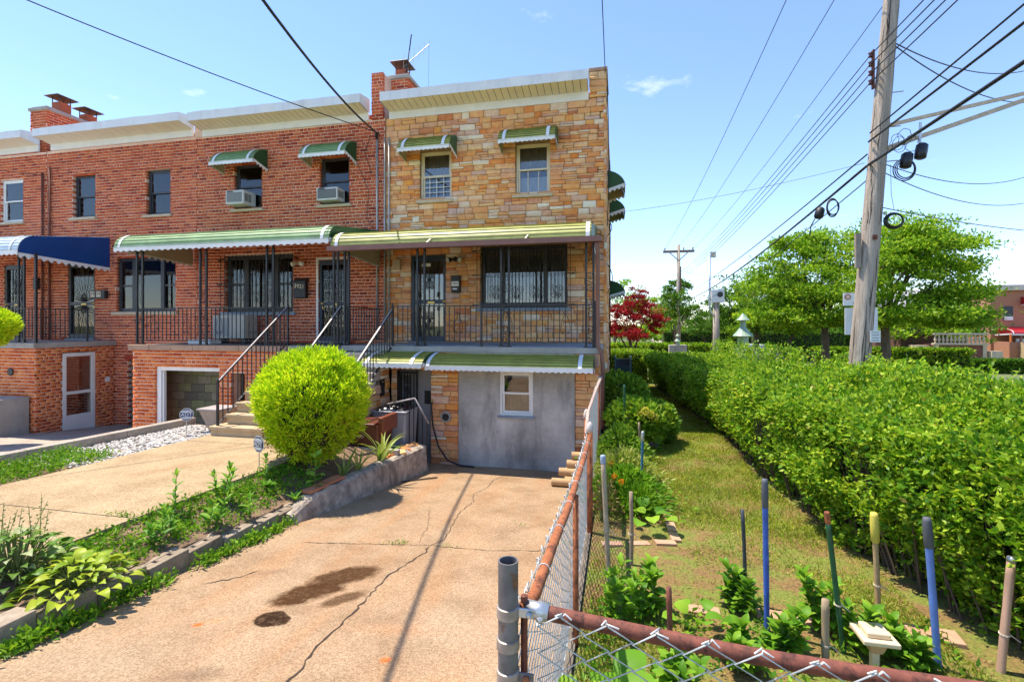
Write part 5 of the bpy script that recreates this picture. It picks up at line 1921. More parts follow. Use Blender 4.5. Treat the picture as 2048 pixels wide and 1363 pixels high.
def leaf_quads(P, D, L, W, fold=0.15, spread=0.8, seed=0):
    """one folded leaf for each point: P positions, D preferred directions, L lengths, W widths"""
    r = np.random.default_rng(seed)
    n = len(P)
    a = D + r.normal(size=(n, 3)) * spread
    a /= np.linalg.norm(a, axis=1)[:, None] + 1e-9
    b = np.cross(a, r.normal(size=(n, 3)))
    b /= np.linalg.norm(b, axis=1)[:, None] + 1e-9
    c = np.cross(a, b)
    L = np.broadcast_to(L, n)[:, None]
    W = np.broadcast_to(W, n)[:, None]
    tip = P + a * L
    m = P + a * L * 0.45 + c * L * fold
    V = np.stack([P, m + b * W / 2, tip, m - b * W / 2], axis=1).reshape(-1, 3)
    F = np.arange(4 * n).reshape(n, 4)
    return V, F


def tri_blades(P, D, L, W, spread=0.4, seed=0):
    r = np.random.default_rng(seed)
    n = len(P)
    a = D + r.normal(size=(n, 3)) * spread
    a[:, 2] = np.abs(a[:, 2])
    a /= np.linalg.norm(a, axis=1)[:, None]
    b = np.cross(a, r.normal(size=(n, 3)))
    b /= np.linalg.norm(b, axis=1)[:, None] + 1e-9
    L = np.broadcast_to(L, n)[:, None]
    W = np.broadcast_to(W, n)[:, None]
    V = np.stack([P - b * W / 2, P + b * W / 2, P + a * L], axis=1).reshape(-1, 3)
    return V, np.arange(3 * n).reshape(n, 3)


def curved_leaf(name, L, W, mat, droop=0.5, rise=0.5, n=6, shape='lance', fold=0.12):
    """a single leaf growing from the origin along +Y, rising then drooping"""
    V, F = [], []
    y = z = 0.0
    for i in range(n + 1):
        t = i / n
        if shape == 'strap':
            w = W * (1 - t ** 3) * (0.75 + .25 * math.sin(math.pi * min(1, t * 1.4)))
        elif shape == 'heart':
            w = W * max(.03, math.sin(math.pi * min(1, max(t, .02)) ** .6)) ** .9
        elif shape == 'round':
            w = W * math.sqrt(max(0, 1 - (2 * t - 1) ** 2)) + .002
        else:
            w = W * math.sin(math.pi * (t * .94 + .05)) ** .9
        V += [(-w / 2, y, z + w * fold), (0, y, z), (w / 2, y, z + w * fold)]
        ang = rise - droop * t
        y += L / n * math.cos(ang)
        z += L / n * math.sin(ang)
    for i in range(n):
        a = 3 * i
        F += [(a, a + 1, a + 4, a + 3), (a + 1, a + 2, a + 5, a + 4)]
    mb = MB()
    mb.add(V, F)
    return mb.mesh(name, mat, True)


def put_leaf(par, mesh, loc, az, pitch=0.0, s=1.0, roll=0.0, name='leaf'):
    o = bpy.data.objects.new(name, mesh)
    o.location = loc
    o.rotation_euler = (pitch, roll, az)
    o.scale = (s, s, s)
    _link(o, par)


M['privet'] = leaf_mat('privet_leaf', [(0, (0.06, 0.17, 0.012)), (.25, (0.13, 0.31, 0.018)), (.5, (0.27, 0.46, 0.025)), (.78, (0.52, 0.64, 0.06)), (.975, (0.16, 0.34, 0.03)), (1, (0.36, 0.24, 0.07))], .45, .42)
M['golden'] = leaf_mat('golden_arborvitae', [(0, (0.22, 0.46, 0.012)), (.25, (0.42, 0.66, 0.018)), (.6, (0.70, 0.86, 0.030)), (1, (0.82, 0.90, 0.05))], .48, .55)
M['locust'] = leaf_mat('locust_leaf', [(0, (0.10, 0.24, 0.015)), (.4, (0.22, 0.42, 0.025)), (.8, (0.40, 0.58, 0.04)), (1, (0.48, 0.60, 0.06))], .5, .45)
M['darkleaf'] = leaf_mat('dark_tree_leaf', [(0, (0.04, 0.12, 0.014)), (.5, (0.09, 0.22, 0.022)), (1, (0.20, 0.34, 0.035))], .4, .45)
M['maple'] = leaf_mat('red_maple_leaf', [(0, (0.16, 0.006, 0.012)), (.4, (0.36, 0.012, 0.026)), (.8, (0.52, 0.03, 0.042)), (1, (0.26, 0.02, 0.025))], .4, .45)
M['grass'] = leaf_mat('grass_blade', [(0, (0.16, 0.25, 0.02)), (.4, (0.27, 0.37, 0.03)), (.7, (0.40, 0.44, 0.05)), (1, (0.46, 0.38, 0.12))], .3, .5)
M['weed'] = leaf_mat('weed_leaf', [(0, (0.08, 0.22, 0.015)), (.5, (0.17, 0.37, 0.025)), (1, (0.30, 0.48, 0.04))], .42, .45)
M['hosta_leaf'] = leaf_mat('hosta_leaf', [(0, (0.16, 0.27, 0.02)), (.5, (0.30, 0.40, 0.03)), (1, (0.42, 0.47, 0.05))], .3, .4)
M['hosta_white'] = leaf_mat('variegated_leaf', [(0, (0.09, 0.21, 0.03)), (.55, (0.16, 0.28, 0.04)), (.8, (0.42, 0.46, 0.20)), (1, (0.50, 0.52, 0.30))], .3, .4)
M['milk'] = leaf_mat('milkweed_leaf', [(0, (0.09, 0.26, 0.03)), (.5, (0.17, 0.38, 0.04)), (1, (0.30, 0.48, 0.06))], .42, .45)
M['iris'] = leaf_mat('iris_leaf', [(0, (0.18, 0.30, 0.05)), (.5, (0.34, 0.44, 0.10)), (1, (0.55, 0.55, 0.20))], .4, .45)
M['stem'] = plain('green_stem', (0.16, 0.20, 0.06), .7, .2, 20)
M['stalk'] = plain('dry_stalk', (0.34, 0.27, 0.12), .8, .2, 20)
M['bark'] = plain('tree_bark', (0.13, 0.095, 0.065), .95, .35, 8, .8, 30, .02, stretch=(1, 1, .25))
M['twig'] = plain('twig', (0.09, 0.06, 0.04), .95, .3, 10)
M['hedge_core'] = plain('hedge_shade', (0.030, 0.040, 0.014), 1.0, .4, 6)  # leaf shade put into the colour of the solid cores
M['pebble'] = piece_mat('white_pebble', [(0, (.34, .32, .29)), (.5, (.50, .47, .43)), (1, (.62, .59, .55))], .8, .2, .2)

# ---------------------------------------------------------------- round golden evergreen in the planter
BX, BY, BZ = -4.50, 6.42, 1.02
bush = thing('evergreen_bush', 'big round yellow-green clipped evergreen in front of the steps', 'bush', (BX, BY, 0.1))


def ball_points(n, rx, rz, c, seed, shell=.28, noise_f=3.0, amp=.08):
    r = np.random.default_rng(seed)
    d = r.normal(size=(n, 3))
    d /= np.linalg.norm(d, axis=1)[:, None]
    low = d[:, 2] < 0
    rad = 1 - shell * r.random(n) ** 2
    lump = 1 + amp * vnoise(d, noise_f, seed) + amp * .7 * vnoise(d, noise_f * 4, seed + 1)
    P = d * (rad * lump)[:, None]
    P[:, 2] = np.where(low, P[:, 2] * 1.0, P[:, 2])
    nx = P * np.array([rx, rx, rz])
    k = np.where(nx[:, 2] < 0, 1 + .22 * nx[:, 2] / rz, 1)          # narrower towards its foot
    nx[:, 0] *= k
    nx[:, 1] *= k
    return nx + np.array(c), d


def sprigs(P, D, k, s, seed, bias=.7):
    """turn every point into a small sprig of k leaves that lean the same way"""
    r = np.random.default_rng(seed)
    n = len(P)
    lean = D + r.normal(size=(n, 3)) * bias
    lean /= np.linalg.norm(lean, axis=1)[:, None]
    t = r.random((n, k, 1))
    Q = P[:, None, :] + lean[:, None, :] * t * s * 2.2 + r.normal(size=(n, k, 3)) * s * .5
    DD = np.repeat(lean[:, None, :], k, axis=1)
    return Q.reshape(-1, 3), DD.reshape(-1, 3)


P, D = ball_points(4300, .745, .80, (BX, BY, BZ), 4, .30, 2.6, .075)
P[:, 2] += np.where(P[:, 2] > BZ + .55, -.06, 0)          # a flattish clipped top
P, D = sprigs(P, D * .9 + np.array([0, 0, .55]), 13, .045, 6, .30)
V, F = leaf_quads(P, D * 1.2 + np.array([0, 0, .35]), rng.uniform(.03, .085, len(P)), rng.uniform(.010, .024, len(P)), .1, .38, 5)
np_obj('foliage', V, F, M['golden'], bush, kind='stuff')
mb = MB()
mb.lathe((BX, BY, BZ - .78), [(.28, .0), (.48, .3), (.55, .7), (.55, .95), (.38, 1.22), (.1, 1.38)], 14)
mb.build('shade_core', M['hedge_core'], bush)  # added dark solid that stops light and view passing through the bush
MB().tube([(BX, BY, .0), (BX + .02, BY, .3), (BX - .03, BY, .6)], [.06, .05, .04], 8).build('stem', M['bark'], bush)
Pd, Dd = ball_points(900, .74, .86, (BX, BY, BZ), 14, .2, 2.6, .085)
Pd = Pd[(Pd[:, 2] < .75) & (Pd[:, 2] > .22)]
Pd, Dd = sprigs(Pd, np.tile([0., 0, -.3], (len(Pd), 1)), 6, .05, 8, .8)
V, F = leaf_quads(Pd, Dd, .05, .014, .1, .5, 7)
np_obj('dry_foliage', V, F, leaf_mat('dry_evergreen', [(0, (.16, .10, .02)), (1, (.30, .18, .05))], .15, .8), bush, kind='stuff')

# shrub tip at the picture's edge, in the neighbour's yard
sh = thing('evergreen_bush', 'bright green shrub tip poking in before the blue awning house', 'bush', (-13.75, 8.0, -.3))
P, D = ball_points(9000, .50, .42, (-13.72, 8.0, 2.10), 8, .6)
V, F = leaf_quads(P, D + np.array([0, 0, .4]), rng.uniform(.05, .10, len(P)), rng.uniform(.02, .035, len(P)), .1, .5, 6)
np_obj('foliage', V, F, M['golden'], sh, kind='stuff')
MB().tube([(-13.75, 8.0, -.35), (-13.75, 8.02, 1.0), (-13.72, 8.0, 2.1)], [.05, .04, .02], 8).build('stem', M['bark'], sh)

# ---------------------------------------------------------------- clipped privet hedge along the lawn
HL = [(1.0, 4.3), (2.5, 3.25), (3.5, 2.66), (4.1, 2.38), (5.0, 2.14), (7.3, 1.86), (10.1, 1.92), (13.0, 1.62), (15.5, 1.36), (17.8, 1.08)]


def hedge_left(y):
    return np.interp(y, [q[0] for q in HL], [q[1] for q in HL])


def hedge_top(x, y):
    u = np.clip((x - hedge_left(y)) / 1.3, 0, 1)
    return 1.18 + .28 * u * u * (3 - 2 * u) * np.clip((10.5 - y) / 4, .10, 1) - .16 * np.clip((y - 8) / 5, 0, 1)


hedge = thing('hedge', 'long clipped green hedge running beside the lawn', 'hedge', (3, 9, 0))


def hedge_leaves(y0, y1, dens, lmin, lmax, seed, name):
    r = np.random.default_rng(seed)
    Ps, Ds = [], []
    ly = y1 - y0
    # lawn face
    n = int(dens * ly * 1.35)
    y = r.uniform(y0, y1, n)
    z = r.uniform(.02, 1.0, n) * (1.32 - .20 * np.clip((y - 8) / 5, 0, 1))
    lump = .15 * vnoise(np.stack([y, z * 1.4, z * 0], 1), 3.2, 2) + .08 * vnoise(np.stack([y, z, z * 0], 1), 9, 3)
    dep = -.06 + .26 * r.random(n) ** 1.6
    under = .42 * np.clip((.85 - z) / .85, 0, 1) ** 1.3        # leans out above, bare towards the ground
    x = hedge_left(y) - .10 + lump + dep + under + .14 * np.clip((z - 1.0) / .3, 0, 1) ** 2
    Ps.append(np.stack([x, y, z], 1))
    Ds.append(np.tile([-1, 0, .35], (n, 1)))
    # top
    w = 2.1
    n = int(dens * ly * w * 1.1)
    y = r.uniform(y0, y1, n)
    x = hedge_left(y) - .04 + r.uniform(0, w + .06, n)
    z = hedge_top(x, y) + .085 * vnoise(np.stack([x, y, x * 0], 1), 3.0, 5) + .05 * vnoise(np.stack([x, y, x * 0], 1), 9, 6) + .05 - .24 * r.random(n) ** 1.6
    Ps.append(np.stack([x, y, z], 1))
    Ds.append(np.tile([-.1, 0, 1.0], (n, 1)))
    # street face
    n = int(dens * ly * .5)
    y = r.uniform(y0, y1, n)
    z = r.uniform(.1, 1.6, n)
    x = hedge_left(y) + 2.12 + .1 * r.normal(size=n)
    Ps.append(np.stack([x, y, z], 1))
    Ds.append(np.tile([1, 0, .4], (n, 1)))
    # loose shoots standing above the clipped top and out of the face
    m = int(26 * ly)
    for k in range(m):
        yy = r.uniform(y0, y1)
        if r.random() < .65:
            xx = hedge_left(yy) + r.uniform(0, 1.9)
            b0 = np.array([xx, yy, float(hedge_top(xx, yy))])
            dr = np.array([r.normal() * .25, r.normal() * .25, 1.0])
        else:
            b0 = np.array([float(hedge_left(yy)) - .05, yy, r.uniform(.5, 1.2)])
            dr = np.array([-1.0, r.normal() * .4, .5])
        c_ = r.integers(5, 11)
        t_ = np.linspace(0, r.uniform(.06, .15), c_)[:, None]
        Ps.append(b0 + dr * t_)
        Ds.append(np.tile(dr * .4, (c_, 1)))
    P, D = np.concatenate(Ps), np.concatenate(Ds).astype(float)
    # hollows where the old wood shows
    hole = vnoise(P, 4.2, 77) + .5 * vnoise(P, 11, 78)
    keep_ = (hole < .62) | (r.random(len(P)) < .15)
    P, D = P[keep_], D[keep_]
    pick = r.random(len(P)) < .125
    P, D = sprigs(P[pick], D[pick], 9, (lmin + lmax) * .5, seed + 5, .75)
    n = len(P)
    L = r.uniform(lmin, lmax, n) * np.where(r.random(n) < .2, 1.35, 1.0)
    V, F = leaf_quads(P, D, L, L * r.uniform(.45, .62, n), .14, .55, seed + 1)
    return np_obj(name, V, F, M['privet'], hedge, kind='stuff')


hedge_leaves(1.4, 6.2, 6600, .034, .056, 21, 'foliage')
hedge_leaves(6.2, 10.5, 4800, .040, .064, 22, 'foliage')
hedge_leaves(10.5, 18.0, 3200, .048, .072, 23, 'foliage')
# added solid core, coloured as the shade deep among the leaves
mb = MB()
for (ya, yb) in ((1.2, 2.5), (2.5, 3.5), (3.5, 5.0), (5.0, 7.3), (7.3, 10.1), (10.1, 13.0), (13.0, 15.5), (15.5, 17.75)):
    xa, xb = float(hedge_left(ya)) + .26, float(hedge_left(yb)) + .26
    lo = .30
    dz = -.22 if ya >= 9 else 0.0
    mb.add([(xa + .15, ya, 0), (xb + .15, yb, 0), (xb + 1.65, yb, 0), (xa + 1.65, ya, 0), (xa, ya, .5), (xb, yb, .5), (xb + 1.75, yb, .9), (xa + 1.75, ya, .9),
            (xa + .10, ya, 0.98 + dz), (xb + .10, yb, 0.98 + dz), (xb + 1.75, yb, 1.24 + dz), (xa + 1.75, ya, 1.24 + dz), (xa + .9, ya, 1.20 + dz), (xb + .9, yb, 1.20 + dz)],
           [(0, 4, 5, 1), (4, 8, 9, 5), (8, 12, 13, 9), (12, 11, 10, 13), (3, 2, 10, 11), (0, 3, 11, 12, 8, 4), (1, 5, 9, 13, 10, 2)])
mb.build('shade_core', M['hedge_core'], hedge)
tw = MB()
r_ = random.Random(3)
for i in range(420):
    y = r_.uniform(2.2, 15)
    x = float(hedge_left(y)) + r_.uniform(-.02, .22)
    a = r_.uniform(-.5, .5)
    tw.tube([(x + .1, y, 0), (x + r_.uniform(-.05, .05), y + a * .3, .5), (x - .08 + r_.uniform(-.06, .06), y + a * .6, 1.0)], [.010, .007, .003], 4, caps=False)
tw.build('branches', M['twig'], hedge, kind='stuff')

bh = thing('hedge', 'small square box hedge at the back corner of the garden', 'hedge', (.4, 19.4, 0))
n = 9000
r_ = np.random.default_rng(31)
P = np.stack([r_.uniform(-.75, 1.15, n), r_.uniform(18.6, 20.2, n), r_.uniform(0, 1.18, n)], 1)
f = r_.integers(0, 3, n)
P[f == 0, 1] = 18.6 + r_.random((f == 0).sum()) * .15
P[f == 1, 2] = 1.20 - r_.random((f == 1).sum()) * .15
P[f == 2, 0] = np.where(r_.random((f == 2).sum()) < .5, 1.15, -.75)
D = np.where((f == 1)[:, None], [0, 0, 1], [0, -1, .3]).astype(float)
V, F = leaf_quads(P, D, r_.uniform(.06, .09, n), r_.uniform(.03, .05, n), .14, .7, 4)
np_obj('foliage', V, F, M['privet'], bh, kind='stuff')
MB().box(-.62, 1.02, 18.75, 20.1, 0, 1.05).build('shade_core', M['hedge_core'], bh)  # added dark filling, stands for the shade inside the box hedge

# ---------------------------------------------------------------- grass on the patchy lawn
n = 300000
r_ = np.random.default_rng(41)
y = 2.6 + (18 - 2.6) * r_.random(n) ** 1.5
x = r_.uniform(-.25, 2.2, n)
Pn = np.stack([x, y, x * 0], 1)
dens = .62 + .55 * vnoise(Pn, 2.2, 12) + .25 * vnoise(Pn, 7, 13) + np.where(y > 5.4, .40, -.26)
inbed = (x < .45) & (y > 4.9) & (y < 9.5)
keep = (r_.random(n) < dens) & (x < hedge_left(y) + .05) & ~inbed
P = Pn[keep]
P[:, 2] = [lawn_z(a, b) - .004 for a, b, _ in P]
m_ = len(P)
V, F = tri_blades(P, np.tile([0, 0, .6], (m_, 1)), r_.uniform(.018, .055, m_), r_.uniform(.003, .007, m_) * (1 + P[:, 1] / 6), .6, 14)
tag(np_obj('grass', V, F, M['grass'], None), 'short dry yellow-green grass on the lawn', 'grass', kind='stuff')

# dead leaves and clippings on the bare soil
n = 9000
x, y = r_.uniform(-.2, 2.3, n), 2.6 + 6 * r_.random(n) ** 1.3
P = np.stack([x, y, np.full(n, .012)], 1)
P = P[x < hedge_left(y) + .35]
V, F = leaf_quads(P, np.tile([0., 0, 0.05], (len(P), 1)), r_.uniform(.012, .035, len(P)), r_.uniform(.006, .014, len(P)), .08, .5, 16)
V[:, 2] = np.abs(V[:, 2] - .012) * .5 + .010
M['litter'] = leaf_mat('dry_leaf', [(0, (.14, .075, .03)), (.5, (.28, .17, .06)), (1, (.40, .30, .12))], .1, .8)
tag(np_obj('leaf_litter', V, F, M['litter'], None), 'scattered dry leaves and clippings on the lawn', 'leaves', kind='stuff')
# ---------------------------------------------------------------- block kerb and planter wall beside the driveway
M['old_block'] = piece_mat('weathered_block', [(0, (.26, .21, .15)), (.5, (.34, .27, .20)), (1, (.22, .17, .12))], .95, .5, .8, 25)
kb = thing('block_kerb', 'row of weathered hollow concrete blocks edging the driveway', 'kerb', (-4.0, 3.5, 0))
y = 0.95
bi = 0
while y < 5.2:
    L = .41
    za = drive_z(y + L / 2) + .155 + random.uniform(-.01, .01)
    m_ = MB()
    x0, x1 = -4.14 + random.uniform(-.012, .012), -3.965 + random.uniform(-.012, .012)
    zb = za - .42
    hollow = bi >= 4
    if not hollow:
        m_.box(x0, x1, y, y + L - .012, zb, za)
    else:
        t = .058
        m_.box(x0, x0 + t, y, y + L - .012, zb, za)
        m_.box(x1 - t, x1, y, y + L - .012, zb, za)
        for yy in (y, y + (L - .012 - .11) / 2, y + L - .012 - .11):
            m_.box(x0 + t, x1 - t, yy, yy + .11, zb, za - .002)
        m_.box(x0 + t, x1 - t, y + .02, y + L - .03, zb, za - .07)
    m_.build('block', M['old_block'], kb, bevel=.008)
    y += L
    bi += 1
pw = thing('planter_wall', 'rough low concrete planter wall beside the driveway', 'wall', (-3.75, 6.8, -.4))
N = 30
V, F = [], []
for i in range(N + 1):
    t = i / N
    y = 5.16 + (8.62 - 5.16) * t
    xr = -3.86 + .29 * t
    w = .22
    zt = -.02 - .09 * t
    if t < .12:
        k = t / .12
        zt = (drive_z(y) + .12) * (1 - k) + zt * k
        w *= .75 + .25 * k
    j = lambda a: a * noise.noise(Vector((i * .7, a * 50, 2)))
    zb = drive_z(y) - .1
    ring = [(xr + .05, y, zb), (xr + .02 + j(.02), y, (zb + zt) / 2), (xr - .01 + j(.03), y, zt - .03), (xr - .05, y, zt + j(.02)), (xr - w + .03, y, zt + j(.025)), (xr - w, y, zt - .04), (xr - w, y, zb)]
    V += ring
for i in range(N):
    for k in range(6):
        a = i * 7 + k
        F.append((a, a + 1, a + 8, a + 7)[::-1])
mb = MB()
mb.add(V, F)
mb.add(V[:7], [(0, 1, 2, 3, 4, 5, 6)])
mb.add(V[-7:], [(6, 5, 4, 3, 2, 1, 0)])
mb.build('wall_body', plain('rough_concrete', (0.40, 0.33, 0.26), .95, .5, 7, 1.0, 22, .03, grime=1.0), pw)
for k, (y0_, w_) in enumerate(((5.55, .36), (5.93, .34))):
    m_ = MB().box(-.085, .085, 0, w_, -.01, .014)
    o = m_.build('coping_tile', M['terracotta'] if False else plain('red_tile_%d' % k, (0.46, 0.17, 0.08), .85, .2, 9), pw)
    o.location = (-3.97 + .03 * k, y0_, -.012)
    o.rotation_euler = (-.02, 0, -.085)
# broken stone coping at the far end
for i in range(9):
    s_ = .05 + .05 * random.random()
    m_ = MB().add([(-s_, -s_ * .8, 0), (s_ * 1.1, -s_, 0), (s_, s_ * .9, 0), (-s_ * .9, s_, 0), (-s_ * .8, -s_ * .7, .04), (s_ * .8, -s_ * .8, .045), (s_ * .9, s_ * .7, .03), (-s_ * .7, s_ * .8, .05)],
                  [(0, 3, 2, 1), (4, 5, 6, 7), (0, 1, 5, 4), (1, 2, 6, 5), (2, 3, 7, 6), (3, 0, 4, 7)])
    o = m_.build('loose_stone', M['stone'], pw)
    o.location = (-3.80 + random.uniform(-.1, .08), 7.5 + i * .125, -.10)
    o.rotation_euler = (random.uniform(-.2, .2), random.uniform(-.2, .2), random.uniform(0, 3))
back = MB()
back.box(-4.72, -3.72, 7.70, 7.80, -.75, .0)
back.build('return_wall', M['concrete'], pw)

# white gravel on the verge, with weeds nearer the street
pb = MB()
ico = []
n = 2600
r_ = np.random.default_rng(51)
V0 = np.array([(1, 0, 0), (-1, 0, 0), (0, 1, 0), (0, -1, 0), (0, 0, 1), (0, 0, -1)], float)
F0 = np.array([(0, 2, 4), (2, 1, 4), (1, 3, 4), (3, 0, 4), (2, 0, 5), (1, 2, 5), (3, 1, 5), (0, 3, 5)])
VV, FF_ = [], []
for i in range(n):
    x, y = r_.uniform(-8.58, -7.40), 5.2 + 3.1 * r_.random() ** .8
    z = walk_z(y) - .02
    q = V0 * r_.uniform(.6, 1.2, (6, 1)) * np.array([r_.uniform(.02, .045), r_.uniform(.02, .04), r_.uniform(.010, .02)])
    a = r_.uniform(0, 6.28)
    c_, s_ = math.cos(a), math.sin(a)
    q = q @ np.array([[c_, s_, 0], [-s_, c_, 0], [0, 0, 1]])
    VV.append(q + np.array([x, y, z]))
    FF_.append(F0 + 6 * i)
tag(np_obj('gravel', np.concatenate(VV), np.concatenate(FF_), M['pebble'], None), 'white gravel on the verge before the garage', 'gravel', kind='stuff')


def weed_patch(name, label, pts, L, W, mat, seed, up=.6, cat='weeds'):
    P = np.array(pts)
    n = len(P)
    r = np.random.default_rng(seed)
    V, F = leaf_quads(P, np.tile([0., 0, up], (n, 1)), r.uniform(L * .6, L * 1.3, n), r.uniform(W * .6, W * 1.3, n), .12, .75, seed)
    return tag(np_obj(name, V, F, mat, None), label, cat, kind='stuff')


r_ = np.random.default_rng(61)
pts = []
for k in range(230):                                   # sprawling weeds on the verge
    cx, cy = r_.uniform(-8.5, -7.45), r_.uniform(3.2, 5.9)
    for j in range(26):
        pts.append((cx + r_.normal() * .07, cy + r_.normal() * .07, walk_z(cy) - .01 + abs(r_.normal()) * .05))
weed_patch('weeds', 'low green weeds on the verge next to the gravel', pts, .05, .022, M['weed'], 1)
pts = []
for k in range(330):                                   # ground cover in the soil strip
    cy = r_.uniform(3.0, 6.2)
    cx = r_.choice([-4.72, -4.55, -4.35]) + r_.normal() * .10
    cx = min(max(cx, -4.76), -4.02)
    for j in range(16):
        x, y = cx + r_.normal() * .05, cy + r_.normal() * .06
        pts.append((x, y, bed_z(x, y) + abs(r_.normal()) * .025))
weed_patch('weeds', 'leafy ground cover in the soil strip along the walk', pts, .045, .024, M['weed'], 2)
pts = []
for k in range(95):                                   # tufts at the foot of the block kerb
    cy = r_.uniform(2.2, 5.15)
    if 3.55 < cy < 3.8 or 4.0 < cy < 4.12:
        continue
    for j in range(24):
        x, y = -3.90 + abs(r_.normal()) * .05, cy + r_.normal() * .06
        pts.append((x, y, drive_z(y) + .005 + abs(r_.normal()) * .045))
weed_patch('weeds', 'bright green weeds along the foot of the block kerb', pts, .05, .026, M['weed'], 3)
pts = []
for (cx, cy, n_) in ((-2.33, 4.90, 40), (-2.5, 4.88, 14), (-1.83, 4.97, 16), (-1.2, 5.9, 14), (-.75, 5.0, 12), (-3.58, 8.45, 60), (-.5, 5.4, 40), (-4.9, 3.96, 60), (-5.1, 3.95, 20)):
    for j in range(n_):
        x, y = cx + r_.normal() * .05, cy + r_.normal() * .025
        z0_ = walk_z(y) if cx < -4.7 else drive_z(y)
        pts.append((x, y, z0_ + .006 + abs(r_.normal()) * .015))
weed_patch('weeds', 'tiny weeds sprouting from the driveway joints', pts, .03, .010, M['weed'], 4)

pts = []
for k in range(150):                                   # seedlings between the stakes and the front rail
    cx, cy = r_.uniform(-.2, 2.2), r_.uniform(2.2, 3.9)
    for j in range(14):
        pts.append((cx + r_.normal() * .05, cy + r_.normal() * .05, .01 + abs(r_.normal()) * .05))
weed_patch('weeds', 'low seedlings between the stakes and the front rail', pts, .05, .024, M['weed'], 5)

# ---------------------------------------------------------------- hostas, milkweed, iris: single leaves are parts
hm = [curved_leaf('hosta_leaf', .115, .068, M['hosta_leaf'], 1.5, .95, 7, 'heart'), curved_leaf('hosta_leaf', .095, .058, M['hosta_leaf'], 1.2, .7, 7, 'heart')]
hw = [curved_leaf('variegated_leaf', .10, .06, M['hosta_white'], 1.5, .95, 7, 'heart'), curved_leaf('variegated_leaf', .10, .06, M['hosta_white'], 1.1, .7, 7, 'heart')]


def hosta(label, x, y, meshes, n, R_, seed, h=.16):
    t = thing('hosta', label, 'plant', (x, y, bed_z(x, y)))
    r = random.Random(seed)
    z = bed_z(x, y)
    for i in range(n):
        ring = (i + .5) / n
        a = i * 2.399 + r.uniform(-.3, .3)
        rad = R_ * ring ** .6 * .8
        put_leaf(t, meshes[i % 2], (x + rad * math.cos(a), y + rad * math.sin(a), z + h * (1.15 - ring) + .02), a - math.pi / 2, r.uniform(-.35, .15) - .25 * ring, r.uniform(.6, 1.3), r.uniform(-.5, .5))
    s = MB()
    for i in range(n):
        a = i * 2.399
        rad = R_ * ((i + .5) / n) ** .6 * .8
        s.tube([(x, y, z - .02), (x + rad * .6 * math.cos(a), y + rad * .6 * math.sin(a), z + h * .5), (x + rad * math.cos(a), y + rad * math.sin(a), z + h * (1.15 - (i + .5) / n) + .02)], .004, 4, caps=False)
    s.build('leaf_stalks', M['stem'], t, kind='stuff')
    return t


hosta('yellow-green hosta spilling over the block kerb', -4.12, 2.95, hm, 150, .44, 3)
ht = hosta('variegated hosta with tall dry flower stalks at the edge', -4.62, 2.86, hw, 140, .44, 4, .28)
r_ = random.Random(9)
for i in range(11):
    a, h = r_.uniform(0, 6.28), r_.uniform(.40, .62)
    x, y, z = -4.62 + .12 * math.cos(a), 2.90 + .12 * math.sin(a), bed_z(-4.6, 2.9)
    dx, dy = r_.uniform(-.10, .16), r_.uniform(-.05, .12)
    st_ = MB()
    st_.tube([(x, y, z), (x + dx * .3, y + dy * .3, z + h * .5), (x + dx, y + dy, z + h)], [.005, .004, .002], 5)
    for k in range(8):
        t_ = .55 + .45 * k / 8
        st_.lathe((x + dx * t_ * t_ + r_.uniform(-.012, .012), y + dy * t_ + r_.uniform(-.012, .012), z + h * t_), [(.002, 0), (.007, .008), (.005, .018), (.001, .024)], 5, axis=(r_.uniform(-1, 1), r_.uniform(-1, 1), .3))
    st_.build('flower_stalk', plain('olive_stalk', (.26, .27, .08), .8, .2, 20), ht)

mk = [curved_leaf('lance_leaf', .145, .046, M['milk'], .7, .75, 5, 'lance'), curved_leaf('broad_leaf', .20, .09, M['milk'], .7, .45, 6, 'lance')]


def stem_plant(name, label, x, y, z, h, pairs, mesh, s0=1.0, lean=(0, 0), seed=1, cat='plant', stems=1, group=None, top=None):
    t = thing(name, label, cat, (x, y, z), group)
    r = random.Random(seed)
    for k in range(stems):
        a0 = r.uniform(0, 6.28)
        ox, oy = (0, 0) if stems == 1 else (.05 * math.cos(a0), .05 * math.sin(a0))
        lx, ly = lean[0] + (0 if stems == 1 else .15 * math.cos(a0)), lean[1] + (0 if stems == 1 else .15 * math.sin(a0))
        hh = h * (1 if k == 0 else r.uniform(.55, .9))
        P = [(x + ox + lx * t_ * t_ * hh, y + oy + ly * t_ * t_ * hh, z - .02 + hh * t_) for t_ in (0, .35, .7, 1)]
        MB().tube(P, [.006, .005, .004, .002], 5).build('stem', M['stem'], t)
        for i in range(pairs):
            t_ = .22 + .78 * i / max(1, pairs - 1)
            px_, py_, pz_ = x + ox + lx * t_ * t_ * hh, y + oy + ly * t_ * t_ * hh, z - .02 + hh * t_
            for q in range(2 if i < pairs - 1 else 4):
                az = a0 + i * 1.57 + q * math.pi / (1 if i < pairs - 1 else 2) + r.uniform(-.2, .2)
                put_leaf(t, mesh, (px_, py_, pz_), az, r.uniform(-.2, .25) + (.45 if i >= pairs - 2 else 0), s0 * (1.05 - .35 * t_) * r.uniform(.8, 1.15), r.uniform(-.3, .3))
    return t


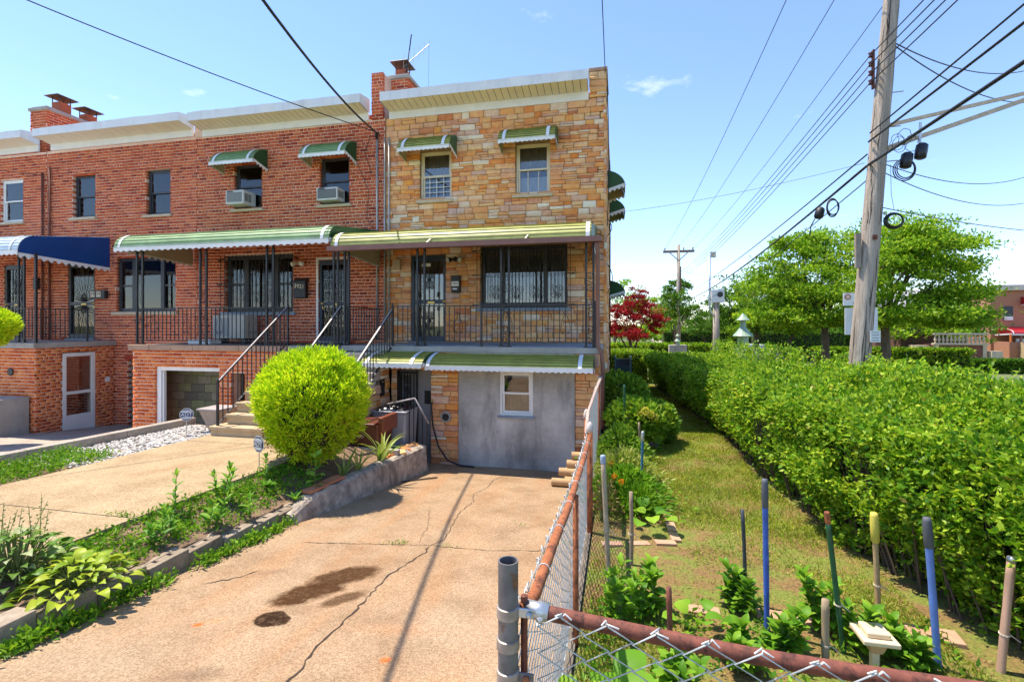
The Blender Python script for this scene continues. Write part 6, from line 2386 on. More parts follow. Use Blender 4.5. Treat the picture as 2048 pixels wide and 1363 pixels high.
gp = 'young leafy plants in the soil strip'
stem_plant('leafy_plant', 'single upright leafy plant against the tan walk, nearest the street', -4.66, 4.30, bed_z(-4.66, 4.30), .42, 9, mk[0], .95, (.05, 0), 1, group=gp)
stem_plant('leafy_plant', 'tall bushy leafy plant beside the walk with several stems', -4.56, 4.82, bed_z(-4.56, 4.82), .42, 9, mk[0], 1.05, (.1, 0), 2, stems=3, group=gp)
stem_plant('leafy_plant', 'leafy plant leaning toward the hollow kerb blocks', -4.22, 4.35, bed_z(-4.22, 4.35), .36, 8, mk[0], 1.0, (.3, 0), 3, stems=3, group=gp)
stem_plant('leafy_plant', 'dark leafy plant behind the yellow-green hosta', -4.25, 3.70, bed_z(-4.25, 3.70), .30, 8, mk[0], 1.0, (0, .1), 4, stems=2, group=gp)
stem_plant('leafy_plant', 'small leafy plant just behind the hollow kerb blocks', -4.12, 4.75, bed_z(-4.12, 4.75), .26, 7, mk[0], .9, (0, 0), 5, group=gp)
stem_plant('leafy_plant', 'low leafy plant in the middle of the soil strip', -4.40, 4.00, bed_z(-4.40, 4.0), .28, 7, mk[0], .9, (0, 0), 6, stems=2, group=gp)
stem_plant('leafy_plant', 'leafy plant standing in front of the tilted yard sign', -4.62, 5.62, bed_z(-4.62, 5.62), .30, 8, mk[0], .95, (0, 0), 7, group=gp)
stem_plant('leafy_plant', 'broad-leaved plant with a yellow top against the round bush', -4.00, 5.80, bed_z(-4.0, 5.8), .50, 6, mk[1], 1.0, (0, 0), 8, group=gp)
for i, (x, y, lab) in enumerate(((-4.05, 5.45, 'low dark rosette plant behind the red tiles of the planter wall'), (-4.45, 5.45, 'small ground plant between the bush and the soil strip'))):
    t = thing('rosette_plant', lab, 'plant', (x, y, bed_z(x, y)))
    for k in range(16):
        put_leaf(t, mk[0], (x, y, bed_z(x, y) + .01), k * 2.4, random.uniform(-.1, .5), random.uniform(.7, 1.2))
ir = [curved_leaf('strap_leaf', .60, .046, M['iris'], 1.1, 1.35, 8, 'strap', .2), curved_leaf('strap_leaf', .50, .042, M['iris'], 1.7, 1.3, 8, 'strap', .2)]
for i, (x, y, n_, lab) in enumerate(((-4.02, 6.50, 9, 'small iris clump at the right foot of the round bush'), (-3.92, 6.75, 11, 'iris clump in front of the brown bin'), (-3.86, 7.35, 16, 'tall arching iris clump before the grey bin'))):
    t = thing('iris_plant', lab, 'plant', (x, y, -.05), 'iris clumps in the planter')
    z = bed_z(x, y)
    for k in range(n_):
        a = k * 2.4
        put_leaf(t, ir[k % 2], (x + .03 * math.cos(a), y + .03 * math.sin(a), z - .01), a, random.uniform(-.15, .15), random.uniform(.75, 1.25) * (1.2 if i == 2 else .9), random.uniform(-.3, .3))

# ---------------------------------------------------------------- planting bed along the side fence
hy = thing('hydrangea', 'leafy hydrangea with yellow flower heads by the house corner', 'plant', (.3, 9.1, 0))
r_ = np.random.default_rng(71)
for (cx, cy, cz, rx, rz_, n_) in ((.30, 8.9, .42, .50, .44, 3600), (.02, 10.2, .62, .50, .55, 3200), (.58, 9.3, .38, .40, .40, 2200)):
    d = r_.normal(size=(n_, 3))
    d /= np.linalg.norm(d, axis=1)[:, None]
    P = d * (1 - .35 * r_.random((n_, 1)) ** 2) * np.array([rx, rx, rz_]) * (1 + .12 * vnoise(d, 4, int(cx * 10) + 9))[:, None] + np.array([cx, cy, cz])
    P[:, 2] = np.maximum(P[:, 2], .03)
    V, F = leaf_quads(P, d + np.array([0, 0, .3]), r_.uniform(.07, .12, n_), r_.uniform(.04, .07, n_), .12, .5, 72)
    np_obj('foliage', V, F, leaf_mat('hydrangea_leaf', [(0, (.09, .22, .02)), (.5, (.20, .36, .03)), (1, (.36, .48, .05))], .38, .45), hy, kind='stuff')
st_ = MB()
for k in range(14):
    a = k * 2.4
    st_.tube([(.2 + .1 * math.cos(a), 9.2 + .2 * math.sin(a), 0), (.2 + .3 * math.cos(a), 9.3 + .5 * math.sin(a), .5)], .008, 5)
st_.build('stems', M['stalk'], hy, kind='stuff')
M['yellow_flower'] = leaf_mat('yellow_floret', [(0, (.55, .50, .04)), (.5, (.70, .62, .07)), (1, (.60, .55, .18))], .25, .6)
for (cx, cy, cz) in ((.42, 8.40, .72), (.50, 8.42, .66), (.36, 8.46, .64), (.58, 8.52, .60)):
    n_ = 220
    d = r_.normal(size=(n_, 3))
    d /= np.linalg.norm(d, axis=1)[:, None]
    P = d * .055 + np.array([cx, cy, cz])
    V, F = leaf_quads(P, d, .022, .02, .1, .4, 5)
    np_obj('flower_head', V, F, M['yellow_flower'], hy)
bedm = [leaf_mat('bed_leaf', [(0, (.08, .20, .02)), (.5, (.17, .34, .03)), (1, (.34, .46, .07))], .38, .45), leaf_mat('pale_bed_leaf', [(0, (.20, .33, .03)), (.6, (.40, .46, .09)), (1, (.55, .55, .20))], .35, .45), M['weed']]


def bushy(name, label, cx, cy, r, h, n_, L, W, mat, seed, up=.5, flowers=None):
    t = thing(name, label, 'plant', (cx, cy, 0), 'plants in the bed along the side fence')
    q = np.random.default_rng(seed)
    n_ = int(n_ * 1.7)
    P = q.normal(size=(n_, 3)) * np.array([r * .5, r * .55, 0]) + np.array([cx, cy, 0])
    hh = h * np.clip(1.15 - np.hypot(P[:, 0] - cx, P[:, 1] - cy) / (r * 1.5), .15, 1)
    P[:, 2] = hh * q.random(n_) ** .6
    V, F = leaf_quads(P, np.tile([0., 0, up], (n_, 1)), q.uniform(L * .6, L * 1.3, n_), q.uniform(W * .6, W * 1.3, n_), .12, .7, seed)
    np_obj('foliage', V, F, mat, t, kind='stuff')
    s = MB()
    for k in range(18):
        a, rr = k * 2.4, r * .5 * math.sqrt((k + .5) / 18)
        s.tube([(cx + rr * .6 * math.cos(a), cy + rr * .6 * math.sin(a), 0), (cx + rr * math.cos(a), cy + rr * math.sin(a), h * .8)], .005, 4)
    s.build('stems', M['stem'], t, kind='stuff')
    if flowers:
        for (fx, fy, fz, col) in flowers:
            d = q.normal(size=(60, 3))
            d /= np.linalg.norm(d, axis=1)[:, None]
            V, F = leaf_quads(d * .018 + np.array([fx, fy, fz]), d, .02, .016, .1, .3, 3)
            np_obj('flower', V, F, col, t)
    return t


orange_fl = leaf_mat('orange_flower', [(0, (.65, .22, .01)), (1, (.75, .35, .02))], .2, .6)
purple_fl = leaf_mat('purple_flower', [(0, (.22, .10, .25)), (1, (.32, .18, .34))], .2, .6)
bushy('garden_plant', 'tall sprawling greenery at the fence behind the tan pole', .02, 7.9, .36, .55, 1500, .08, .030, bedm[0], 81)
bushy('garden_plant', 'pale yellow-green plants in the middle of the bed', .08, 6.9, .40, .42, 1800, .07, .022, bedm[1], 82)
bushy('garden_plant', 'lush green plants with orange flowers in the bed', .08, 6.05, .40, .42, 2200, .08, .028, bedm[2], 83, flowers=[(-.06, 5.75, .40, orange_fl), (.02, 5.7, .36, orange_fl), (-.1, 6.2, .42, orange_fl)])
bushy('garden_plant', 'dark grassy leaves at the near corner of the bed', .20, 5.75, .22, .26, 700, .12, .016, bedm[2], 84, .8)
bushy('garden_plant', 'purple flowers at the foot of the hydrangea', .52, 8.55, .16, .16, 260, .05, .02, bedm[0], 85, flowers=[(.52, 8.45, .16, purple_fl), (.60, 8.5, .13, purple_fl)])
bushy('garden_plant', 'dry reddish stalks tangled on the wire mesh', -.16, 5.4, .14, .5, 260, .06, .012, M['litter'], 86, .9)
cab = curved_leaf('cabbage_leaf', .15, .13, M['weed'], .9, .5, 6, 'round')
for (x, y, n_, s_, lab) in ((.32, 5.35, 8, 1.0, 'small bright green squash plant inside the brick edging'), (.52, 3.55, 7, .9, 'squash plant beside the rusty pipe stub'), (-.02, 2.55, 13, 1.35, 'broad squash leaves seen through the front mesh'), (.28, 2.35, 10, 1.3, 'broad squash leaves just under the front rail')):
    t = thing('squash_plant', lab, 'plant', (x, y, 0), 'squash plants in the garden')
    for k in range(n_):
        a = k * 2.4
        rr = .05 + .16 * (k / n_) * s_
        put_leaf(t, cab, (x + rr * math.cos(a), y + rr * math.sin(a), .10 + .05 * random.random()), a - math.pi / 2, random.uniform(-.2, .4), s_ * random.uniform(.7, 1.2), random.uniform(-.2, .2))
tom = curved_leaf('tomato_leaf', .13, .060, M['weed'], .9, .6, 5, 'lance')
for i, (x, y, h, lab) in enumerate(((.02, 3.55, .40, 'tomato plant by the tan pole near the mesh'), (.22, 3.75, .36, 'tomato plant tied to the short wooden stick'), (.88, 3.95, .30, 'tomato plant at the dark thin rod'), (1.02, 3.45, .30, 'tomato plant at the foot of the upright blue pole'),
                                      (1.42, 3.80, .40, 'big tomato plant around the leaning green pole'), (1.60, 3.62, .32, 'tomato plant behind the cream garden lamp'), (1.80, 3.55, .24, 'tomato plant between garden lamp and light blue pole'), (.75, 3.3, .22, 'low tomato plant before the upright blue pole'), (.30, 2.9, .28, 'tomato plant at the rusty pipe stub'))):
    stem_plant('tomato_plant', lab, x, y, 0.0, h, 6, tom, 1.05, (random.uniform(-.3, .3), 0), 90 + i, stems=9, group='tomato plants tied to the stakes')
# ---------------------------------------------------------------- trees
def tree(name, label, base, trunk_h, lobes, n_leaf, L, mat, seed, trunk_r=.2, lean=(0, 0), flat=.40, clump=.50, stems=1, group='trees beyond the hedge', bark=None, clumps=26, sparse=1.0):
    """trunk, limbs to every lobe, and leaves gathered in flattened clumps with gaps between."""
    t = thing(name, label, 'tree', base, group)
    r = np.random.default_rng(seed)
    bx, by, bz = base
    mb = MB()
    bk = bark or M['bark']
    fork = Vector((bx + lean[0], by + lean[1], bz + trunk_h))
    for s in range(stems):
        o = Vector((0, 0, 0)) if stems == 1 else Vector((.18 * math.cos(s * 2.1), .18 * math.sin(s * 2.1), 0))
        P = [Vector(base) + o, Vector(base).lerp(fork, .5) + o * 1.6 + Vector((.05, 0, 0)), fork + o * 2.5]
        mb.tube(P, [trunk_r * 1.15 / stems ** .5, trunk_r * .85 / stems ** .5, trunk_r * .7 / stems ** .5], 9)
    mb.build('trunk', bk, t, smooth=True)
    lm = MB()
    Pc = []
    for (cx, cy, cz, rx, rz_) in lobes:
        c = Vector((cx, cy, cz))
        mid = fork.lerp(c, .5) + Vector((r.normal() * .2, r.normal() * .2, .25))
        lm.tube([fork - Vector((0, 0, .15)), mid, c], [trunk_r * .45, trunk_r * .26, trunk_r * .10], 6)
        for k in range(clumps):
            d = r.normal(size=3)
            d /= np.linalg.norm(d)
            q = np.array([cx, cy, cz]) + d * np.array([rx, rx, rz_]) * (r.random() ** .35)
            Pc.append((q, rx))
            if k % 3 == 0:
                lm.tube([c.lerp(mid, .2), c.lerp(Vector(q), .5) + Vector((0, 0, .1)), Vector(q)], [trunk_r * .12, trunk_r * .07, .01], 4, caps=False)
    lm.build('limbs', bk, t, smooth=True)
    per = max(4, int(n_leaf / len(Pc)))
    pts = []
    for (q, rx) in Pc:
        s = clump * rx * r.uniform(.20, .42)
        pts.append(q + r.normal(size=(int(per * r.uniform(.5, 1.5)), 3)) * np.array([s, s, s * flat]))
    P = np.concatenate(pts)
    n = len(P)
    V, F = leaf_quads(P, np.tile([0., 0, .25], (n, 1)), r.uniform(L * .7, L * 1.35, n), r.uniform(L * .35, L * .65, n), .12, .8, seed)
    np_obj('crown', V, F, mat, t, kind='stuff')
    return t


G = -.75
tree('locust_tree', 'tall spreading bright green tree behind the utility pole', (12.9, 27.6, G), 3.0,
     [(12.6, 27.5, 5.2, 2.6, 1.5), (15.0, 28.2, 6.3, 2.2, 1.1), (13.4, 27.6, 6.7, 2.0, 1.0), (14.2, 26.6, 2.7, 1.7, .5), (12.0, 26.6, 2.6, 1.4, .45), (16.0, 27.6, 2.5, 1.5, .45), (15.9, 28.4, 5.0, 1.7, .6), (16.6, 28.8, 3.6, 1.5, .5), (15.2, 27.6, 3.7, 2.0, .9), (11.6, 27.2, 3.9, 1.7, .8), (16.2, 29.0, 6.4, 1.3, .4), (14.0, 26.8, 5.6, 1.6, .8)], 40000, .17, M['locust'], 101, .24, clumps=34)
tree('locust_tree', 'broad green tree with a thick dark trunk left of the utility pole', (10.8, 29.2, G), 2.9,
     [(9.2, 29.0, 5.0, 2.2, 1.4), (11.0, 29.5, 6.4, 2.2, 1.2), (9.4, 28.4, 2.6, 1.7, .5), (7.6, 28.8, 2.6, 1.3, .5), (11.4, 28.4, 2.5, 1.2, .4), (8.0, 29.4, 4.0, 1.8, 1.0), (12.4, 29.6, 5.2, 1.9, 1.2), (10.2, 28.6, 3.7, 1.9, .8), (9.8, 29.6, 6.6, 1.5, .7)], 30000, .17, M['locust'], 102, .24, clumps=34)
tree('street_tree', 'dark round-crowned tree at the near end of the tree row', (9.0, 35.5, G), 2.4,
     [(8.6, 35.4, 4.4, 2.2, 1.7), (7.4, 35.6, 3.2, 1.8, 1.2), (10.2, 35.6, 5.0, 2.0, 1.4), (9.0, 35.4, 2.6, 2.2, .8)], 9000, .22, M['darkleaf'], 103, .2)
tree('street_tree', 'small leafy tree standing over the parked cars', (11.2, 36.0, G), 1.9, [(11.0, 36, 3.2, 2.0, 1.1), (12.6, 36.2, 3.6, 1.8, 1.0), (11.4, 35.6, 2.2, 1.8, .6)], 6000, .22, M['locust'], 104, .14)
tree('red_maple', 'small crimson Japanese maple behind the house corner', (.55, 21.8, 0), .9,
     [(.30, 21.6, 2.4, .85, .65), (1.0, 21.8, 2.7, .75, .55), (.75, 21.7, 3.35, .60, .45), (-.25, 21.8, 2.8, .75, .55), (1.5, 21.9, 2.2, .55, .40), (-.5, 21.9, 2.0, .6, .4), (.5, 21.2, 1.8, .8, .35)], 11000, .085, M['maple'], 105, .10, stems=3, group=None, clumps=22)
tree('garden_tree', 'tall dark green tree behind the far utility pole', (4.9, 46, G), 1.8, [(4.6, 46, 4.3, 1.5, 1.4), (5.0, 46, 5.4, 1.1, .9), (3.9, 46, 3.2, 1.4, 1.0), (5.9, 46.2, 3.1, 1.5, 1.0)], 6000, .20, M['darkleaf'], 106, .18)
tree('garden_tree', 'brownish green tree right of the far utility pole', (7.3, 42, G), 1.2, [(7.2, 42, 2.6, 1.5, 1.0), (8.1, 42, 2.9, 1.1, .7), (6.4, 42, 1.9, 1.2, .7)], 4500, .18, M['darkleaf'], 107, .14)
tree('garden_tree', 'low yellow-green tree behind the lamp pole', (9.6, 45, G), 1.0, [(9.6, 45, 1.9, 1.5, .9), (11.0, 45.4, 1.7, 1.3, .8)], 3500, .18, M['locust'], 108, .12)
tree('garden_tree', 'pruned tree with a pale forked trunk behind the crimson maple', (2.6, 24.5, G), 2.0, [(2.3, 24.6, 2.6, .9, .5), (3.2, 24.4, 2.9, .8, .5), (2.7, 24.5, 3.4, .7, .4)], 2600, .12, M['darkleaf'], 109, .10, bark=plain('pale_bark', (.30, .20, .13), .9, .3, 8))
tree('garden_tree', 'light green tree showing over the crimson maple', (-.3, 30, G), 2.2, [(-.1, 30, 4.0, 1.4, .9), (1.0, 30.4, 3.4, 1.2, .8), (2.3, 30.2, 2.6, 1.3, .8)], 3500, .17, M['locust'], 110, .12)
far = [(13.6, 52, 5.2), (16.5, 60, 6.0), (21, 62, 5.6), (25, 58, 5.2), (5.0, 60, 3.4), (11.5, 64, 4.2), (30, 70, 6.5), (19, 50, 4.5), (23.5, 46, 4.2), (28.5, 50, 4.0), (1.5, 55, 2.6), (35, 66, 5)]
wherefar = ['just right of the green vent', 'above the parked cars', 'behind the broad green tree', 'behind the thick dark trunk', 'below the lamp head', 'between lamp pole and vent', 'far beyond the terrace', 'between the two trunks', 'left of the terrace', 'beside the red awning house', 'behind the box hedge', 'behind the red awning house']
for i, ((x, y, h), w) in enumerate(zip(far, wherefar)):
    tree('far_tree', 'distant dark green tree ' + w, (x, y, G), h * .35, [(x, y, h * .55, 2.4, h * .30), (x + 1.8, y, h * .42, 1.9, h * .25), (x - 1.8, y + .4, h * .45, 1.9, h * .26)], 2600, .30, M['darkleaf'] if i % 2 else M['locust'], 120 + i, .16, group='distant trees', clumps=16)

# low hedges on the far side of the road
def low_hedge(label, x0, x1, y0, y1, h, seed, mat='privet'):
    t = thing('low_hedge', label, 'hedge', ((x0 + x1) / 2, (y0 + y1) / 2, G), 'hedges across the road')
    n = int(900 * max(x1 - x0, y1 - y0) * (1 if y0 < 40 else .6))
    r = np.random.default_rng(seed)
    P = np.stack([r.uniform(x0, x1, n), r.uniform(y0, y1, n), G + r.uniform(0, h, n)], 1)
    f = r.random(n) < .5
    P[f, 2] = G + h - r.random(f.sum()) * .12
    P[~f, 1] = y0 + r.random((~f).sum()) * .12
    V, F = leaf_quads(P, np.tile([0., -.4, .8], (n, 1)), r.uniform(.12, .2, n), r.uniform(.07, .1, n), .12, .7, seed)
    np_obj('foliage', V, F, M[mat], t, kind='stuff')
    MB().box(x0 + .1, x1 - .1, y0 + .12, y1 - .1, G, G + h - .12).build('shade_core', M['hedge_core'], t)  # added shade-coloured solid behind the outer leaves


low_hedge('clipped bright hedge under the broad green trees', 11.2, 19.0, 31.5, 32.5, 1.55, 131)
low_hedge('darker hedge behind the crimson maple', -1.5, 4.5, 26.0, 27.0, 1.9, 132)
low_hedge('hedge at the end of the side road behind the lamp pole', 4.0, 14.0, 48.0, 49.2, 2.3, 133, 'darkleaf')
low_hedge('long dark thicket closing the view under the broad trees', 12.0, 44.0, 57.0, 58.5, 3.6, 135, 'darkleaf')
low_hedge('thicket behind the parked cars', 10.4, 17.0, 42.0, 43.0, 2.4, 136, 'darkleaf')
low_hedge('dark shrubs in front of the brown terrace wall', 17.0, 27.0, 34.5, 35.5, .8, 134, 'darkleaf')

# ---------------------------------------------------------------- utility pole and wires
M['pole'] = plain('weathered_pole', (.40, .33, .27), .92, .38, 9, 1.0, 22, .03, stretch=(1.4, 1.4, .10), grime=.5)
UP = thing('utility_pole', 'tall leaning weathered wooden utility pole behind the hedge', 'utility pole', (3.97, 9.58, 0))


def pole_x(z):
    return 3.97 + .086 * z, 9.58 + .018 * z


P = [(*pole_x(z), z) for z in (-.5, 1, 3, 5, 7, 9, 10.6)]
n_ = 20
pv = MB()
pv.tube(P, [.175, .165, .150, .136, .124, .112, .104], n_)
pv.build('pole_shaft', M['pole'], UP, smooth=True)
# long drying cracks and knots down the pole
rr_ = random.Random(5)
for k in range(34):
    z0_ = rr_.uniform(1.0, 8.6)
    ln = rr_.uniform(.3, 1.5)
    a0_ = rr_.uniform(3.4, 6.4)
    V = []
    m_ = 10
    for i in range(m_ + 1):
        z = z0_ + ln * i / m_
        px, py = pole_x(z)
        rad = float(np.interp(z, [-.5, 1, 3, 5, 7, 9, 10.6], [.175, .165, .150, .136, .124, .112, .104])) + .0025
        a_ = a0_ + .05 * math.sin(i * .9 + k)
        w = .006 * math.sin(math.pi * i / m_) * rr_.uniform(.5, 1.6) / rad
        V += [(px + rad * math.cos(a_ - w), py + rad * math.sin(a_ - w), z), (px + rad * math.cos(a_ + w), py + rad * math.sin(a_ + w), z)]
    MB().add(V, [(2 * i, 2 * i + 1, 2 * i + 3, 2 * i + 2) for i in range(m_)]).build('drying_crack', M['crack'], UP)
arm = MB()
arm.box(3.65, 6.05, 9.68, 9.80, 9.55, 9.68)
arm.build('crossarm', M['pole'], UP)
rk = MB()
rx, ry = pole_x(6.6)
rk.box(rx - .20, rx - .17, ry - .03, ry + .03, 6.30, 6.98)
rk.build('wire_rack', M['rust_dark'], UP)
for z in (6.42, 6.58, 6.74, 6.90):
    MB().lathe((rx - .22, ry, z), [(.02, -.04), (.045, -.035), (.03, -.01), (.03, .01), (.045, .035), (.02, .04)], 10).build('insulator', plain('brown_glaze_%d' % int(z * 100), (.10, .03, .02), .3, .2, 8), UP, smooth=True)
bo = MB()
for z in (5.0, 5.6, 6.2):
    x, y = pole_x(z)
    bo.tube([(x + .10, y, z), (x + .30, y - .02, z)], .010, 5)
bo.build('pole_steps', M['galv'], UP, kind='stuff')
bd = MB()
x, y = pole_x(3.4)
bd.box(x - .24, x - .16, y - .10, y - .03, 3.15, 3.75)
bd.build('cable_guard', plain('grey_wood_guard', (.28, .23, .19), .9, .2, 9), UP)
x, y = pole_x(3.45)
MB().box(x - .02, x + .05, y - .175, y - .165, 3.62, 3.70).build('pole_tag', M['rust_dark'], UP)
# notice sheets on and behind the pole
x, y = pole_x(1.9)
nb = MB().box(x + .045, x + .20, y - .21, y - .20, 1.86, 2.06)
no = nb.build('paper_notice', plain('paper', (.70, .70, .68), .8, .05, 6), UP)
text_part(no, 'LOST\nCAT\n555', (x + .12, y - .213, 1.96), .05, M['iron']) if False else None
for k in range(4):
    MB().box(x + .07, x + .17, y - .2135, y - .2105, 2.02 - k * .045, 2.032 - k * .045).build('print_line', plain('ink_%d' % k, (.25, .25, .28), .8, .1, 5), no)

SG = thing('street_sign', 'white rectangular sign with an orange emblem left of the utility pole', 'sign', (4.3, 10.9, 0))
MB().box(4.36, 4.78, 10.88, 10.90, 2.54, 2.80).build('sign_panel', plain('sign_white', (.80, .79, .76), .5, .05, 6), SG)
eb = MB()
eb.lathe((4.44, 10.878, 2.71), [(.058, 0), (.058, .004)], 18, axis=(0, -1, 0))
eb.build('round_emblem', plain('emblem_red', (.50, .16, .10), .5, .1, 6), SG)
MB().lathe((4.44, 10.8735, 2.71), [(.035, 0), (.035, .003)], 14, axis=(0, -1, 0)).build('emblem_face', plain('emblem_pale', (.72, .55, .45), .5, .1, 6), SG)
MB().box(4.53, 4.66, 10.872, 10.879, 2.585, 2.60).build('print_line', plain('sign_ink', (.12, .12, .14), .5, .1, 6), SG)
MB().box(4.37, 4.77, 10.876, 10.879, 2.79, 2.797).build('sign_edge', plain('sign_orange', (.60, .25, .08), .5, .1, 6), SG)
MB().tube([(4.62, 10.93, -.2), (4.62, 10.93, 2.86)], .03, 10).build('sign_post', M['galv'], SG, smooth=True)
SB = thing('street_sign', 'blank white board standing behind the utility pole', 'sign', (4.55, 11.0, 0))
MB().box(4.46, 5.04, 11.05, 11.07, 1.96, 2.50).build('sign_panel', plain('board_white', (.74, .75, .76), .5, .05, 6), SB)
MB().tube([(4.72, 11.10, -.3), (4.72, 11.10, 2.45)], .03, 10).build('sign_post', M['galv'], SB, smooth=True)


def wire(label, p0, p1, sag, r, mat='cable', n=24, group='overhead wires', name='overhead_wire'):
    p0, p1 = Vector(p0), Vector(p1)
    P = [p0.lerp(p1, i / n) - Vector((0, 0, 4 * sag * (i / n) * (1 - i / n))) for i in range(n + 1)]
    return MB().tube(P, r, 5).build(name, M[mat], None, label, 'wire', group, smooth=True)


rx, ry = pole_x(6.6)
nm = ['lowest', 'second', 'third', 'topmost']
for i, z in enumerate((6.42, 6.58, 6.74, 6.90)):
    wire('%s of the four thin wires from pole rack to far pole' % nm[i], (rx - .22, ry + .05, z), (4.85, 44.0, 6.0 + .2 * i), .5, .009)
    wire('%s of the four thin wires rising from the pole rack overhead' % nm[i], (rx - .22, ry - .05, z), (3.9 + .12 * i, -24, 7.2 + .2 * i), .4, .010)
cx, cy = pole_x(5.1)
wire('thick black cable from utility pole down to the far pole', (cx - .16, cy, 4.95), (4.9, 43.9, 4.2), .55, .024)
wire('second black cable just above the thick one', (cx - .16, cy, 5.15), (4.9, 43.9, 4.6), .35, .014)
wire('thin cable sagging below the thick black cable', (cx - .16, cy, 4.7), (4.9, 43.9, 3.9), .75, .010)
wire('thick black cable rising overhead from the utility pole', (cx - .16, cy - .05, 4.95), (3.9, -24, 5.9), .25, .026)
wire('black cable bundle above the thick one overhead', (cx - .16, cy - .05, 5.35), (3.9, -24, 6.5), .25, .018)
wire('upper black cable running overhead beside the bundle', (cx - .14, cy - .05, 5.5), (3.6, -24, 7.0), .25, .013)
for i, (z, xa, ya, za, lab) in enumerate(((7.05, 9.9, 14.6, 8.5, 'wire leaving the pole rack to the side, upper'), (7.0, 9.9, 14.6, 7.7, 'sagging wire leaving the pole rack to the side, lower'), (4.95, 9.9, 14.6, 5.85, 'level wire crossing from the pole over the hedge'), (4.8, 9.9, 14.6, 5.2, 'wire sloping from the pole over the hedge'), (4.2, 14, 16, 4.6, 'lowest wire crossing before the bright green tree'))):
    x, y = pole_x(z)
    wire(lab, (x + .14, y, z), (xa, ya, za), .25, .008 if i > 1 else .011)
wire('thin high wire from the far crossarm overhead, upper', (3.8, 43.9, 8.75), (3.7, 9.7, 9.75), .5, .009)
wire('thin high wire from the far crossarm overhead, middle', (5.0, 43.9, 8.95), (4.75, 9.7, 9.75), .5, .009)
wire('thin high wire from the far crossarm overhead, lower', (6.2, 44.2, 8.75), (5.9, 9.7, 9.75), .5, .009)
wire('wire rising almost upright from the stone house corner', (-.32, FY - .05, 7.95), (-.28, -6.0, 10.5), .15, .010)
wire('service cable from the party pier overhead, steep', (-5.95, FY - .12, 6.98), (-1.9, -3.0, 6.6), .78, .021, group='service cables to the houses', name='service_cable')
wire('long service cable crossing before the green window awnings', (-5.95, FY - .12, 7.02), (-12.5, 2.0, 8.4), .25, .011, group='service cables to the houses', name='service_cable')
wire('thin cable reaching the pipes of the blue awning house', (-17.1, FY - .1, 6.7), (-24, 6.0, 7.6), .2, .009, group='service cables to the houses', name='service_cable')
wire('thin wire from the house corner to the utility pole', (-.28, FY + 1.0, 4.95), (cx - .2, cy, 5.0), .10, .004)
wire('thin wire from the far pole over the roofs', (4.9, 44, 6.6), (-12, 60, 4.0), .3, .010)
wire('pair of cables from far pole to lamp pole', (5.0, 44, 6.9), (14, 30, 4.0), .4, .012)
# splice boxes and coils that hang on the cables
SBX = thing('splice_box', 'black splice boxes with a cable coil hanging right of the pole', 'splice box', (5.1, 9.7, 4.9))
for (x, z) in ((4.80, 4.98), (5.02, 5.12)):
    MB().lathe((x, 9.62, z - .13), [(.05, 0), (.085, .02), (.09, .12), (.085, .24), (.05, .27)], 12, axis=(.15, 0, 1)).build('box_body', plain('black_plastic_%d' % int(x * 100), (.014, .015, .022), .4, .2, 9), SBX, smooth=True)
for k in range(3):
    MB().tube([(4.78 + (.17 - .02 * k) * math.cos(a), 9.60 - .02 * k, 4.82 + (.19 - .02 * k) * math.sin(a)) for a in np.linspace(0, 6.28, 24)], .009, 5).build('cable_loop', M['cable'], SBX, smooth=True)
MB().tube([(5.02, 9.62, 5.2), (5.03, 9.62, 5.62)], .02, 6).build('hanger', M['galv'], SBX)
SB2 = thing('splice_box', 'black splice box with loops hanging left of the pole', 'splice box', (3.75, 10.2, 4.3))
MB().lathe((3.80, 10.6, 4.24), [(.04, 0), (.08, .03), (.085, .12), (.07, .2), (.03, .23)], 12, axis=(.3, 0, 1)).build('box_body', M['cable'], SB2, smooth=True)
for k in range(3):
    MB().tube([(4.02 + .10 * math.cos(a), 10.5 - .02 * k, 4.42 + (.18 - .02 * k) * math.sin(a)) for a in np.linspace(0, 6.28, 20)], .010, 5).build('cable_loop', M['cable'], SB2, smooth=True)
MB().tube([(3.80, 10.6, 4.35), (3.68, 10.6, 4.1), (3.66, 10.6, 3.9), (3.75, 10.6, 3.88)], .012, 5).build('cable_tail', M['cable'], SB2, smooth=True)
cl = thing('cable_coil', 'coil of black cable hung on the side of the pole', 'cable coil', (4.55, 9.55, 4.0))
x, y = pole_x(3.95)
for k in range(4):
    MB().tube([(x + .31 + (.15 - .012 * k) * math.cos(a), y - .05 - .015 * k, 3.95 + (.14 - .012 * k) * math.sin(a)) for a in np.linspace(0, 6.28, 22)], .009, 5).build('cable_loop', M['cable'], cl, smooth=True)
MB().tube([(x + .1, y - .1, 4.1), (x + .2, y - .08, 4.05)], .012, 5).build('hook', M['galv'], cl)
eb = thing('extension_arm', 'pair of pale timber arms reaching sideways from the utility pole', 'pole arm', (6, 10, 5.7))
x, y = pole_x(5.6)
MB().bar((x + .12, y - .05, 5.62), (7.8, 10.45, 6.42), .04, .06).build('arm', plain('pale_timber', (.58, .45, .32), .8, .15, 8), eb)
x, y = pole_x(5.2)
MB().bar((x + .12, y - .05, 5.22), (7.8, 10.40, 6.40), .04, .075).build('arm', plain('pale_timber_low', (.55, .43, .31), .8, .15, 8), eb)
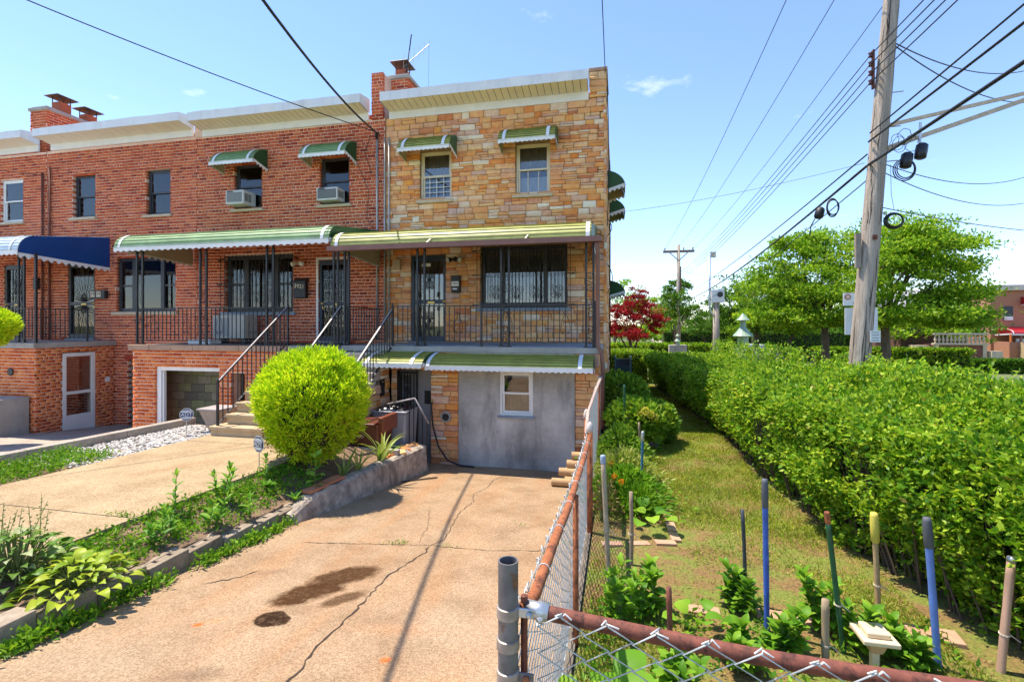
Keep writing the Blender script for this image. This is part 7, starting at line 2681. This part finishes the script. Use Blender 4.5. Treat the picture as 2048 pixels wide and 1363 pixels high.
# tangle of thin loops at the pole
tg = thing('cable_coil', 'loose thin wire loops tangled beside the pole', 'cable coil', (4.5, 9.6, 5.2))
r_ = random.Random(77)
for k in range(4):
    cx_, cz_ = 4.62 + r_.uniform(0, .3), 5.25 + r_.uniform(-.1, .2)
    MB().tube([(cx_ + r_.uniform(.08, .12) * math.cos(a), 9.55, cz_ + .14 * math.sin(a)) for a in np.linspace(0, 6.28, 16)], .005, 4).build('wire_loop', M['cable'], tg)
MB().tube([(4.55, 9.55, 4.9), (4.56, 9.55, 4.4), (4.60, 9.55, 4.15)], .004, 4).build('wire_tail', M['cable'], tg)

# ---------------------------------------------------------------- far pole, lamp pole, vents
FP = thing('utility_pole', 'distant utility pole with a crossarm', 'utility pole', (4.99, 44.1, G))
MB().tube([(4.99, 44.1, G), (4.99, 44.1, 9.1)], [.20, .14], 10).build('pole_shaft', M['pole'], FP, smooth=True)
MB().box(3.7, 6.28, 43.98, 44.1, 8.42, 8.62).build('crossarm', plain('brown_arm', (.25, .15, .11), .9, .2, 6), FP)
for s in (-1, 1):
    MB().bar((4.99, 43.95, 7.7), (4.99 + s * .75, 43.95, 8.42), .05, .08).build('arm_brace', M['pole'], FP)
for x in (3.85, 5.4, 6.15):
    MB().lathe((x, 44.04, 8.62), [(.02, 0), (.05, .06), (.07, .14), (.05, .22), (.02, .26)], 8).build('insulator', M['pole'], FP)
MB().tube([(5.14, 43.95, 4.2), (5.14, 43.95, 7.2)], .05, 6).build('riser', M['rust_dark'], FP)
LP = thing('lamp_pole', 'wooden post carrying a white box and a floodlight mast', 'lamp post', (5.0, 27.7, G))
MB().tube([(5.05, 27.7, G), (5.05, 27.7, 3.4)], [.19, .15], 10).build('post', M['pole'], LP, smooth=True)
MB().box(4.78, 5.42, 27.45, 27.8, 3.35, 4.05).build('equipment_box', M['white_paint'], LP, bevel=.03)
MB().lathe((5.2, 27.44, 3.78), [(.15, 0), (.15, .02)], 14, axis=(0, -1, 0)).build('box_lens', M['iron'], LP)
MB().tube([(4.95, 27.6, 2.6), (4.75, 27.6, 2.85), (4.70, 27.6, 3.2), (4.70, 27.6, 5.75)], .055, 8).build('mast', M['galv'], LP, smooth=True)
MB().box(4.72, 5.0, 27.45, 27.6, 5.75, 6.05).build('floodlight', M['galv'], LP, bevel=.02)
MB().box(4.78, 4.94, 27.43, 27.449, 5.80, 6.0).build('floodlight_lens', M['solar'], LP)
M['vent_green'] = plain('pale_green_paint', (.28, .38, .28), .5, .12, 5)


def vent(label, x, y, z0_, s):
    t = thing('ground_vent', label, 'vent pipe', (x, y, 0), 'green vent pipes in the far yard')
    MB().lathe((x, y, z0_), [(.19 * s, 0), (.19 * s, 1.35 * s)], 18).build('stack', M['vent_green'], t, smooth=False)
    MB().lathe((x, y, z0_ + 1.33 * s), [(.36 * s, 0), (.22 * s, .16 * s), (.10 * s, .34 * s), (.10 * s, .60 * s)], 18).build('skirt_cap', M['vent_green'], t, smooth=False)
    MB().lathe((x, y, z0_ + 1.92 * s), [(.24 * s, 0), (.12 * s, .12 * s), (.02 * s, .25 * s)], 16).build('top_cap', M['vent_green'], t, smooth=False)


vent('tall pale green vent pipe with cone caps rising behind the hedge', 4.49, 19.5, .42, 1.0)
vent('small pale vent pipe on a grey base left of the lamp pole', 2.57, 23.1, .9, .40)
MB().box(2.2, 2.95, 22.9, 23.4, -.02, 1.25).build('vent_base', M['concrete'], None, 'grey concrete base under the small vent pipe', 'base')
# slatted compost bins behind the house corner
cb = thing('garden_bin', 'dark green open garden bin by the back corner', 'bin', (.12, 17.4, 0))
MB().box(-.12, .34, 17.3, 17.36, 0, .75).build('front_panel', plain('bin_green', (.03, .075, .065), .5, .15, 5), cb)
for x in (-.17, .36):
    MB().box(x, x + .05, 17.28, 17.9, 0, 1.05).build('side_post', plain('bin_post', (.10, .16, .16), .5, .15, 5), cb)
MB().box(-.12, .36, 17.85, 17.9, 0, .95).build('back_panel', M['tar'], cb)
# cars
def car(label, x, y, col):
    t = thing('parked_car', label, 'car', (x, y, G), 'cars parked along the side road')
    p = plain('car_paint_%d' % int(x * 10 + y), col, .3, .04, 2)
    prof = [(-2.15, .35), (-2.2, .75), (-1.6, .92), (-.95, 1.0), (-.45, 1.42), (.75, 1.45), (1.45, 1.02), (2.1, .92), (2.2, .55), (2.1, .32)]
    MB().prism([(y + a, G + b) for a, b in prof], 'x', x - .86, x + .86).build('car_body', p, t, bevel=.06)
    MB().prism([(y - .92, G + 1.03), (y - .50, G + 1.38), (y + .72, G + 1.41), (y + 1.30, G + 1.04)], 'x', x - .87, x + .87).build('side_glass', M['glass'] if False else M['ac_dark'], t)
    MB().add([(x - .7, y - .97, G + 1.03), (x + .7, y - .97, G + 1.03), (x + .62, y - .50, G + 1.40), (x - .62, y - .50, G + 1.40)], [(0, 1, 2, 3)]).build('windscreen', plain('sky_glass_%d' % int(y), (.10, .13, .18), .08, .05, 2), t)
    for sx in (-.80, .80):
        for sy in (-1.4, 1.4):
            MB().lathe((x + sx - .1, y + sy, G + .32), [(.32, 0), (.32, .2)], 16, axis=(1, 0, 0)).build('wheel', M['cable'], t)
    for sx in (-.6, .6):
        MB().box(x + sx - .15, x + sx + .15, y - 2.22, y - 2.19, G + .62, G + .76).build('headlight', M['galv'], t)


car('dark parked car nearest the green vent', 9.0, 34.0, (.03, .03, .035))
car('silver parked car behind the dark one', 9.9, 40.5, (.45, .47, .50))
# ---------------------------------------------------------------- far houses
FH = thing('far_house', 'brick house with red awnings beyond the hedge at the edge', 'house', (36, 54, G))
fb = plain('far_brick', (.42, .19, .11), .9, .2, 12, .4, 40)
X0, Yh = 33.6, 53.5
MB().box(X0, X0 + 7, Yh, Yh + 8, G, 5.6).build('front_wall', fb, FH)
MB().box(X0 - .15, X0 + 7.2, Yh - .35, Yh + .2, 5.35, 5.85).build('cornice', plain('far_cornice', (.62, .52, .44), .7, .1, 4), FH)
for x in (X0 + .95, X0 + 2.9):
    w = MB().box(x, x + .75, Yh - .03, Yh + .05, 2.55, 3.9).build('window', M['ac_dark'], FH)
    MB().box(x + .05, x + .7, Yh - .12, Yh - .035, 2.6, 2.95).build('window_unit', M['white_paint'], w)
awning(FH, X0 + 2.3, X0 + 4.4, quarter_profile(Yh - .02, 4.75, Yh - .8, 4.15), 'red', .1, ((.1, .2),), (True, True), .08, side_bottom=4.1)
awning(FH, X0 + .3, X0 + 6.5, arc_profile(Yh - .02, 2.0, Yh - 2.0, 1.35, .8), 'red', .12, ((.1, .2),), (True, True), .1, side_bottom=1.4)
for x in (X0 + .25, X0 + 1.0, X0 + 3.9):
    MB().box(x, x + .12, Yh - 1.95, Yh - 1.83, G + 1.4, 1.4).build('porch_post', M['brick_orange_bounce'] if x < X0 + .5 else M['gutter'], FH)
for i in range(7):
    MB().box(X0 + .9, X0 + 3.8, Yh - 4.4 + i * .35, Yh - 1.9, G + .2 * i, G + .2 * i + .2).build('step', tan_step, FH)
MB().box(X0 + .2, X0 + 6.8, Yh - 1.9, Yh, G, G + 1.4).build('porch_base', fb, FH)
MB().box(X0 + 1.3, X0 + 2.2, Yh - 1.0, Yh - .95, -.1 + .45, .95).build('porch_sign', M['white_paint'], FH)
lp2 = thing('garden_lamp', 'white globe lamp on a black post before the red awning house', 'lamp', (34.6, 48.5, G))
MB().tube([(33.9, 48.6, G), (33.9, 48.6, .75)], .06, 8).build('post', M['iron'], lp2)
MB().lathe((33.9, 48.6, .75), [(.08, 0), (.24, .12), (.28, .28), (.2, .46), (.05, .54)], 14).build('globe', M['white_paint'], lp2, smooth=True)
TH = thing('terrace_house', 'dark house with a pale balustrade over a brown brick terrace', 'house', (27, 45, G))
Xb, Yb = 23.9, 43.5
tb = plain('terrace_brick', (.20, .075, .050), .9, .35, 9, .5, 30)
MB().box(Xb - 1, Xb + 3.6, Yb + 3.0, Yb + 9, G, 3.4).build('rear_wall', plain('dark_brick', (.16, .08, .06), .9, .3, 8), TH)
rf = MB().add([(Xb - 1.2, Yb + 2.8, 3.4), (Xb + 3.8, Yb + 2.8, 3.4), (Xb + 3.8, Yb + 6, 5.2), (Xb - 1.2, Yb + 6, 5.2), (Xb - 1.2, Yb + 9.2, 3.4), (Xb + 3.8, Yb + 9.2, 3.4)], [(0, 1, 2, 3), (3, 2, 5, 4), (0, 3, 4), (1, 5, 2)])
rf.build('roof', plain('grey_shingle', (.42, .41, .42), .9, .2, 9), TH)
MB().box(Xb, Xb + 2.9, Yb, Yb + 3.0, G, .65).build('terrace_wall', tb, TH)
for x in (Xb - .2, Xb + 2.9):
    MB().box(x, x + .25, Yb - .05, Yb + .2, G, .65).build('corner_pier', M['limestone'], TH)
MB().box(Xb - .3, Xb + 3.25, Yb - .12, Yb + .25, .65, .78).build('terrace_slab', M['limestone'], TH)
MB().box(Xb - .3, Xb + 3.25, Yb - .08, Yb + .18, 1.42, 1.55).build('balustrade_rail', M['limestone'], TH)
balm = MB().lathe((0, 0, 0), [(.07, 0), (.05, .08), (.10, .22), (.06, .42), (.05, .54), (.07, .64)], 8).mesh('baluster', M['limestone'])
for i in range(13):
    o = bpy.data.objects.new('baluster', balm)
    o.location = (Xb - .15 + i * .262, Yb + .05, .78)
    _link(o, TH)
MB().box(Xb - .9, Xb - .0, Yb + 2.9, Yb + 3.0, 1.3, 2.6).build('window_surround', M['limestone'], TH)
aw_ = MB()
aw_.prism([(Xb - .7, 1.4), (Xb - .2, 1.4), (Xb - .2, 2.0)] + [(Xb - .45 + .25 * math.cos(a), 2.0 + .25 * math.sin(a)) for a in np.linspace(0.2, 2.9, 8)] + [(Xb - .7, 2.0)], 'y', Yb + 2.86, Yb + 2.89)
aw_.build('arched_window', M['ac_dark'], TH)
MB().box(Xb + 3.3, Xb + 4.0, Yb - .3, Yb + .4, G, .2).build('side_bay', M['limestone'], TH)
for i in range(6):
    MB().box(Xb - 3.4 + i * .45, Xb - .3, Yb + .4, Yb + 1.6, G + .22 * i, G + .22 * i + .22).build('step', M['limestone'], TH)
# ---------------------------------------------------------------- window air conditioners
M['ac_case'] = plain('ac_casing', (.56, .56, .53), .5, .12, 5, grime=.3)


def air_con(label, x0, x1, z0, z1, y_out, face):
    t = thing('air_conditioner', label, 'air conditioner', ((x0 + x1) / 2, FY, z0), 'window air conditioners')
    MB().box(x0, x1, y_out, FY + .12, z0, z1).build('casing', M['ac_case'], t, bevel=.012)
    MB().box(x0 + .04, x1 - .04, y_out - .006, y_out + .004, z0 + .05, z1 - .05).build('grille', face, t)
    v = MB()
    for i in range(5):
        v.box(x1 - .002, x1 + .004, y_out + .05 + i * .05, y_out + .075 + i * .05, z0 + .08, z1 - .08)
    v.build('side_vents', M['iron'], t, kind='stuff')
    g = MB()
    n = 12
    for i in range(n):
        zz = z0 + .07 + (z1 - z0 - .14) * i / (n - 1)
        g.box(x0 + .05, x1 - .05, y_out - .010, y_out - .005, zz - .003, zz + .003)
    g.build('louvres', M['ac_dark'] if face is M['ac_grey'] else M['ac_grey'], t, kind='stuff')
    MB().box(x0 + .06, x0 + .24, y_out - .012, y_out - .006, z1 - .045, z1 - .015).build('name_plate', M['iron'], t)
    return t


air_con('grey grilled air conditioner in the upper window beside the party wall of the blue awning house', -10.34, -9.78, 5.39, 5.76, FY - .34, M['ac_grey'])
bpy.data.objects['air_conditioner']['label'] = 'grey grilled air conditioner under the first green window awning'
air_con('pale air conditioner with dark face under the second green window awning', -7.66, -7.06, 5.37, 5.70, FY - .24, M['ac_dark'])
for (a, b, z0_) in ((-9.77, -9.55, 5.39), (-7.05, -6.93, 5.37)):
    pass
# unit standing on the porch
ga = thing('air_conditioner', 'beige air conditioner standing on the porch behind the railing', 'air conditioner', (-9.9, 10.9, 1.69))
MB().box(-10.45, -9.45, 10.75, 11.2, 1.80, 2.42).build('casing', plain('beige_metal', (.50, .47, .40), .5, .08, 4), ga, bevel=.02)
MB().box(-10.40, -9.95, 10.735, 10.752, 1.88, 2.34).build('front_panel', M['ac_grey'], ga)
for x in (-10.4, -9.6):
    MB().box(x, x + .1, 10.8, 11.15, 1.686, 1.80).build('foot', M['iron'], ga)
# white tray on the porch floor
tr = MB().box(-10.2, -9.55, 9.75, 10.1, 1.69, 1.80)
tr.build('tray', M['white_paint'], None, 'white shallow tray on the porch floor by the railing', 'tray', bevel=.02)

# ---------------------------------------------------------------- letter boxes, lamps
mbx = thing('mailbox', 'black mailbox with slanted pale numbers on the brick wall', 'mailbox', (-8.22, FY, 3.0))
MB().box(-8.42, -8.06, FY - .14, FY - .01, 2.86, 3.34).build('box', M['iron'], mbx, bevel=.02)
MB().add([(-8.43, FY - .16, 3.30), (-8.05, FY - .16, 3.30), (-8.05, FY - .01, 3.40), (-8.43, FY - .01, 3.40), (-8.43, FY - .16, 3.27), (-8.05, FY - .16, 3.27), (-8.05, FY - .01, 3.34), (-8.43, FY - .01, 3.34)],
         [(0, 1, 2, 3), (7, 6, 5, 4), (0, 4, 5, 1), (1, 5, 6, 2), (2, 6, 7, 3), (3, 7, 4, 0)]).build('lid', M['iron'], mbx)
text_part(mbx, '3921', (-8.24, FY - .147, 3.17), .155, M['cream'], (math.pi / 2, .10, 0))
mb2 = thing('mailbox', 'black mailbox with a white number card by the stone house door', 'mailbox', (-3.9, FY, 3.0))
MB().box(-4.02, -3.80, FY - .17, FY - .03, 2.95, 3.33).build('box', M['iron'], mb2, bevel=.02)
MB().box(-4.025, -3.795, FY - .185, FY - .03, 3.30, 3.36).build('lid', M['iron'], mb2, bevel=.01)
MB().box(-4.00, -3.815, FY - .176, FY - .171, 3.10, 3.215).build('number_card', M['white_paint'], mb2)
text_part(mb2, '3925', (-3.91, FY - .179, 3.16), .075, M['iron'])
MB().box(-3.97, -3.86, FY - .176, FY - .171, 3.02, 3.05).build('maker_strip', M['galv'], mb2)
mb3 = thing('mailbox', 'dark mailbox with two pale number cards beside the sunburst door', 'mailbox', (-15.0, FY, 3.0))
MB().box(-15.22, -14.72, FY - .13, FY - .01, 2.93, 3.17).build('box', M['iron'], mb3, bevel=.012)
for (a, b, s_) in ((-15.21, -15.07, '39'), (-15.0, -14.85, '19')):
    c_ = MB().box(a, b, FY - .140, FY - .131, 2.98, 3.14).build('number_card', M['cream'], mb3)
    text_part(mb3, s_, ((a + b) / 2, FY - .143, 3.06), .14, M['dark_frame'])


def twin_lamp(label, x, z, body, lens):
    t = thing('wall_lamp', label, 'lamp', (x, FY, z), 'twin lamps by the front doors')
    MB().lathe((x, FY - .015, z), [(.06, 0), (.06, .02), (.03, .04)], 14, axis=(0, -1, 0)).build('base', body, t)
    for s in (-1, 1):
        ax = Vector((s * .75, -.7, -.25)).normalized()
        c = Vector((x + s * .03, FY - .04, z))
        MB().lathe(c, [(.018, 0), (.022, .05), (.055, .10), (.066, .16), (.066, .17)], 14, axis=ax).build('lamp_head', body, t, smooth=True)
        MB().lathe(c + ax * .165, [(.062, 0), (.055, .02), (.03, .035)], 14, axis=ax).build('bulb', lens, t, smooth=True)
    return t


twin_lamp('twin white floodlights on the brick wall above the black mailbox', -8.30, 3.80, M['cream'], M['white_paint'])
twin_lamp('twin black floodlights on the stone wall beside the front door', -3.95, 3.78, M['iron'], M['white_paint'])
sl_ = thing('wall_lamp', 'slim dark wall lantern on the brick pier by the blue awning', 'lamp', (-17.4, FY, 3.3))
MB().box(-17.45, -17.35, FY - .14, FY - .01, 3.25, 3.6).build('lantern', M['iron'], sl_, bevel=.015)
# number plate over the stone house door
np_ = MB().box(-4.85, -4.62, FY + .015, FY + .028, 3.62, 3.70)
npo = np_.build('number_plate', M['white_paint'], None, 'small white number plate at the top of the stone house door', 'sign')

# ---------------------------------------------------------------- yard signs
def yard_sign(label, x, y, z, rot, h, ink):
    t = thing('yard_sign', label, 'sign', (x, y, z), 'security company yard signs')
    o = []
    r = .115
    oc = [(r * math.cos(math.pi / 8 + math.pi / 4 * i), r * 1.05 * math.sin(math.pi / 8 + math.pi / 4 * i)) for i in range(8)]

    def place(obj):
        obj.matrix_parent_inverse = Matrix.Identity(4)
        obj.location = (0, 0, 0)
    t.rotation_euler = (0, 0, rot)
    for (s, d, m_, nm_) in ((1.0, 0, M['white_paint'], 'sign_rim'), (.92, -.004, M['sign_blue'] if ink else M['grip'], 'sign_face'), (.74, -.007, plain('sign_mid_%d' % int(x * 100), (.32, .36, .52) if ink else (.42, .42, .44), .5, .08, 5), 'sign_field')):
        q = MB()
        q.prism([(a * s, b * s + h) for a, b in oc], 'y', d - .003, d + .003)
        place(q.build(nm_, m_, t))
    q = MB().box(-.088, .088, -.0125, -.009, h - .036, h + .036)
    place(q.build('name_bar', M['sign_blue'] if ink else M['grip'], t))
    for (zz, w) in ((.070, .07), (.052, .085), (-.052, .08), (-.070, .065)):
        place(MB().box(-w, w, -.0125, -.010, h + zz - .005, h + zz + .005).build('print_line', M['white_paint'], t))
    tx = text_part(t, 'ADT', (0, -.0135, h), .088, M['white_paint'])
    tx.matrix_parent_inverse = Matrix.Identity(4)
    place(MB().tube([(0, .006, -.1), (0, .006, h)], .007, 6).build('stake', M['galv'], t))


yard_sign('blue octagonal security sign in the white gravel', -7.76, 7.40, walk_z(7.4), R(38), .37, True)
yard_sign('grey octagonal security sign turned sideways by the round bush', -4.88, 5.80, walk_z(5.8) - .03, R(-14), .36, False)

# ---------------------------------------------------------------- bins
bb = thing('wheelie_bin', 'brown wheeled bin behind the round bush', 'bin', (-4.42, 8.10, -.55))
zb, zt = drive_z(8.1), .44
MB().add([(-4.66, 7.84, zb + .06), (-4.20, 7.84, zb + .06), (-4.20, 8.34, zb + .06), (-4.66, 8.34, zb + .06), (-4.72, 7.78, zt - .06), (-4.14, 7.78, zt - .06), (-4.14, 8.42, zt - .06), (-4.72, 8.42, zt - .06)],
         [(0, 3, 2, 1), (4, 5, 6, 7), (0, 1, 5, 4), (1, 2, 6, 5), (2, 3, 7, 6), (3, 0, 4, 7)]).build('bin_body', M['bin_brown'], bb, bevel=.03)
MB().prism([(7.74, zt - .07), (8.40, zt - .07), (8.44, zt - .02), (8.10, zt + .02), (7.74, zt - .02)], 'x', -4.75, -4.18).build('lid', M['bin_brown'], bb, bevel=.012)
MB().box(-4.18, -4.07, 7.86, 8.44, zt - .20, zt + .08).build('handle_block', plain('bin_red_brown', (.21, .06, .028), .35, .12, 5), bb, bevel=.025)
for x in (-4.62, -4.24):
    MB().lathe((x - .03, 8.32, zb + .12), [(.12, 0), (.12, .06)], 16, axis=(1, 0, 0)).build('wheel', M['cable'], bb)
for k, s_ in enumerate(('FOOD', 'SCRAPS', '&', 'YARD', 'WASTE')):
    text_part(bb, s_, (-4.52, 7.795 + .009 * k, .18 - .085 * k), .075, M['white_paint'], (math.pi / 2 + .1, 0, 0))
gb_ = thing('wheelie_bin', 'grey bin with black bags beside the basement door railing', 'bin', (-4.25, 8.75, -.6))
zb, zt = drive_z(8.8), .48
MB().add([(-4.52, 8.52, zb), (-3.98, 8.52, zb), (-3.98, 9.0, zb), (-4.52, 9.0, zb), (-4.62, 8.48, zt), (-3.94, 8.48, zt), (-3.94, 9.08, zt), (-4.62, 9.08, zt)],
         [(0, 3, 2, 1), (4, 5, 6, 7), (0, 1, 5, 4), (1, 2, 6, 5), (2, 3, 7, 6), (3, 0, 4, 7)]).build('bin_body', M['bin_grey'], gb_, bevel=.03)
MB().box(-4.64, -3.92, 8.46, 9.10, zt, zt + .035).build('rim', M['bin_grey'], gb_, bevel=.01)
bg_ = MB()
n_ = 16
V, F = [], []
for i in range(n_ + 1):
    for j in range(n_ + 1):
        u, v = i / n_, j / n_
        x, y = -4.62 + .68 * u, 8.5 + .56 * v
        e = math.sin(math.pi * u) ** .5 * math.sin(math.pi * v) ** .5 if 0 < u < 1 and 0 < v < 1 else 0
        V.append((x, y, zt + .02 + .10 * e + .05 * e * noise.noise(Vector((x * 9, y * 9, 1))) + .02 * noise.noise(Vector((x * 25, y * 25, 4)))))
for i in range(n_):
    for j in range(n_):
        a = i * (n_ + 1) + j
        F.append((a, a + n_ + 1, a + n_ + 2, a + 1))
bg_.add(V, F)
tag(bg_.build('bin_bag', M['bag'], None), 'shiny black bin bag lying on the grey bin', 'bag')
# railing in front of the basement gate
br = thing('area_railing', 'black iron railing with a worn rail before the basement gate', 'railing', (-4.0, 8.6, -.5))
t_ = MB()
t_.tube([(-4.36, 8.60, .63), (-3.80, 8.60, .76), (-3.52, 8.60, .30)], .020, 8)
t_.build('top_rail', M['bare_rail'], br, smooth=True)
t_ = MB()
t_.box(-4.385, -4.335, 8.58, 8.62, -.68, .62)
t_.box(-4.36, -3.54, 8.592, 8.608, -.50, -.485)
t_.build('frame', M['iron'], br)
for i in range(9):
    x = -4.27 + .09 * i
    zt_ = .63 + (x + 4.36) / .56 * .13 if x < -3.80 else .76 - (x + 3.80) / .28 * .46
    o = bpy.data.objects.new('picket', picket_mesh)
    o.location = (x, 8.60, -.5)
    o.scale = (1, 1, zt_ + .48)
    _link(o, br)
# hose
hp = [(-3.74, PY - .06, .60), (-3.74, PY - .12, .50), (-3.70, PY - .13, .1), (-3.58, PY - .14, -.3), (-3.38, PY - .16, -.56), (-3.1, PY - .2, drive_z(9.2) + .03), (-2.8, PY - .22, drive_z(9.15) + .02)]
MB().tube(hp, .018, 8).build('garden_hose', M['cable'], None, 'black hose hanging from the stone pier to the driveway', 'hose', smooth=True)
MB().tube([(-3.75, PY - .01, .62), (-3.75, PY - .08, .62), (-3.74, PY - .08, .58)], .014, 6).build('hose_tap', M['brass'], None, 'small tap above the black hose', 'tap')
# planter pot by the steps
pt = thing('plant_pot', 'square tapered clay-coloured pot beside the lowest step', 'pot', (-7.62, 7.95, .1))
z0_ = walk_z(7.9) - .02
MB().add([(-7.72, 7.86, z0_), (-7.50, 7.86, z0_), (-7.50, 8.08, z0_), (-7.72, 8.08, z0_), (-7.84, 7.74, z0_ + .42), (-7.38, 7.74, z0_ + .42), (-7.38, 8.20, z0_ + .42), (-7.84, 8.20, z0_ + .42)],
         [(0, 3, 2, 1), (0, 1, 5, 4), (1, 2, 6, 5), (2, 3, 7, 6), (3, 0, 4, 7), (4, 5, 6, 7)]).build('pot_body', plain('pot_tan', (.40, .31, .25), .8, .12, 6), pt)
MB().box(-7.87, -7.35, 7.71, 8.23, z0_ + .41, z0_ + .45).build('pot_rim', plain('pot_rim', (.36, .30, .28), .8, .12, 6), pt, bevel=.01)
# antenna on the chimney
an = thing('tv_antenna', 'old rooftop television antenna tilted on the chimney', 'antenna', (-5.55, FY + 1.0, 8.8))
MB().tube([(-5.62, FY + .70, 8.72), (-5.55, FY + .72, 9.25), (-5.46, FY + .74, 9.95)], .016, 6).build('mast', M['iron'], an)
a0, a1 = Vector((-5.68, FY + .72, 9.10)), Vector((-5.02, FY + .9, 9.72))
MB().tube([a0, a1], .012, 6).build('boom', M['galv'], an)
for i in range(6):
    q = a0.lerp(a1, i / 5)
    w = .55 - .08 * i
    MB().tube([q + Vector((w * .5, -w, .10 * w)), q - Vector((w * .5, -w, .10 * w))], .004, 4).build('element', M['galv'], an)
MB().tube([(-5.02, FY + .9, 9.7), (-5.04, FY + .9, 8.5)], .003, 4).build('lead', M['cable'], an)
# a scrap of paper and twigs on the driveway
MB().add([(-.62, 3.60, drive_z(3.6) + .004), (-.57, 3.61, drive_z(3.6) + .006), (-.58, 3.66, drive_z(3.65) + .018), (-.63, 3.65, drive_z(3.65) + .006)], [(0, 1, 2, 3)]).build('paper_scrap', M['white_paint'], None, 'tiny white scrap of paper on the driveway near the fence', 'litter')
st_ = thing('metal_strip', 'thin metal strip lying on the driveway by the planter', 'strip', (-3.3, 8.0, -.5))
MB().bar((-3.62, 7.62, drive_z(7.62) + .014), (-3.16, 8.12, drive_z(8.12) + .014), .03, .012).build('bar', M['iron'], st_)
MB().bar((-2.95, PY - .18, drive_z(9.2) + .012), (-2.2, PY - .24, drive_z(9.15) + .012), .06, .014).build('timber_strip', M['wood_stake'], None, 'flat strip of wood at the foot of the stucco wall', 'strip')
